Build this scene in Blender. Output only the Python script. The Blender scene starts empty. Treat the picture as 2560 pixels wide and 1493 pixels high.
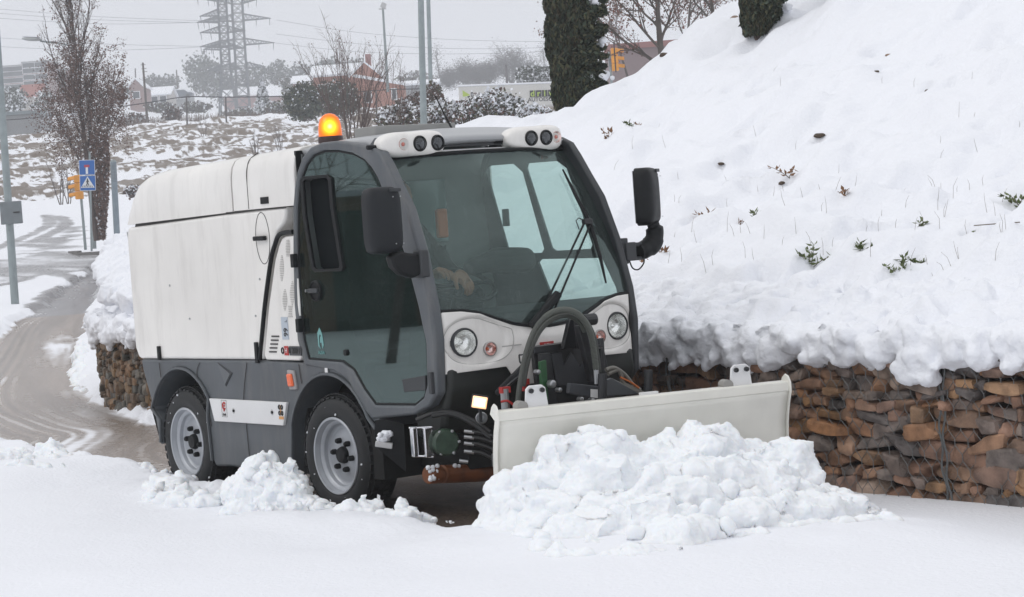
import bpy, bmesh, math, random
import numpy as np
from mathutils import Vector, Matrix
random.seed(7)
RNG = np.random.default_rng(7)
SC = bpy.context.scene
COL = SC.collection

# ------------------------------------------------------------------ camera
# The world frame: ground under the vehicle is z = 0, +x is the way the vehicle faces, +y its left.
CAM = np.array([10.58210016, -6.86250476, 1.58502417])
FPX = 5656.77
_yaw, _pitch, _roll = map(math.radians, (35.17398142, 2.19510866, -4.06375579))
FW = np.array([-math.cos(_yaw)*math.cos(_pitch), math.sin(_yaw)*math.cos(_pitch), -math.sin(_pitch)])
_r = np.cross(FW, [0, 0, 1]); _r /= np.linalg.norm(_r)
_u = np.cross(_r, FW)
RT = math.cos(_roll)*_r + math.sin(_roll)*_u
UP = -math.sin(_roll)*_r + math.cos(_roll)*_u
RH = _r.copy()                                   # horizontal right
FH = np.array([FW[0], FW[1], 0]); FH /= np.linalg.norm(FH)
cam_d = bpy.data.cameras.new("camera")
cam = bpy.data.objects.new("camera", cam_d); COL.objects.link(cam)
M = Matrix(((RT[0], UP[0], -FW[0], CAM[0]), (RT[1], UP[1], -FW[1], CAM[1]), (RT[2], UP[2], -FW[2], CAM[2]), (0, 0, 0, 1)))
cam.matrix_world = M
cam_d.sensor_width = 36; cam_d.lens = 36*FPX/2560; cam_d.clip_start = 0.1; cam_d.clip_end = 6000
SC.camera = cam

# ------------------------------------------------------------------ world, sun, exposure
SUN_EL, SUN_AZ = math.radians(48), math.radians(200)
w = bpy.data.worlds.new("World"); SC.world = w; w.use_nodes = True
nt = w.node_tree; nt.nodes.clear()
sky = nt.nodes.new('ShaderNodeTexSky'); sky.sky_type = 'NISHITA'; sky.sun_disc = False
sky.sun_elevation = SUN_EL; sky.sun_rotation = SUN_AZ; sky.air_density = 1.0; sky.dust_density = 4.0; sky.ozone_density = 1.0
hs = nt.nodes.new('ShaderNodeHueSaturation'); hs.inputs['Saturation'].default_value = 0.22
geo = nt.nodes.new('ShaderNodeTexCoord'); sep = nt.nodes.new('ShaderNodeSeparateXYZ')
mr = nt.nodes.new('ShaderNodeMapRange'); mr.inputs[1].default_value = 0.0; mr.inputs[2].default_value = 1.0
mr.inputs[3].default_value = 0.0; mr.inputs[4].default_value = 1.0
cr = nt.nodes.new('ShaderNodeMix'); cr.data_type = 'RGBA'
cr.inputs[6].default_value = (10.3, 10.5, 11.1, 1); cr.inputs[7].default_value = (14.5, 14.6, 15.0, 1)   # cloud deck, brighter overhead
mx = nt.nodes.new('ShaderNodeMix'); mx.data_type = 'RGBA'; mx.inputs[0].default_value = 0.86
bg = nt.nodes.new('ShaderNodeBackground'); bg.inputs[1].default_value = 0.075
out = nt.nodes.new('ShaderNodeOutputWorld')
nt.links.new(sky.outputs[0], hs.inputs['Color']); nt.links.new(geo.outputs['Generated'], sep.inputs[0])
nt.links.new(sep.outputs[2], mr.inputs[0]); nt.links.new(mr.outputs[0], cr.inputs[0])
nt.links.new(hs.outputs[0], mx.inputs[6]); nt.links.new(cr.outputs[2], mx.inputs[7])
nt.links.new(mx.outputs[2], bg.inputs[0]); nt.links.new(bg.outputs[0], out.inputs[0])
sl = bpy.data.lights.new("sun", 'SUN'); sl.energy = 0.55; sl.angle = math.radians(35); sl.color = (1, .97, .93)
so = bpy.data.objects.new("sun", sl); COL.objects.link(so)
_sd = Vector((math.sin(SUN_AZ)*math.cos(SUN_EL), math.cos(SUN_AZ)*math.cos(SUN_EL), math.sin(SUN_EL)))
so.rotation_euler = _sd.to_track_quat('Z', 'Y').to_euler()
SC.view_settings.view_transform = 'Standard'; SC.view_settings.look = 'None'
SC.view_settings.exposure = 0.0; SC.view_settings.gamma = 1.0
SC.cycles.max_bounces = 8; SC.cycles.transparent_max_bounces = 12; SC.cycles.volume_bounces = 1
SC.cycles.use_denoising = True

# ------------------------------------------------------------------ measuring helpers
def ray(x, y): return FW + RT*(x-1280)/FPX - UP*(y-746.5)/FPX
def at(x, y, D): return CAM + ray(x, y)*D
def on(x, y, ax, val):
    d = ray(x, y); return CAM + d*((val-CAM[ax])/d[ax])
def S(x, y, Y=-.64):
    p = on(x, y, 1, Y); return (p[0], p[2])

# ------------------------------------------------------------------ noise
def _hash(i, seed):
    n = (i[..., 0]*73856093) ^ (i[..., 1]*19349663) ^ (i[..., 2]*83492791) ^ (seed*2654435)
    n = n & 0xffffffff
    n = ((n ^ (n >> 15))*2246822519) & 0xffffffff
    n = ((n ^ (n >> 13))*3266489917) & 0xffffffff
    return ((n ^ (n >> 16)) & 0xffffff)/16777215.0
def vnoise(P, seed=0):
    P = np.asarray(P, float)
    i = np.floor(P).astype(np.int64); fr = P-i; fr = fr*fr*(3-2*fr)
    o = 0
    for dx in (0, 1):
        for dy in (0, 1):
            for dz in (0, 1):
                wgt = (fr[..., 0] if dx else 1-fr[..., 0])*(fr[..., 1] if dy else 1-fr[..., 1])*(fr[..., 2] if dz else 1-fr[..., 2])
                o = o + wgt*_hash(i+np.array([dx, dy, dz]), seed)
    return o*2-1
def fbm(P, sc=1., octs=4, seed=0, gain=.5):
    P = np.asarray(P, float)*sc; a = 1.; o = 0
    for k in range(octs):
        o = o + a*vnoise(P, seed+k*17); P = P*2.03+3.1; a *= gain
    return o
def P3(x, y, z=None): return np.stack([x, y, np.zeros_like(x) if z is None else z], -1)
def sstep(a, b, x):
    t = np.clip((x-a)/(b-a), 0, 1); return t*t*(3-2*t)
def poly_sd(px, py, poly):
    """signed distance to a polygon, negative inside"""
    poly = np.asarray(poly, float); n = len(poly); d = np.full(px.shape, 1e9); ins = np.zeros(px.shape, bool)
    for k in range(n):
        a, b = poly[k], poly[(k+1) % n]; e = b-a
        wx, wy = px-a[0], py-a[1]; t = np.clip((wx*e[0]+wy*e[1])/(e@e+1e-12), 0, 1)
        d = np.minimum(d, (wx-t*e[0])**2+(wy-t*e[1])**2)
        c = ((a[1] > py) != (b[1] > py)) & (px < (b[0]-a[0])*(py-a[1])/(b[1]-a[1]+1e-15)+a[0]); ins ^= c
    d = np.sqrt(d); return np.where(ins, -d, d)
def line_d(px, py, pts):
    pts = np.asarray(pts, float); d = np.full(px.shape, 1e9)
    for a, b in zip(pts[:-1], pts[1:]):
        e = b-a; wx, wy = px-a[0], py-a[1]; t = np.clip((wx*e[0]+wy*e[1])/(e@e+1e-12), 0, 1)
        d = np.minimum(d, (wx-t*e[0])**2+(wy-t*e[1])**2)
    return np.sqrt(d)

# ------------------------------------------------------------------ materials
def mat(name, col, rough=.5, metal=0., spec=.5, noise=0., nscale=20., bump=0., bscale=60., emit=None, estr=0., coat=0., sss=0., bdist=.01, grime=0.):
    m = bpy.data.materials.new(name); m.use_nodes = True; N = m.node_tree; b = N.nodes['Principled BSDF']
    b.inputs['Base Color'].default_value = (*col, 1); b.inputs['Roughness'].default_value = rough
    b.inputs['Metallic'].default_value = metal; b.inputs['Specular IOR Level'].default_value = spec
    if coat: b.inputs['Coat Weight'].default_value = coat; b.inputs['Coat Roughness'].default_value = .1
    if sss:
        b.inputs['Subsurface Weight'].default_value = sss; b.inputs['Subsurface Radius'].default_value = (.02, .025, .03); b.inputs['Subsurface Scale'].default_value = 1
    tc = N.nodes.new('ShaderNodeTexCoord')
    if noise:
        n = N.nodes.new('ShaderNodeTexNoise'); n.inputs['Scale'].default_value = nscale; n.inputs['Detail'].default_value = 5
        N.links.new(tc.outputs['Object'], n.inputs['Vector'])
        r = N.nodes.new('ShaderNodeMapRange'); r.inputs[1].default_value = .3; r.inputs[2].default_value = .7
        r.inputs[3].default_value = 1-noise; r.inputs[4].default_value = 1+noise; N.links.new(n.outputs[0], r.inputs[0])
        v = N.nodes.new('ShaderNodeVectorMath'); v.operation = 'SCALE'; v.inputs[0].default_value = col
        N.links.new(r.outputs[0], v.inputs['Scale']); N.links.new(v.outputs[0], b.inputs['Base Color'])
        r2 = N.nodes.new('ShaderNodeMapRange'); r2.inputs[3].default_value = max(rough-.08, 0); r2.inputs[4].default_value = min(rough+.12, 1)
        N.links.new(n.outputs[0], r2.inputs[0]); N.links.new(r2.outputs[0], b.inputs['Roughness'])
    if grime:                                                        # dried spray: vertical runs and blotches
        mp = N.nodes.new('ShaderNodeMapping'); mp.inputs['Scale'].default_value = (7, 7, 1.3); N.links.new(tc.outputs['Object'], mp.inputs[0])
        g1 = N.nodes.new('ShaderNodeTexNoise'); g1.inputs['Scale'].default_value = 1.6; g1.inputs['Detail'].default_value = 7; g1.inputs['Roughness'].default_value = .7; N.links.new(mp.outputs[0], g1.inputs['Vector'])
        g2 = N.nodes.new('ShaderNodeMapRange'); g2.inputs[1].default_value = .48; g2.inputs[2].default_value = .78; g2.inputs[4].default_value = grime; N.links.new(g1.outputs[0], g2.inputs[0])
        gm = N.nodes.new('ShaderNodeMix'); gm.data_type = 'RGBA'; gm.inputs[6].default_value = (*col, 1); gm.inputs[7].default_value = (.26, .235, .21, 1)
        if b.inputs['Base Color'].is_linked: N.links.new(b.inputs['Base Color'].links[0].from_socket, gm.inputs[6])
        N.links.new(g2.outputs[0], gm.inputs[0]); N.links.new(gm.outputs[2], b.inputs['Base Color'])
    if bump:
        n2 = N.nodes.new('ShaderNodeTexNoise'); n2.inputs['Scale'].default_value = bscale; n2.inputs['Detail'].default_value = 6
        N.links.new(tc.outputs['Object'], n2.inputs['Vector'])
        bp = N.nodes.new('ShaderNodeBump'); bp.inputs['Strength'].default_value = bump; bp.inputs['Distance'].default_value = bdist
        N.links.new(n2.outputs[0], bp.inputs['Height']); N.links.new(bp.outputs[0], b.inputs['Normal'])
    if emit: b.inputs['Emission Color'].default_value = (*emit, 1); b.inputs['Emission Strength'].default_value = estr
    return m
def glass(name, tint, refl=1.0, rough=.02, ior=1.5, gcol=(.95, 1, .98), film=0.):
    m = bpy.data.materials.new(name); m.use_nodes = True; N = m.node_tree; N.nodes.clear()
    o = N.nodes.new('ShaderNodeOutputMaterial'); mx = N.nodes.new('ShaderNodeMixShader')
    t = N.nodes.new('ShaderNodeBsdfTransparent'); t.inputs[0].default_value = (*tint, 1)
    g = N.nodes.new('ShaderNodeBsdfGlossy'); g.inputs['Roughness'].default_value = rough; g.inputs[0].default_value = (*gcol, 1)
    fr = N.nodes.new('ShaderNodeFresnel'); fr.inputs[0].default_value = ior
    mu = N.nodes.new('ShaderNodeMath'); mu.operation = 'MULTIPLY'; mu.inputs[1].default_value = refl; mu.use_clamp = True
    N.links.new(fr.outputs[0], mu.inputs[0]); N.links.new(mu.outputs[0], mx.inputs[0])
    N.links.new(t.outputs[0], mx.inputs[1]); N.links.new(g.outputs[0], mx.inputs[2]); N.links.new(mx.outputs[0], o.inputs[0])
    if film:                                                         # wet, dirty film with specks; its pale teal also paints in haze
        d = N.nodes.new('ShaderNodeBsdfDiffuse'); d.inputs[0].default_value = (.62, .74, .72, 1); m2 = N.nodes.new('ShaderNodeMixShader'); tc = N.nodes.new('ShaderNodeTexCoord')
        a = N.nodes.new('ShaderNodeTexNoise'); a.inputs['Scale'].default_value = 3.5; a.inputs['Detail'].default_value = 4; b = N.nodes.new('ShaderNodeTexNoise'); b.inputs['Scale'].default_value = 130; b.inputs['Detail'].default_value = 2
        N.links.new(tc.outputs['Object'], a.inputs['Vector']); N.links.new(tc.outputs['Object'], b.inputs['Vector'])
        ra = N.nodes.new('ShaderNodeMapRange'); ra.inputs[1].default_value = .35; ra.inputs[2].default_value = .65; ra.inputs[3].default_value = .5; ra.inputs[4].default_value = 1.5
        rb = N.nodes.new('ShaderNodeMapRange'); rb.inputs[1].default_value = .5; rb.inputs[2].default_value = .72; rb.inputs[3].default_value = .6; rb.inputs[4].default_value = 3
        N.links.new(a.outputs[0], ra.inputs[0]); N.links.new(b.outputs[0], rb.inputs[0]); q = N.nodes.new('ShaderNodeMath'); q.operation = 'MULTIPLY'; N.links.new(ra.outputs[0], q.inputs[0]); N.links.new(rb.outputs[0], q.inputs[1])
        q2 = N.nodes.new('ShaderNodeMath'); q2.operation = 'MULTIPLY'; q2.inputs[1].default_value = film; q2.use_clamp = True; N.links.new(q.outputs[0], q2.inputs[0])
        N.links.new(q2.outputs[0], m2.inputs[0]); N.links.new(mx.outputs[0], m2.inputs[1]); N.links.new(d.outputs[0], m2.inputs[2]); N.links.new(m2.outputs[0], o.inputs[0])
    return m

SNOW = mat('snow', (.86, .875, .915), .7, spec=.2, bump=.7, bscale=38, bdist=.012)
SNOWF = mat('snow_far', (.83, .85, .89), .8, spec=.1)
def ground_mat(name):
    """colour of the bare ground comes from the 'bare' attribute, snow cover from the 'cover' attribute"""
    m = bpy.data.materials.new(name); m.use_nodes = True; N = m.node_tree; b = N.nodes['Principled BSDF']
    a = N.nodes.new('ShaderNodeAttribute'); a.attribute_name = 'bare'
    c = N.nodes.new('ShaderNodeAttribute'); c.attribute_name = 'cover'
    tc = N.nodes.new('ShaderNodeTexCoord')
    n = N.nodes.new('ShaderNodeTexNoise'); n.inputs['Scale'].default_value = 9; n.inputs['Detail'].default_value = 8; n.inputs['Roughness'].default_value = .65
    N.links.new(tc.outputs['Object'], n.inputs['Vector'])
    ad = N.nodes.new('ShaderNodeMath'); ad.operation = 'MULTIPLY_ADD'; ad.inputs[1].default_value = .45; ad.inputs[2].default_value = -.225
    N.links.new(n.outputs[0], ad.inputs[0])
    s = N.nodes.new('ShaderNodeMath'); N.links.new(ad.outputs[0], s.inputs[0]); N.links.new(c.outputs['Fac'], s.inputs[1])
    r = N.nodes.new('ShaderNodeMapRange'); r.interpolation_type = 'SMOOTHSTEP'; r.inputs[1].default_value = .3; r.inputs[2].default_value = .7
    N.links.new(s.outputs[0], r.inputs[0])
    n3 = N.nodes.new('ShaderNodeTexNoise'); n3.inputs['Scale'].default_value = 40; n3.inputs['Detail'].default_value = 5
    N.links.new(tc.outputs['Object'], n3.inputs['Vector'])
    r3 = N.nodes.new('ShaderNodeMapRange'); r3.inputs[1].default_value = .3; r3.inputs[2].default_value = .7; r3.inputs[3].default_value = .7; r3.inputs[4].default_value = 1.25
    N.links.new(n3.outputs[0], r3.inputs[0])
    vm = N.nodes.new('ShaderNodeVectorMath'); vm.operation = 'SCALE'; N.links.new(a.outputs['Color'], vm.inputs[0]); N.links.new(r3.outputs[0], vm.inputs['Scale'])
    mx = N.nodes.new('ShaderNodeMix'); mx.data_type = 'RGBA'; mx.inputs[7].default_value = (.86, .875, .915, 1)
    N.links.new(r.outputs[0], mx.inputs[0]); N.links.new(vm.outputs[0], mx.inputs[6]); N.links.new(mx.outputs[2], b.inputs['Base Color'])
    rr = N.nodes.new('ShaderNodeMapRange'); rr.inputs[3].default_value = .27; rr.inputs[4].default_value = .7
    N.links.new(r.outputs[0], rr.inputs[0]); N.links.new(rr.outputs[0], b.inputs['Roughness'])
    b.inputs['Specular IOR Level'].default_value = .3
    bp = N.nodes.new('ShaderNodeBump'); bp.inputs['Strength'].default_value = .5; bp.inputs['Distance'].default_value = .015
    N.links.new(n3.outputs[0], bp.inputs['Height']); N.links.new(bp.outputs[0], b.inputs['Normal'])
    return m

# ------------------------------------------------------------------ object helpers
def tag(o, label=None, cat=None, group=None, kind=None):
    if label: o['label'] = label
    if cat: o['category'] = cat
    if group: o['group'] = group
    if kind: o['kind'] = kind
    return o
def empty(name, loc, label, cat, group=None):
    o = bpy.data.objects.new(name, None); COL.objects.link(o); o.location = [float(c) for c in loc]
    o.empty_display_size = .2; tag(o, label, cat, group); return o
def from_np(name, V, F, mats, parent=None, smooth=True, mi=None, attrs=None):
    """V (n,3) array, F (m,k) int array of equal-sized faces"""
    me = bpy.data.meshes.new(name); V = np.asarray(V, np.float32); F = np.asarray(F, np.int32); k = F.shape[1]
    me.vertices.add(len(V)); me.vertices.foreach_set('co', V.ravel())
    me.loops.add(F.size); me.loops.foreach_set('vertex_index', F.ravel())
    me.polygons.add(len(F)); me.polygons.foreach_set('loop_start', np.arange(len(F), dtype=np.int32)*k)
    me.polygons.foreach_set('use_smooth', np.full(len(F), smooth))
    if mi is not None: me.polygons.foreach_set('material_index', np.asarray(mi, np.int32))
    for m in (mats if isinstance(mats, (list, tuple)) else [mats]): me.materials.append(m)
    if attrs:
        for an, (tp, arr) in attrs.items():
            at_ = me.attributes.new(an, tp, 'POINT')
            at_.data.foreach_set('color' if tp == 'FLOAT_COLOR' else 'value', np.asarray(arr, np.float32).ravel())
    me.update(calc_edges=True); me.validate()
    o = bpy.data.objects.new(name, me); COL.objects.link(o)
    if parent is not None:
        o.parent = parent; o.matrix_parent_inverse = Matrix.Translation(-Vector(parent.location)) if parent.type == 'EMPTY' and parent.parent is None else Matrix.Translation(-Vector(root_of(parent)))
    return o
def root_of(o):
    while o.parent is not None: o = o.parent
    return o.location
def link(me, name, parent):
    o = bpy.data.objects.new(name, me); COL.objects.link(o)
    if parent is not None:
        # every mesh is written in world coordinates; only the top Empty has a location
        o.parent = parent
        if parent.type == 'EMPTY': o.matrix_parent_inverse = Matrix.Translation(-Vector(parent.location))
    return o
class MB:
    def __init__(s): s.v = []; s.f = []
    def add(s, vs, fs):
        n = len(s.v); s.v += [tuple(float(c) for c in p) for p in vs]; s.f += [tuple(i+n for i in f) for f in fs]; return s
    def box(s, c, d, R=None):
        vs = [Vector((x*d[0]/2, y*d[1]/2, z*d[2]/2)) for x in (-1, 1) for y in (-1, 1) for z in (-1, 1)]
        if R is not None: vs = [R @ v for v in vs]
        c = Vector([float(q) for q in c]); vs = [v+c for v in vs]
        return s.add(vs, [(0, 1, 3, 2), (4, 6, 7, 5), (0, 4, 5, 1), (2, 3, 7, 6), (0, 2, 6, 4), (1, 5, 7, 3)])
    def tube(s, pts, r, n=8, cap=True):
        pts = [Vector([float(c) for c in p]) for p in pts]; N = len(pts)
        rs = [r]*N if not hasattr(r, '__len__') else list(r)
        base = len(s.v); t0 = (pts[1]-pts[0]).normalized()
        a = Vector((0, 0, 1)) if abs(t0.z) < .9 else Vector((1, 0, 0)); a = (a-t0*a.dot(t0)).normalized()
        for i, p in enumerate(pts):
            t = (pts[min(i+1, N-1)]-pts[max(i-1, 0)]).normalized(); a = (a-t*a.dot(t)).normalized(); b = t.cross(a)
            for k in range(n):
                an = 2*math.pi*k/n; q = p+(a*math.cos(an)+b*math.sin(an))*rs[i]; s.v.append(tuple(q))
        for i in range(N-1):
            for k in range(n):
                k2 = (k+1) % n; s.f.append((base+i*n+k, base+i*n+k2, base+(i+1)*n+k2, base+(i+1)*n+k))
        if cap: s.f.append(tuple(base+k for k in reversed(range(n)))); s.f.append(tuple(base+(N-1)*n+k for k in range(n)))
        return s
    def lathe(s, prof, org, ax, n=32, cap=False):
        """prof: list of (radius, height along ax)"""
        ax = Vector(ax).normalized(); org = Vector([float(c) for c in org])
        a = Vector((0, 0, 1)) if abs(ax.z) < .9 else Vector((1, 0, 0)); a = (a-ax*a.dot(ax)).normalized(); b = ax.cross(a)
        base = len(s.v)
        for (r, h) in prof:
            for k in range(n):
                an = 2*math.pi*k/n; s.v.append(tuple(org+ax*h+(a*math.cos(an)+b*math.sin(an))*r))
        for i in range(len(prof)-1):
            for k in range(n):
                k2 = (k+1) % n; s.f.append((base+i*n+k, base+i*n+k2, base+(i+1)*n+k2, base+(i+1)*n+k))
        if cap: s.f.append(tuple(base+k for k in reversed(range(n)))); s.f.append(tuple(base+(len(prof)-1)*n+k for k in range(n)))
        return s
    def prism(s, poly, a, b, axis='y'):
        n = len(poly)
        def P(q, h): return (q[0], h, q[1]) if axis == 'y' else ((h, q[0], q[1]) if axis == 'x' else (q[0], q[1], h))
        base = len(s.v); s.v += [tuple(map(float, P(q, a))) for q in poly]+[tuple(map(float, P(q, b))) for q in poly]
        s.f.append(tuple(base+i for i in range(n))); s.f.append(tuple(base+n+i for i in reversed(range(n))))
        for i in range(n):
            j = (i+1) % n; s.f.append((base+i, base+n+i, base+n+j, base+j))
        return s
    def ring(s, outer, inner, a, b):
        """plate between two loops with the same number of points, in the xz plane, from y=a to y=b"""
        n = len(outer); base = len(s.v)
        for L in (outer, inner):
            for h in (a, b): s.v += [(float(q[0]), float(h), float(q[1])) for q in L]
        O0, O1, I0, I1 = base, base+n, base+2*n, base+3*n
        for i in range(n):
            j = (i+1) % n
            s.f += [(O0+i, O0+j, I0+j, I0+i), (O1+j, O1+i, I1+i, I1+j), (O0+j, O0+i, O1+i, O1+j), (I0+i, I0+j, I1+j, I1+i)]
        return s
    def grid(s, fn, nu, nv):
        base = len(s.v)
        for j in range(nv+1):
            for i in range(nu+1): s.v.append(tuple(float(c) for c in fn(i/nu, j/nv)))
        for j in range(nv):
            for i in range(nu):
                k = base+j*(nu+1)+i; s.f.append((k, k+1, k+nu+2, k+nu+1))
        return s
    def build(s, name, m, parent=None, smooth=None, bevel=0, seg=2, solid=0, sub=0):
        me = bpy.data.meshes.new(name); me.from_pydata(s.v, [], s.f)
        for mm in (m if isinstance(m, (list, tuple)) else [m]): me.materials.append(mm)
        bm = bmesh.new(); bm.from_mesh(me); bmesh.ops.recalc_face_normals(bm, faces=bm.faces); bm.to_mesh(me); bm.free()
        if smooth is not None:
            for p in me.polygons: p.use_smooth = True
            me.set_sharp_from_angle(angle=math.radians(smooth))
        o = link(me, name, parent)
        if solid: q = o.modifiers.new('solid', 'SOLIDIFY'); q.thickness = solid; q.offset = 0
        if sub: q = o.modifiers.new('sub', 'SUBSURF'); q.levels = sub; q.render_levels = sub
        if bevel:
            q = o.modifiers.new('bevel', 'BEVEL'); q.width = bevel; q.segments = seg; q.limit_method = 'ANGLE'; q.angle_limit = math.radians(35)
            q.harden_normals = False
            for p in me.polygons: p.use_smooth = True
            if smooth is None: me.set_sharp_from_angle(angle=math.radians(40))
        return o
def split(mb, name, m, parent=None, **kw):
    """build every loose piece of mb as an object of its own"""
    par = list(range(len(mb.v)))
    def find(a):
        while par[a] != a: par[a] = par[par[a]]; a = par[a]
        return a
    for f in mb.f:
        r0 = find(f[0])
        for i in f[1:]: par[find(i)] = r0
    groups = {}
    for f in mb.f: groups.setdefault(find(f[0]), []).append(f)
    res = []
    for fs in groups.values():
        idx = sorted({i for f in fs for i in f}); mp = {a: b for b, a in enumerate(idx)}
        q = MB(); q.v = [mb.v[i] for i in idx]; q.f = [tuple(mp[i] for i in f) for f in fs]; res.append(q.build(name, m, parent, **kw))
    return res
def smooth_line(pts, k=6):
    """Catmull-Rom through pts"""
    P = [Vector([float(c) for c in p]) for p in pts]; o = []
    for i in range(len(P)-1):
        p0, p1, p2, p3 = P[max(i-1, 0)], P[i], P[i+1], P[min(i+2, len(P)-1)]
        for j in range(k):
            t = j/k; o.append(.5*((2*p1)+(p2-p0)*t+(2*p0-5*p1+4*p2-p3)*t*t+(3*p1-p0-3*p2+p3)*t**3))
    return o+[P[-1]]
def text(s, size, o, right, up, m, name, parent, sx=1., bold=0.):
    cu = bpy.data.curves.new('t', 'FONT'); cu.body = s; cu.size = size; cu.align_x = 'CENTER'; cu.align_y = 'CENTER'; cu.extrude = .0008; cu.offset = bold
    ob = bpy.data.objects.new('t', cu); COL.objects.link(ob)
    me = bpy.data.meshes.new_from_object(ob.evaluated_get(bpy.context.evaluated_depsgraph_get()))
    bpy.data.objects.remove(ob); bpy.data.curves.remove(cu)
    R = Vector(right).normalized(); U = Vector(up).normalized(); Nn = R.cross(U); o = Vector([float(c) for c in o])
    for v in me.vertices: c = v.co.copy(); v.co = o+R*c.x*sx+U*c.y+Nn*c.z
    me.materials.clear(); me.materials.append(m); me.name = name
    return link(me, name, parent)

# ------------------------------------------------------------------ terrain
ZD = [(-60, 0), (58, 0), (66, .05), (75, .18), (92, 1.0), (112, 2.0), (130, 3.1), (142, 4.6), (150, 5.6), (158, 6.6), (172, 8.2), (190, 10.1), (205, 11.4), (214, 11.6), (235, 11.7), (300, 14.5), (350, 17.9), (420, 21.5), (480, 24.5), (600, 33), (700, 37), (1600, 40)]
def depth_of(x, y): return (x-CAM[0])*FH[0]+(y-CAM[1])*FH[1]
def ter_z(x, y):
    D = depth_of(x, y); z = np.interp(D, *zip(*ZD))
    return z
def on_ter(px, py):
    d = ray(px, py); prev = 5.
    for t in np.concatenate([np.arange(5, 260, .4), np.arange(260, 1500, 4)]):
        p = CAM+d*t
        if p[2] <= float(ter_z(p[0], p[1])): return p
    return p
def TP(pts): return [tuple(on_ter(*p)[:2]) for p in pts]

G0 = lambda x, y: tuple(on(x, y, 2, 0)[:2])
ROAD = [G0(-900, 1150), G0(0, 1122), G0(170, 1160), G0(420, 1212), G0(560, 1262), G0(700, 1300), G0(860, 1318), G0(1000, 1330), G0(1120, 1348), G0(1215, 1358),
        (1.86, -.80), (2.02, .78), (1.5, 1.0), (-1, 1.0), (-4, 1.2), G0(385, 1066), G0(300, 1048), G0(225, 1010), G0(190, 965), G0(178, 900), G0(198, 850), G0(216, 780), G0(262, 705),
        G0(170, 732), G0(120, 768), G0(60, 800), G0(0, 848), G0(-400, 940), G0(-900, 1020)]
JUNC = TP([(-700, 690), (0, 655), (60, 640), (0, 618), (110, 604), (165, 588), (196, 566), (207, 575), (193, 604), (172, 640), (310, 642), (330, 668), (205, 692), (60, 706), (0, 716), (-700, 770)])
JFADE = TP([(-200, 712), (270, 694), (262, 707), (232, 720), (190, 722), (120, 722), (-200, 745)])
TRK = [TP([(-40, 640), (60, 600), (110, 578), (129, 563), (118, 545)]), TP([(60, 622), (112, 598), (158, 575), (166, 562), (147, 545)])]
TRK2 = [TP([(135, 695), (190, 706), (235, 716)]), TP([(205, 683), (262, 694)]), TP([(-20, 730), (70, 705), (130, 690)]), TP([(100, 780), (140, 740), (200, 715)]), TP([(215, 760), (262, 712), (320, 680)])]

def path_sd(px, py, pts):
    pts = np.asarray(pts, float); best = np.full(px.shape, 1e9); sd = np.zeros(px.shape); ss = np.zeros(px.shape); acc = 0.
    for a, b in zip(pts[:-1], pts[1:]):
        e = b-a; L = math.hypot(*e); wx, wy = px-a[0], py-a[1]; t = np.clip((wx*e[0]+wy*e[1])/(L*L), 0, 1)
        dx, dy = wx-t*e[0], wy-t*e[1]; d = dx*dx+dy*dy; k = d < best; cr = (e[0]*wy-e[1]*wx)/L
        best = np.where(k, d, best); sd = np.where(k, np.sign(cr)*np.sqrt(d), sd); ss = np.where(k, acc+t*L, ss); acc += L
    return sd, ss
LANE = [(4, .0), (0, 0), (-4, .05)]+[G0(*q) for q in ((374, 1076), (300, 1052), (224, 1026), (180, 1005), (157, 988), (143, 960), (142, 918), (147, 880), (157, 843), (180, 795), (212, 763), (260, 722))]
LANE = [(p.x, p.y) for p in smooth_line([(a, b, 0) for a, b in LANE], 8)]
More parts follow.
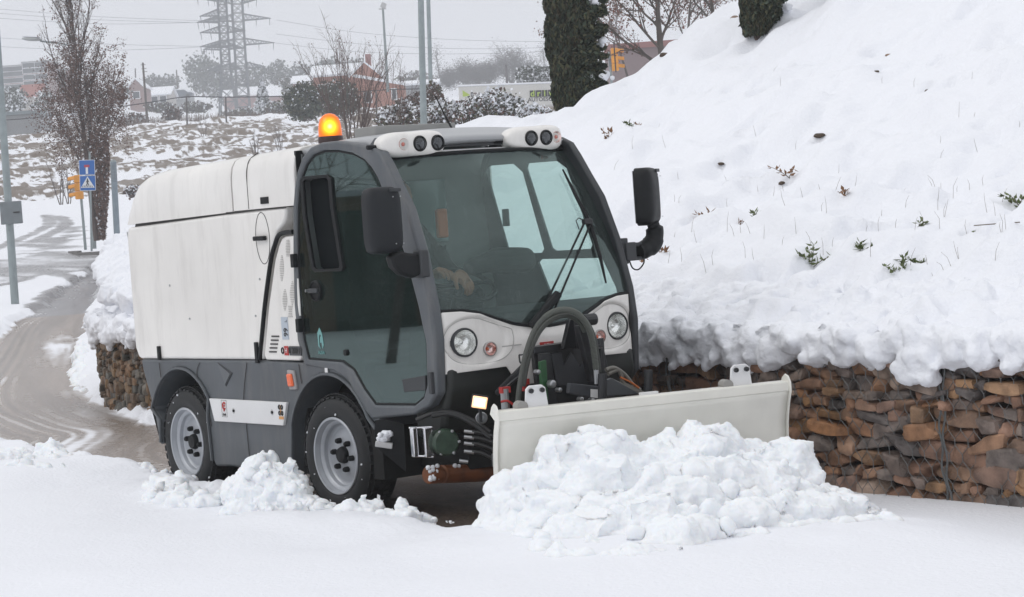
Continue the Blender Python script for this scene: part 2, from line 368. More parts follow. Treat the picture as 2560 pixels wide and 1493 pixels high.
def build_ground():
    az = np.radians(np.concatenate([np.arange(-180, -26, 4), np.arange(-26, -16, .25), np.linspace(-16, 16, 620), np.arange(16.25, 26, .25), np.arange(26, 181, 4)]))
    rr = [1.2]
    while rr[-1] < 1550:
        r = rr[-1]
        if r < 6: st = .3
        elif r < 7.5: st = .08
        else: st = min(max(.03, r*r/8960*2.6), .34 if 138 < r < 224 else .75)
        if r > 225: st = r*.03
        rr.append(r+st)
    rr = np.array(rr)
    A, R = np.meshgrid(az, rr)
    X = CAM[0]+R*(np.cos(A)*FH[0]+np.sin(A)*RH[0]); Y = CAM[1]+R*(np.cos(A)*FH[1]+np.sin(A)*RH[1])
    D = depth_of(X, Y); Z = ter_z(X, Y)
    near = (D < 100)
    far_n = fbm(P3(X, Y), .05, 4, 5)
    # snow cover and bare colours
    cover = np.ones_like(X); bare = np.zeros(X.shape+(4,)); bare[...] = (.16, .125, .095, 1)
    sd = np.full_like(X, 5.); m = near & (np.abs(A) < .5)
    sd[m] = poly_sd(X[m], Y[m], ROAD)
    j = np.full_like(X, 9.); m2 = (D > 40) & (D < 180) & (np.abs(A) < .5)
    j[m2] = poly_sd(X[m2], Y[m2], JUNC)
    n1 = fbm(P3(X, Y), 1.3, 4, 11); n2 = fbm(P3(X, Y), 6., 4, 23); nbig = fbm(P3(X, Y), .35, 3, 31)
    e = sd+.10*n1+.05*n2
    ramp = sstep(-.02, .26, e)
    depthv = .13+.02*nbig+.03*np.exp(-np.maximum(e, 0)/.35)*(1+n1)
    lump = .035*fbm(P3(X, Y), .9, 3, 41)+.010*n2*np.exp(-np.maximum(e, 0)/.8)+.02*np.maximum(n2, 0)*np.exp(-np.maximum(e, 0)/.25)
    wd_ = line_d(X, Y, [(5.5, 1.0), (2.9, 1.25), (.5, 1.27)]); thin = np.where((X > -1) & (D < 20), 1-.92*sstep(1.9, .25, wd_), 1)
    snowz = np.where(D < 90, ramp*(depthv+lump)*thin, .1)
    def hump(pts, h, w__):
        return h*np.exp(-(line_d(X, Y, [tuple(at(*q)[:2]) for q in pts])/w__)**2)
    hm = np.where(D < 22, hump([(1330, 1340, 10.0), (1700, 1330, 9.65), (2150, 1330, 9.95)], .06, .55)+hump([(640, 1290, 11.3), (1000, 1320, 10.8)], .045, .22), 0)
    snowz = snowz+hm*ramp*(1+.5*n1)
    # loose slush ridges on the road
    slush = fbm(P3(X*.5+Y*.1, Y*1.4), 1.6, 5, 51)
    along = np.maximum(fbm(P3(X*.22, Y*2.6+.6*np.sin(X*.35)), 1., 4, 57), -1)
    lsd = np.full_like(X, 9.); lss = np.zeros_like(X); lsd[m], lss[m] = path_sd(X[m], Y[m], LANE)
    rut = fbm(np.stack([lsd*2.6, lss*.10, X*0], -1), 1., 4, 58, .7); fine_rut = np.sin(lsd*44+2*np.sin(lss*.3))*np.exp(-(np.abs(np.abs(lsd-.1)-.62)/.25)**2)
    slush = np.where(D < 50, fbm(np.stack([lsd*1.5, lss*.30, X*0+3], -1), 1., 5, 52), slush)
    cov_r = .24+.30*slush+.22*rut+.30*fine_rut-.25*np.exp(-(np.abs(np.abs(lsd-.1)-.62)/.20)**2)
    cov_r = np.where(X > -3.0, cov_r-.25, cov_r)
    along = .6*rut+.7*fine_rut
    cover = np.where(ramp > .25, 1.2, cov_r+2*ramp)
    Z = Z+np.where(D < 90, snowz, .12)+np.where(ramp < .3, .014*np.clip(slush, -.3, 1), 0)
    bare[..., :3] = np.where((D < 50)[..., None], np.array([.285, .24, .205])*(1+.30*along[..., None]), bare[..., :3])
    k = (X > -2.6) & (sd < 0)                                   # darker plain surface under the machine
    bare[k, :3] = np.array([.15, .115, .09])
    # junction, tracks
    J = (j < .8) & (D > 56)
    js = fbm(P3(X*.25, Y*1.2), .55, 5, 61)
    gj = sstep(1.2, -1.0, j+.9*nbig+.8*js)
    jc = .95-.72*gj+.35*np.abs(js)
    cover = np.where(D > 50, np.minimum(cover, jc), cover); bare[D > 50, :3] = (.24, .235, .24)
    for T, wd in [(t, .62) for t in TRK]+[(t, .55) for t in TRK2]:
        d = np.full_like(X, 9.); d[m2 | m] = line_d(X[m2 | m], Y[m2 | m], T); cover = np.where((D > 42), np.minimum(cover, .22+.9*sstep(wd*.35, wd*1.3, d+.12*n1)+.25*np.abs(js)), cover)
    # terraced field: brown grass showing through, in long level bands
    f = (D > 139) & (D < 209)
    band = fbm(np.stack([X*.16+Y*.16, D*.55, X*0], -1), 1., 5, 71, .62); band2 = fbm(P3(X*.5, Y*.5), 1., 4, 75)
    lev = np.interp(D, [139, 143, 150, 156, 163, 170, 178, 184, 190, 197, 203, 209], [-.6, .42, -.25, .40, -.1, .46, -.12, .42, -.2, .34, -.2, -.8])
    lat = (X-CAM[0])*RH[0]+(Y-CAM[1])*RH[1]
    fine = fbm(np.stack([lat*1.3, D*1.5, X*0], -1), 1., 4, 77, .75); fine2 = fbm(np.stack([lat*3.0, D*3.0, X*0], -1), 1., 2, 79, .8)
    cf = .60-.95*lev-.28*band-.50*fine-.50*fine2
    cover = np.where(f, cf, cover); bare[f, :3] = (.155, .118, .085)
    Z = np.where(f, Z+.32*band+.25*np.sin(D*.62), Z)
    f2 = (D >= 209) & (D < 520); cover = np.where(f2, .75-.5*fbm(P3(X, Y), .06, 4, 81)-.3*band2, cover); bare[f2, :3] = (.12, .11, .09)
    Z = Z+np.where(D > 240, far_n*.8, 0)
    nr, na = X.shape
    V = np.stack([X, Y, Z], -1).reshape(-1, 3)
    idx = np.arange(nr*na).reshape(nr, na)
    F = np.stack([idx[:-1, :-1], idx[:-1, 1:], idx[1:, 1:], idx[1:, :-1]], -1).reshape(-1, 4)
    roadm = ((ramp < .5) | ((D > 58) & (D < 120) & (j < .5)))
    fm = roadm.reshape(-1)[F].mean(1) > .6
    gm = ground_mat('ground_cover'); cv = cover.reshape(-1); bc = bare.reshape(-1, 4)
    for name, sel in (('ground', ~fm), ('road', fm)):
        Fs = F[sel]; u, inv = np.unique(Fs, return_inverse=True)
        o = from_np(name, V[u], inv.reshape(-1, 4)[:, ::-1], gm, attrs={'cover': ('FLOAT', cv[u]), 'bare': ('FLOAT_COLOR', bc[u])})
        tag(o, kind='structure')
build_ground()

# ------------------------------------------------------------------ hill behind the wall
WALL = [(14., -.6), (9., .4), (5.6, .98), (4.4, 1.12), (2.9, 1.25), (.5, 1.27), (-4, 1.5), (-7.4, 1.87), (-9.5, 2.42), (-11.0, 3.3), (-11.9, 4.6), (-12.3, 6.5)]
WL = np.array([(p.x, p.y) for p in smooth_line([(a, b, 0) for a, b in WALL], 12)])
_sl = np.concatenate([[0], np.cumsum(np.linalg.norm(np.diff(WL, axis=0), axis=1))]); SLEN = _sl[-1]
def wall_at(s):
    """point and unit normal (towards the hill) at arc length s"""
    x = np.interp(s, _sl, WL[:, 0]); y = np.interp(s, _sl, WL[:, 1])
    x2 = np.interp(s+.05, _sl, WL[:, 0]); y2 = np.interp(s+.05, _sl, WL[:, 1]); x1 = np.interp(s-.05, _sl, WL[:, 0]); y1 = np.interp(s-.05, _sl, WL[:, 1])
    dx, dy = x2-x1, y2-y1; L = np.hypot(dx, dy)+1e-9
    return x, y, dy/L*1., -dx/L*1.
CR_U = [0, 330, 800, 1345, 1450, 1585, 1700, 1870, 2100, 2560, 3400]
CR_D = [22.6, 23.3, 23.0, 21.1, 21.0, 21.1, 21.5, 22.2, 22.6, 23.2, 24.5]
def hill_plane(x, y):
    """height of the hill surface at ground position x, y"""
    D = depth_of(x, y); rx = (x-CAM[0])*RH[0]+(y-CAM[1])*RH[1]; u = 1280+FPX*rx/np.maximum(D, .5)*1.0
    z = .8+.4*(y-1.5); Dc = np.interp(u, CR_U, CR_D); over = np.maximum(D-Dc, 0)
    return z-.55*over*sstep(0, 1.6, over)
PITS = [(1775, 548, .10), (1868, 548, .12), (2110, 514, .10), (2160, 672, .12), (2290, 668, .08), (2425, 620, .06), (2540, 486, .14), (2480, 670, .07), (2225, 736, .07), (1965, 424, .05), (1802, 418, .04), (2042, 334, .06), (2109, 334, .05), (2318, 200, .05), (1983, 136, .06), (1665, 590, .06), (2183, 106, .09), (2362, 134, .09), (2472, 94, .09), (2532, 126, .06), (2050, 735, .05), (1900, 720, .05), (2390, 850, .08), (2450, 800, .07), (2500, 830, .08), (2000, 690, .05), (1700, 620, .04), (1560, 640, .04), (2350, 730, .05)]
def build_hill():
    s = np.concatenate([np.arange(0, 8, .08), np.arange(8, SLEN, .023)])
    t = np.concatenate([np.arange(0, .7, .022), np.arange(.7, 3, .04), np.arange(3, 15, .065)])
    Sg, Tg = np.meshgrid(s, t); x, y, nx, ny = wall_at(Sg)
    # far from the wall line rows go straight along +y so that they do not cross
    wgt = sstep(0, 3, Tg); nx = nx*(1-wgt)+(-.15)*wgt; ny = ny*(1-wgt)+1*wgt; L = np.hypot(nx, ny); nx /= L; ny /= L
    X = x+nx*Tg; Y = y+ny*Tg; 
    nb = fbm(P3(X, Y), .8, 3, 101); nm = fbm(P3(X, Y), 2.6, 4, 102); nf = fbm(P3(X, Y), 9, 3, 103)
    Zp = hill_plane(X, Y)
    edge = np.exp(-Tg/.55)
    puff = np.minimum(np.abs(fbm(P3(X, Y), 3.4, 3, 104)), .8); lum = np.minimum(np.abs(fbm(P3(X, Y), 1.7, 3, 107)), .8)
    Zs = np.maximum(Zp, .72+.0*Tg)
    Z = Zs+.10*nb*(.4+.6*sstep(0, 1, Tg))+(.068+.03*edge)*nm+.018*nf+.045*fbm(P3(X, Y), 5.2, 3, 111)*np.exp(-Tg/2.2)+.12*edge*(1-1.3*puff)+.05*(1-2*lum)*(.95+.1*edge)+(.018+.045*edge)*(1-2.2*np.minimum(np.abs(fbm(P3(X, Y), 7.5, 3, 113)), .6))+.035*(.4+np.exp(-Tg/2.5))*(1-2*np.minimum(np.abs(fbm(P3(X, Y), 3.1, 2, 114)), .6))
    Z = np.where(Tg > .3, Z, np.maximum(Z, .79+.03*nm-.06*sstep(.15, .3, Tg)))
    for _ in range(3):
        Z[1:-1, 1:-1] = .4*Z[1:-1, 1:-1]+.15*(Z[:-2, 1:-1]+Z[2:, 1:-1]+Z[1:-1, :-2]+Z[1:-1, 2:])
    Z = np.minimum(Z, .85+.02*nb+.9*Tg); Z[0] = Z[1]
    for (qx, qy, pr) in PITS:
        hp_ = hill_at(qx, qy); d2 = (X-hp_[0])**2+(Y-hp_[1])**2; Z = Z-.085*np.exp(-d2/(pr*pr*.55))+.02*np.exp(-(np.sqrt(d2)-pr*1.5)**2/(.003))
    # pits where plants poke out
    pr_ = np.random.default_rng(8)
    for _ in range(190):
        hp_ = hill_at(pr_.uniform(1560, 2560), pr_.uniform(60, 800)); pr = pr_.uniform(.03, .085); d2 = (X-hp_[0])**2+((Y-hp_[1])*.8)**2; Z = Z-pr_.uniform(.03, .09)*np.exp(-d2/(pr*pr))
    pit = fbm(P3(X, Y), 1.25, 2, 109); Z = Z-.10*sstep(.62, .85, pit)
    Z[0] = Z[1]; Z[0, 2:-2] = (Z[1, :-4]+Z[1, 1:-3]+Z[1, 2:-2]+Z[1, 3:-1]+Z[1, 4:])/5
    rows = [np.stack([X, Y, Z], -1)]
    # overhanging lip
    x0, y0, nx0, ny0 = wall_at(s); zt = Z[0]; dr = .5+.5*fbm(P3(x0, y0), 2.2, 4, 105); dr2 = fbm(P3(x0, y0), 6, 4, 106)
    thick = .085+.02*dr
    leftish = sstep(-6.0, -8.0, x0); thick = thick+.06*leftish
    lip = []
    for a in np.linspace(0.05, 1, 22):
        ang = a*math.pi*.95
        tt = -(.02+.01*dr)*np.sin(ang)*1.25+.02*a; zz = zt-thick*(1-np.cos(ang))*.5*1.02
        nn = fbm(np.stack([x0, y0+a*.35, zz], -1), 9, 2, 108)+.55*(1-2*np.abs(fbm(np.stack([x0, y0+a*.35, zz], -1), 20, 3, 118)))
        lip.append(np.stack([x0+nx0*(tt-.034*nn), y0+ny0*(tt-.034*nn), zz+.022*nn], -1))
    G = np.concatenate([np.stack(lip[::-1], 0), rows[0]], 0)
    nr, na = G.shape[:2]; V = G.reshape(-1, 3); idx = np.arange(nr*na).reshape(nr, na)
    F = np.stack([idx[:-1, :-1], idx[:-1, 1:], idx[1:, 1:], idx[1:, :-1]], -1).reshape(-1, 4)
    o = from_np('hill', V, F, SNOW); tag(o, kind='structure')
    return X, Y, Z
def hill_at(px, py):
    """first hit of the sight line with the hill surface"""
    d = ray(px, py)
    for t in np.arange(8, 26, .03):
        p = CAM+d*t
        if p[1] > 1.3 and p[2] <= float(hill_plane(p[0], p[1])) : return p
    return p

HX, HY, HZ = build_hill()
# ------------------------------------------------------------------ stone wall in wire netting
def build_wall():
    rng = np.random.default_rng(3)
    # a rounded block, deformed
    m = bpy.data.materials.new('wall_stone'); m.use_nodes = True; N = m.node_tree; b = N.nodes['Principled BSDF']
    a = N.nodes.new('ShaderNodeAttribute'); a.attribute_name = 'tone'; tc = N.nodes.new('ShaderNodeTexCoord')
    n = N.nodes.new('ShaderNodeTexNoise'); n.inputs['Scale'].default_value = 9; n.inputs['Detail'].default_value = 7; N.links.new(tc.outputs['Object'], n.inputs['Vector'])
    r = N.nodes.new('ShaderNodeMapRange'); r.inputs[1].default_value = .3; r.inputs[2].default_value = .7; r.inputs[3].default_value = .4; r.inputs[4].default_value = 1.5
    N.links.new(n.outputs[0], r.inputs[0]); v = N.nodes.new('ShaderNodeVectorMath'); v.operation = 'SCALE'
    N.links.new(a.outputs['Color'], v.inputs[0]); N.links.new(r.outputs[0], v.inputs['Scale']); N.links.new(v.outputs[0], b.inputs['Base Color'])
    b.inputs['Roughness'].default_value = .55; b.inputs['Specular IOR Level'].default_value = .35
    n2 = N.nodes.new('ShaderNodeTexNoise'); n2.inputs['Scale'].default_value = 50; n2.inputs['Detail'].default_value = 8; N.links.new(tc.outputs['Object'], n2.inputs['Vector'])
    bp = N.nodes.new('ShaderNodeBump'); bp.inputs['Strength'].default_value = .7; bp.inputs['Distance'].default_value = .01; N.links.new(n2.outputs[0], bp.inputs['Height']); N.links.new(bp.outputs[0], b.inputs['Normal'])
    # unit sphere-ish cube
    k = 8; g = np.linspace(-1, 1, k); faces = []; verts = {}; vl = []
    def vid(p):
        key = tuple(np.round(p, 5))
        if key not in verts: verts[key] = len(vl); vl.append(p)
        return verts[key]
    for ax in range(3):
        for sg in (-1, 1):
            for i in range(k-1):
                for j in range(k-1):
                    q = []
                    for (ii, jj) in ((i, j), (i+1, j), (i+1, j+1), (i, j+1)):
                        p = np.zeros(3); p[ax] = sg; p[(ax+1) % 3] = g[ii]; p[(ax+2) % 3] = g[jj]; q.append(vid(p))
                    faces.append(q if sg > 0 else q[::-1])
    U = np.array(vl); FF = np.array(faces)
    # superellipsoid radius 1 in each axis
    pw = 7; nrm = (np.abs(U)**pw).sum(1)**(1/pw); U = U/nrm[:, None]
    VV, F2, TT = [], [], []; nv = 0
    pal = np.array([(.33, .175, .10), (.28, .155, .10), (.40, .20, .095), (.20, .15, .125), (.21, .165, .14), (.32, .18, .12), (.37, .20, .09), (.15, .125, .115), (.30, .17, .10), (.33, .24, .185)])
    H = .68; z = -.02; rows = []
    while z < H:
        h = rng.choice([.05, .065, .08, .095])*rng.uniform(.9, 1.1); rows.append((z, h)); z += h
    for (z, h) in rows:
        s = rng.uniform(0, .1)
        while s < SLEN-.1:
            wd = h*rng.uniform(1.0, 3.6); wd = min(wd, .30); wd = wd*(.62 if s > 18.5 else 1)
            x, y, nx, ny = wall_at(s+wd/2); tx, ty = -ny, nx
            if x > 6.5: s += wd; continue
            zc = z+h/2+.022*math.sin(s*2.1+z*5)+.012*math.sin(s*5.3+z*11)+rng.uniform(-.010, .010)
            hh = h*rng.choice([.7, .85, 1., 1.15, 1.35], p=[.08, .22, .4, .2, .10]); ww = wd*1.0
            P = U.copy(); ph = rng.uniform(0, 100)
            shear = rng.uniform(-.18, .18); tilt = rng.uniform(-.2, .2); tp = rng.uniform(-.22, .22)
            P[:, 2] = P[:, 2]*(1+tp*P[:, 0])
            for _ in range(5):
                nv_ = rng.normal(size=3); nv_[2] *= .8; nv_ /= np.linalg.norm(nv_); dd_ = rng.uniform(.82, 1.05); ex = np.maximum(P @ nv_-dd_, 0); P = P-ex[:, None]*nv_
            P = P*np.array([ww/2*1.10, .09, hh/2*1.16]); P = P*(1+.05*vnoise(U*1.4+ph, 9)[:, None]+.03*vnoise(U*4+ph, 19)[:, None])
            P[:, 0] += shear*P[:, 2]; P[:, 2] += tilt*P[:, 0]
            off = rng.uniform(-.025, .03); 
            Wd = np.stack([x+tx*P[:, 0]+nx*(P[:, 1]+.07+off), y+ty*P[:, 0]+ny*(P[:, 1]+.07+off), zc+P[:, 2]], -1)
            c = pal[rng.integers(len(pal))]*rng.uniform(.75, 1.2)
            c = c*.88; g_ = rng.random()*.3; c = c*(1-g_)+c.mean()*g_
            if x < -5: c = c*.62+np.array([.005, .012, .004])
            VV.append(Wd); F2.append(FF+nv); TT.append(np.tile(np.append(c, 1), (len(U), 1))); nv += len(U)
            s += wd*.97
    w_ = empty('stone_wall', (wall_at(3.)[0], wall_at(3.)[1], 0), 'low brown stone wall held in wire netting under the snowy bank', 'wall')
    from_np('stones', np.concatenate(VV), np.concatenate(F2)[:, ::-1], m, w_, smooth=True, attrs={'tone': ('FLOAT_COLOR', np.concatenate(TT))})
    w_.children[0].data.set_sharp_from_angle(angle=math.radians(24)) if w_.children else None
    bk = MB(); dk = mat('wall_core', (.012, .010, .008), .95)
    ss = np.arange(0, SLEN, .25)
    for s0, s1 in zip(ss[:-1], ss[1:]):
        x, y, nx, ny = wall_at(s0); X2, Y2, n2x, n2y = wall_at(s1)
        bk.add([(x+nx*.13, y+ny*.13, -.02), (X2+n2x*.13, Y2+n2y*.13, -.02), (X2+n2x*.13, Y2+n2y*.13, .68), (x+nx*.13, y+ny*.13, .68)], [(0, 1, 2, 3)])
    bk.build('core', dk, w_, solid=.05)
    # hexagonal netting with rope seams
    wire = mat('wire', (.12, .125, .125), .5, metal=.3)
    V, E = [], []; cw, ch = .085, .075
    nm = MB()
    nrows = int(.76/ch)+1; smax = 20.5
    def wp(s, z):
        x, y, nx, ny = wall_at(s); bul = -.018+.012*math.sin(s*5.3)*math.sin(z*9+s)
        sag = .012*math.sin(s*3.1+z*4)
        return (float(x+nx*bul), float(y+ny*bul), float(z+sag))
    for i in range(int(8.6/cw), int(smax/cw)):
        for jz in range(int(.66/ch)+1):
            s0 = i*cw+(cw/2 if jz % 2 else 0); z0 = jz*ch
            a = wp(s0, z0); b_ = wp(s0, z0+ch*.42); c_ = wp(s0+cw/2, z0+ch); d_ = wp(s0-cw/2, z0+ch)
            rr = .0019
            nm.tube([a, b_], rr*1.25, 3, False); nm.tube([b_, c_], rr, 3, False); nm.tube([b_, d_], rr, 3, False)
    nm.build('wire_netting', wire, w_)
    for sx in (11.47, 13.6, 16.0, 18.5):
        rp = MB()
        for q in (-.012, .012): rp.tube([wp(sx+q+.01*math.sin(z*30+q*200), z) for z in np.arange(0, .74, .03)], .006, 5)
        rp.build('seam_wire', wire, w_)
build_wall()
# ================================================================== the vehicle
WHITE = mat('cream_paint', (.82, .80, .765), .32, coat=.4, noise=.05, nscale=2.2, grime=.22, spec=.5)
WHITE2 = mat('white_plate', (.74, .74, .74), .35, noise=.04, nscale=5)
GREY = mat('grey_plastic', (.088, .098, .108), .45, noise=.15, nscale=3.5, grime=.28, bump=.15, bscale=400, bdist=.001)
GREYD = mat('dark_grey', (.035, .038, .042), .5)
BLACK = mat('black_plastic', (.008, .009, .010), .5, spec=.25, noise=.25, nscale=30, bump=.1, bscale=300, bdist=.001)
BLACKM = mat('black_steel', (.014, .015, .017), .35, noise=.3, nscale=12)
SOOT = mat('underside', (.008, .008, .008), .9)
RUBBER = mat('rubber', (.011, .012, .013), .62, noise=.35, nscale=14, bump=.4, bscale=120, bdist=.002)
SILVER = mat('rim_paint', (.42, .44, .47), .38, metal=.25, noise=.06, nscale=10)
CHROME = mat('chrome', (.75, .75, .77), .12, metal=1)
STEEL = mat('steel', (.45, .46, .47), .35, metal=.9)
HOSE = mat('hose', (.055, .06, .052), .5, bump=.3, bscale=200, bdist=.001)
GREEN = mat('green_pump', (.03, .055, .035), .4, noise=.3, nscale=30)
ORANGE = mat('orange_drum', (.17, .05, .01), .5, noise=.3, nscale=15)
RED = mat('red_plastic', (.45, .03, .025), .4)
ORL = mat('orange_lens', (.85, .12, .01), .15, coat=.6)
SEAM = mat('seam_line', (.05, .048, .046), .8)
SEAMW = mat('moulding_line', (.42, .41, .39), .6)
TEAL = mat('teal_print', (.16, .36, .35), .5)
PLOUGH = mat('plough_paint', (.78, .765, .70), .3, coat=.35, noise=.06, nscale=5, grime=.07, bump=.12, bscale=25, bdist=.002)
GL_WS = glass('windscreen_glass', (.72, .88, .84), 1.5, .04, gcol=(.80, 1, .96), film=.04)
GL_DOOR = glass('tinted_glass', (.36, .47, .45), 1.6, .02, gcol=(.78, 1, .97), film=.012)
GL_SIDE = glass('side_glass', (.92, .965, .96), .4)
GL_OPEN = glass('open_window_glass', (.10, .13, .13), 1.0)
LENS = glass('lamp_glass', (.98, .99, .99), .8)
REFL = mat('reflector', (.95, .95, .93), .22, metal=1, bump=.8, bscale=70, bdist=.004)
LAMPD = mat('work_lamp_lens', (.02, .025, .03), .08, coat=1)

T = empty('snow_plough', (0, 0, 0), 'compact cream and grey sweeper truck fitted with a cream snow blade', 'snow plough')
W = .66
# ---- hopper
hop = MB().prism([(-2.335, .90), (-2.30, .842), (-2.27, .835), (-.715, .848), (-.695, .90), (-.62, 1.22), (-.50, 1.50), (-.44, 1.565), (-.375, 1.60), (-.345, 1.63), (-.318, 1.70), (-.93, 1.688), (-2.31, 1.655), (-2.335, 1.60)], -W, W)
hopper = hop.build('hopper', WHITE, T, bevel=.018, seg=3)
def loft_top(x0, x1, zb, name, nx=24):
    prof = [(-2.34, 1.668), (-2.31, 1.76), (-2.25, 1.86), (-2.17, 1.935), (-2.05, 1.975), (-1.82, 1.995), (-.87, 2.018), (-.2, 2.035)]
    px_, pz_ = zip(*prof)
    def fn(u, v):
        x = x0+(x1-x0)*u; zt = np.interp(x, px_, pz_); b = zb(x)
        h = zt-b
        q = [(-W, 0), (-W, .45), (-.657, .62), (-.648, .78), (-.625, .90), (-.585, .965), (-.50, .995), (-.3, 1.01), (0, 1.015)]
        q = q+[(-a, c) for a, c in q[-2::-1]]
        t = v*(len(q)-1); i = min(int(t), len(q)-2); fr = t-i
        yy = q[i][0]+(q[i+1][0]-q[i][0])*fr; zz = q[i][1]+(q[i+1][1]-q[i][1])*fr
        taper = 1-.02*sstep(-2.1, -2.34, x)
        return (x, yy*taper, b+h*zz)
    m = MB().grid(fn, nx, 32); n = (nx+1)
    m.f.append(tuple(range(0, n*33, n))); m.f.append(tuple(range(nx, n*33, n)))
    m.f.append((0, nx, 32*n+nx, 32*n))
    return m.build(name, WHITE, hopper, smooth=35, bevel=.006)
loft_top(-2.335, -.932, lambda x: 1.672+.024*(x+2.3)/1.4, 'lid', 44)
loft_top(-.918, -.205, lambda x: 1.700+.004*(x+.92), 'collar', 20)
MB().prism([(-2.28, 1.60), (-.45, 1.60), (-.30, 1.72), (-.30, 1.95), (-2.1, 1.85)], -.645, .645).build('inner_shell', SEAM, hopper)
mm = MB()                                                            # panel joints on the collar
for x in (-.735,): mm.box((x, -W-.0005, 1.80), (.004, .003, .19))
mm.tube(smooth_line([(-.735, -.661, 1.88), (-.735, -.655, 1.93), (-.737, -.63, 1.985), (-.738, -.57, 2.02)]), .0025, 5)
mm.box((-.66, -W-.0005, 1.6945), (.70, .003, .006))
split(mm, 'joint', SEAM, hopper)
oc = (-.60, 1.535)                                                   # oval recess with handle
ov = MB().tube([(oc[0]+.078*math.cos(a), -W-.001, oc[1]+.145*math.sin(a)) for a in np.linspace(0, 2*math.pi, 48)], .0022, 4)
ov.build('handle_recess', SEAM, hopper)
MB().box((oc[0]-.01, -W-.016, oc[1]+.0), (.13, .022, .026)).build('hopper_handle', BLACK, hopper, bevel=.006)
MB().box((-.545, -W-.002, 1.745), (.088, .006, .038)).build('slot', BLACK, hopper)
sp = MB()
for q in ((425, 714), (650, 698), (475, 797), (640, 790)):
    c = S(*q, -W); sp.tube([(c[0], -W-.005, c[1]), (c[0], -W+.01, c[1])], .0065, 8)
split(sp, 'rivet', STEEL, hopper)
for q in ((397, 883), (641, 882)):
    c = S(*q, -W-.01); MB().box((c[0], -W-.008, c[1]), (.03, .016, .085 if q[0] < 500 else .12)).build('hinge', BLACK, hopper, bevel=.003)
MB().prism([(-2.34, 1.60), (-2.42, 1.63), (-2.37, 1.42), (-2.335, 1.36)], -.62, -.58).build('tailgate_bracket', mat('bracket_grey', (.33, .34, .34), .5), hopper, bevel=.004)
# ---- side grille panel between hopper and door
seal = smooth_line([(S(742, 579)[0], -W-.004, S(742, 579)[1]), (S(722, 581)[0], -W-.004, S(722, 581)[1]), (S(706, 588)[0], -W-.004, S(706, 588)[1]), (S(697, 611)[0], -W-.004, S(697, 611)[1]),
     (S(687, 649)[0], -W-.004, S(687, 649)[1]), (S(671, 766)[0], -W-.004, S(671, 766)[1]), (S(659, 898)[0], -W-.004, S(659, 898)[1])], 8)
gp = MB().prism([S(743, 588), S(722, 590), (S(712, 596)[0]+.005, S(712, 596)[1]), S(706, 612), S(696, 650), S(680, 766), S(669, 885), S(673, 899), S(756, 901), S(762, 894), S(757, 760), S(748, 640)], -W-.003, -.45)
gpan = gp.build('vent_panel', WHITE, T, bevel=.01, seg=3)
MB().tube(seal, .013, 8).build('rubber_seal', BLACK, gpan)
vl = MB()
def louvre(px, y0, y1, w0, w1, n):
    for k in range(n):
        f_ = k/(n-1); c = S(px+(y0-600)*.02, y0+(y1-y0)*f_, -W-.006); ww = (w0+(w1-w0)*math.sin(math.pi*f_))
        vl.box((c[0], -W-.0045, c[1]), (ww, .004, .0035))
louvre(719, 601, 640, .03, .045, 11); louvre(703, 640, 702, .012, .045, 15); louvre(728, 705, 762, .012, .05, 14); louvre(709, 725, 775, .012, .05, 13); louvre(722, 766, 792, .05, .035, 7)
split(vl, 'louvre', SEAMW, gpan)
vs = MB()
for k in range(5):
    c = S(688-k*1.5, 841+k*9.7, -W-.006); vs.box((c[0], -W-.005, c[1]), (.082, .006, .008))
split(vs, 'slot', SEAM, gpan)
FX, FZ = (1, 0, 0), (0, 0, 1)
c = S(712, 821, -W-.006)
stk = MB().box((c[0], -W-.0045, c[1]), (.072, .004, .125)).build('sticker', mat('sticker_grey', (.45, .5, .56), .4), gpan)
BK = mat('print_black', (.02, .02, .02), .5)
text('99', .062, (c[0]+.012, -W-.0075, c[1]-.022), (0, 0, 1), (-1, 0, 0), BK, 'number', stk, .8, .001)
text('L', .03, (c[0]+.018, -W-.0075, c[1]+.04), (0, 0, 1), (-1, 0, 0), BK, 'letter', stk)
c0 = S(711, 877, -W-.006); c1 = S(753, 877, -W-.006); cx = (c0[0]+c1[0])/2; wd = c1[0]-c0[0]; zz = c0[1]
bdg = MB().box((cx+.028, -W-.005, zz), (wd-.058, .005, .052)).build('badge', mat('badge_grey', (.06, .06, .065), .35), gpan)
MB().box((c0[0]+.022, -W-.005, zz), (.044, .005, .052)).build('red_square', RED, bdg)
text('B 200 H', .046, (cx+.03, -W-.009, zz), FX, FZ, BK, 'model_text', bdg, .95, .001)
text('H', .038, (c0[0]+.022, -W-.009, zz), FX, FZ, WHITE2, 'letter', bdg)
MB().tube([(c0[0]-.022+.012*math.cos(a), -W-.005, zz+.016*math.sin(a)) for a in np.linspace(0, 6.3, 20)], .004, 5).build('lock', BLACK, gpan)

# ---- grey lower body with wheel arches
def arch(cx_, r, a0, a1, n=14, cz=.325): return [(cx_+r*math.cos(a), cz+r*math.sin(a)) for a in np.linspace(math.radians(a0), math.radians(a1), n)]
WB = -1.7536
lowpoly = [(-2.275, .832), (-2.26, .76), (-2.17, .56), (-2.125, .36), (-2.10, .30)]+[(-2.075, .32), (-2.06, .46)]+arch(WB, .45, 155, 38, 12, .335)+[(-1.425, .50), (-1.41, .24), (-1.385, .205), (-1.20, .215), (-.47, .195)]\
    + [(-.455, .30), (-.425, .46)]+arch(0, .455, 158, 30, 14, .325)+[(.50, .50), (.50, .58), (.40, .62), (.25, .80), (.10, .838), (-.27, .838), (-.72, .845)]
low = MB().prism(lowpoly, -W+.004, -.40).build('lower_body', GREY, T, bevel=.015, seg=3)
MB().prism([(x, z) for x, z in lowpoly], .40, W-.004).build('lower_body', GREY, T, bevel=.015, seg=2)
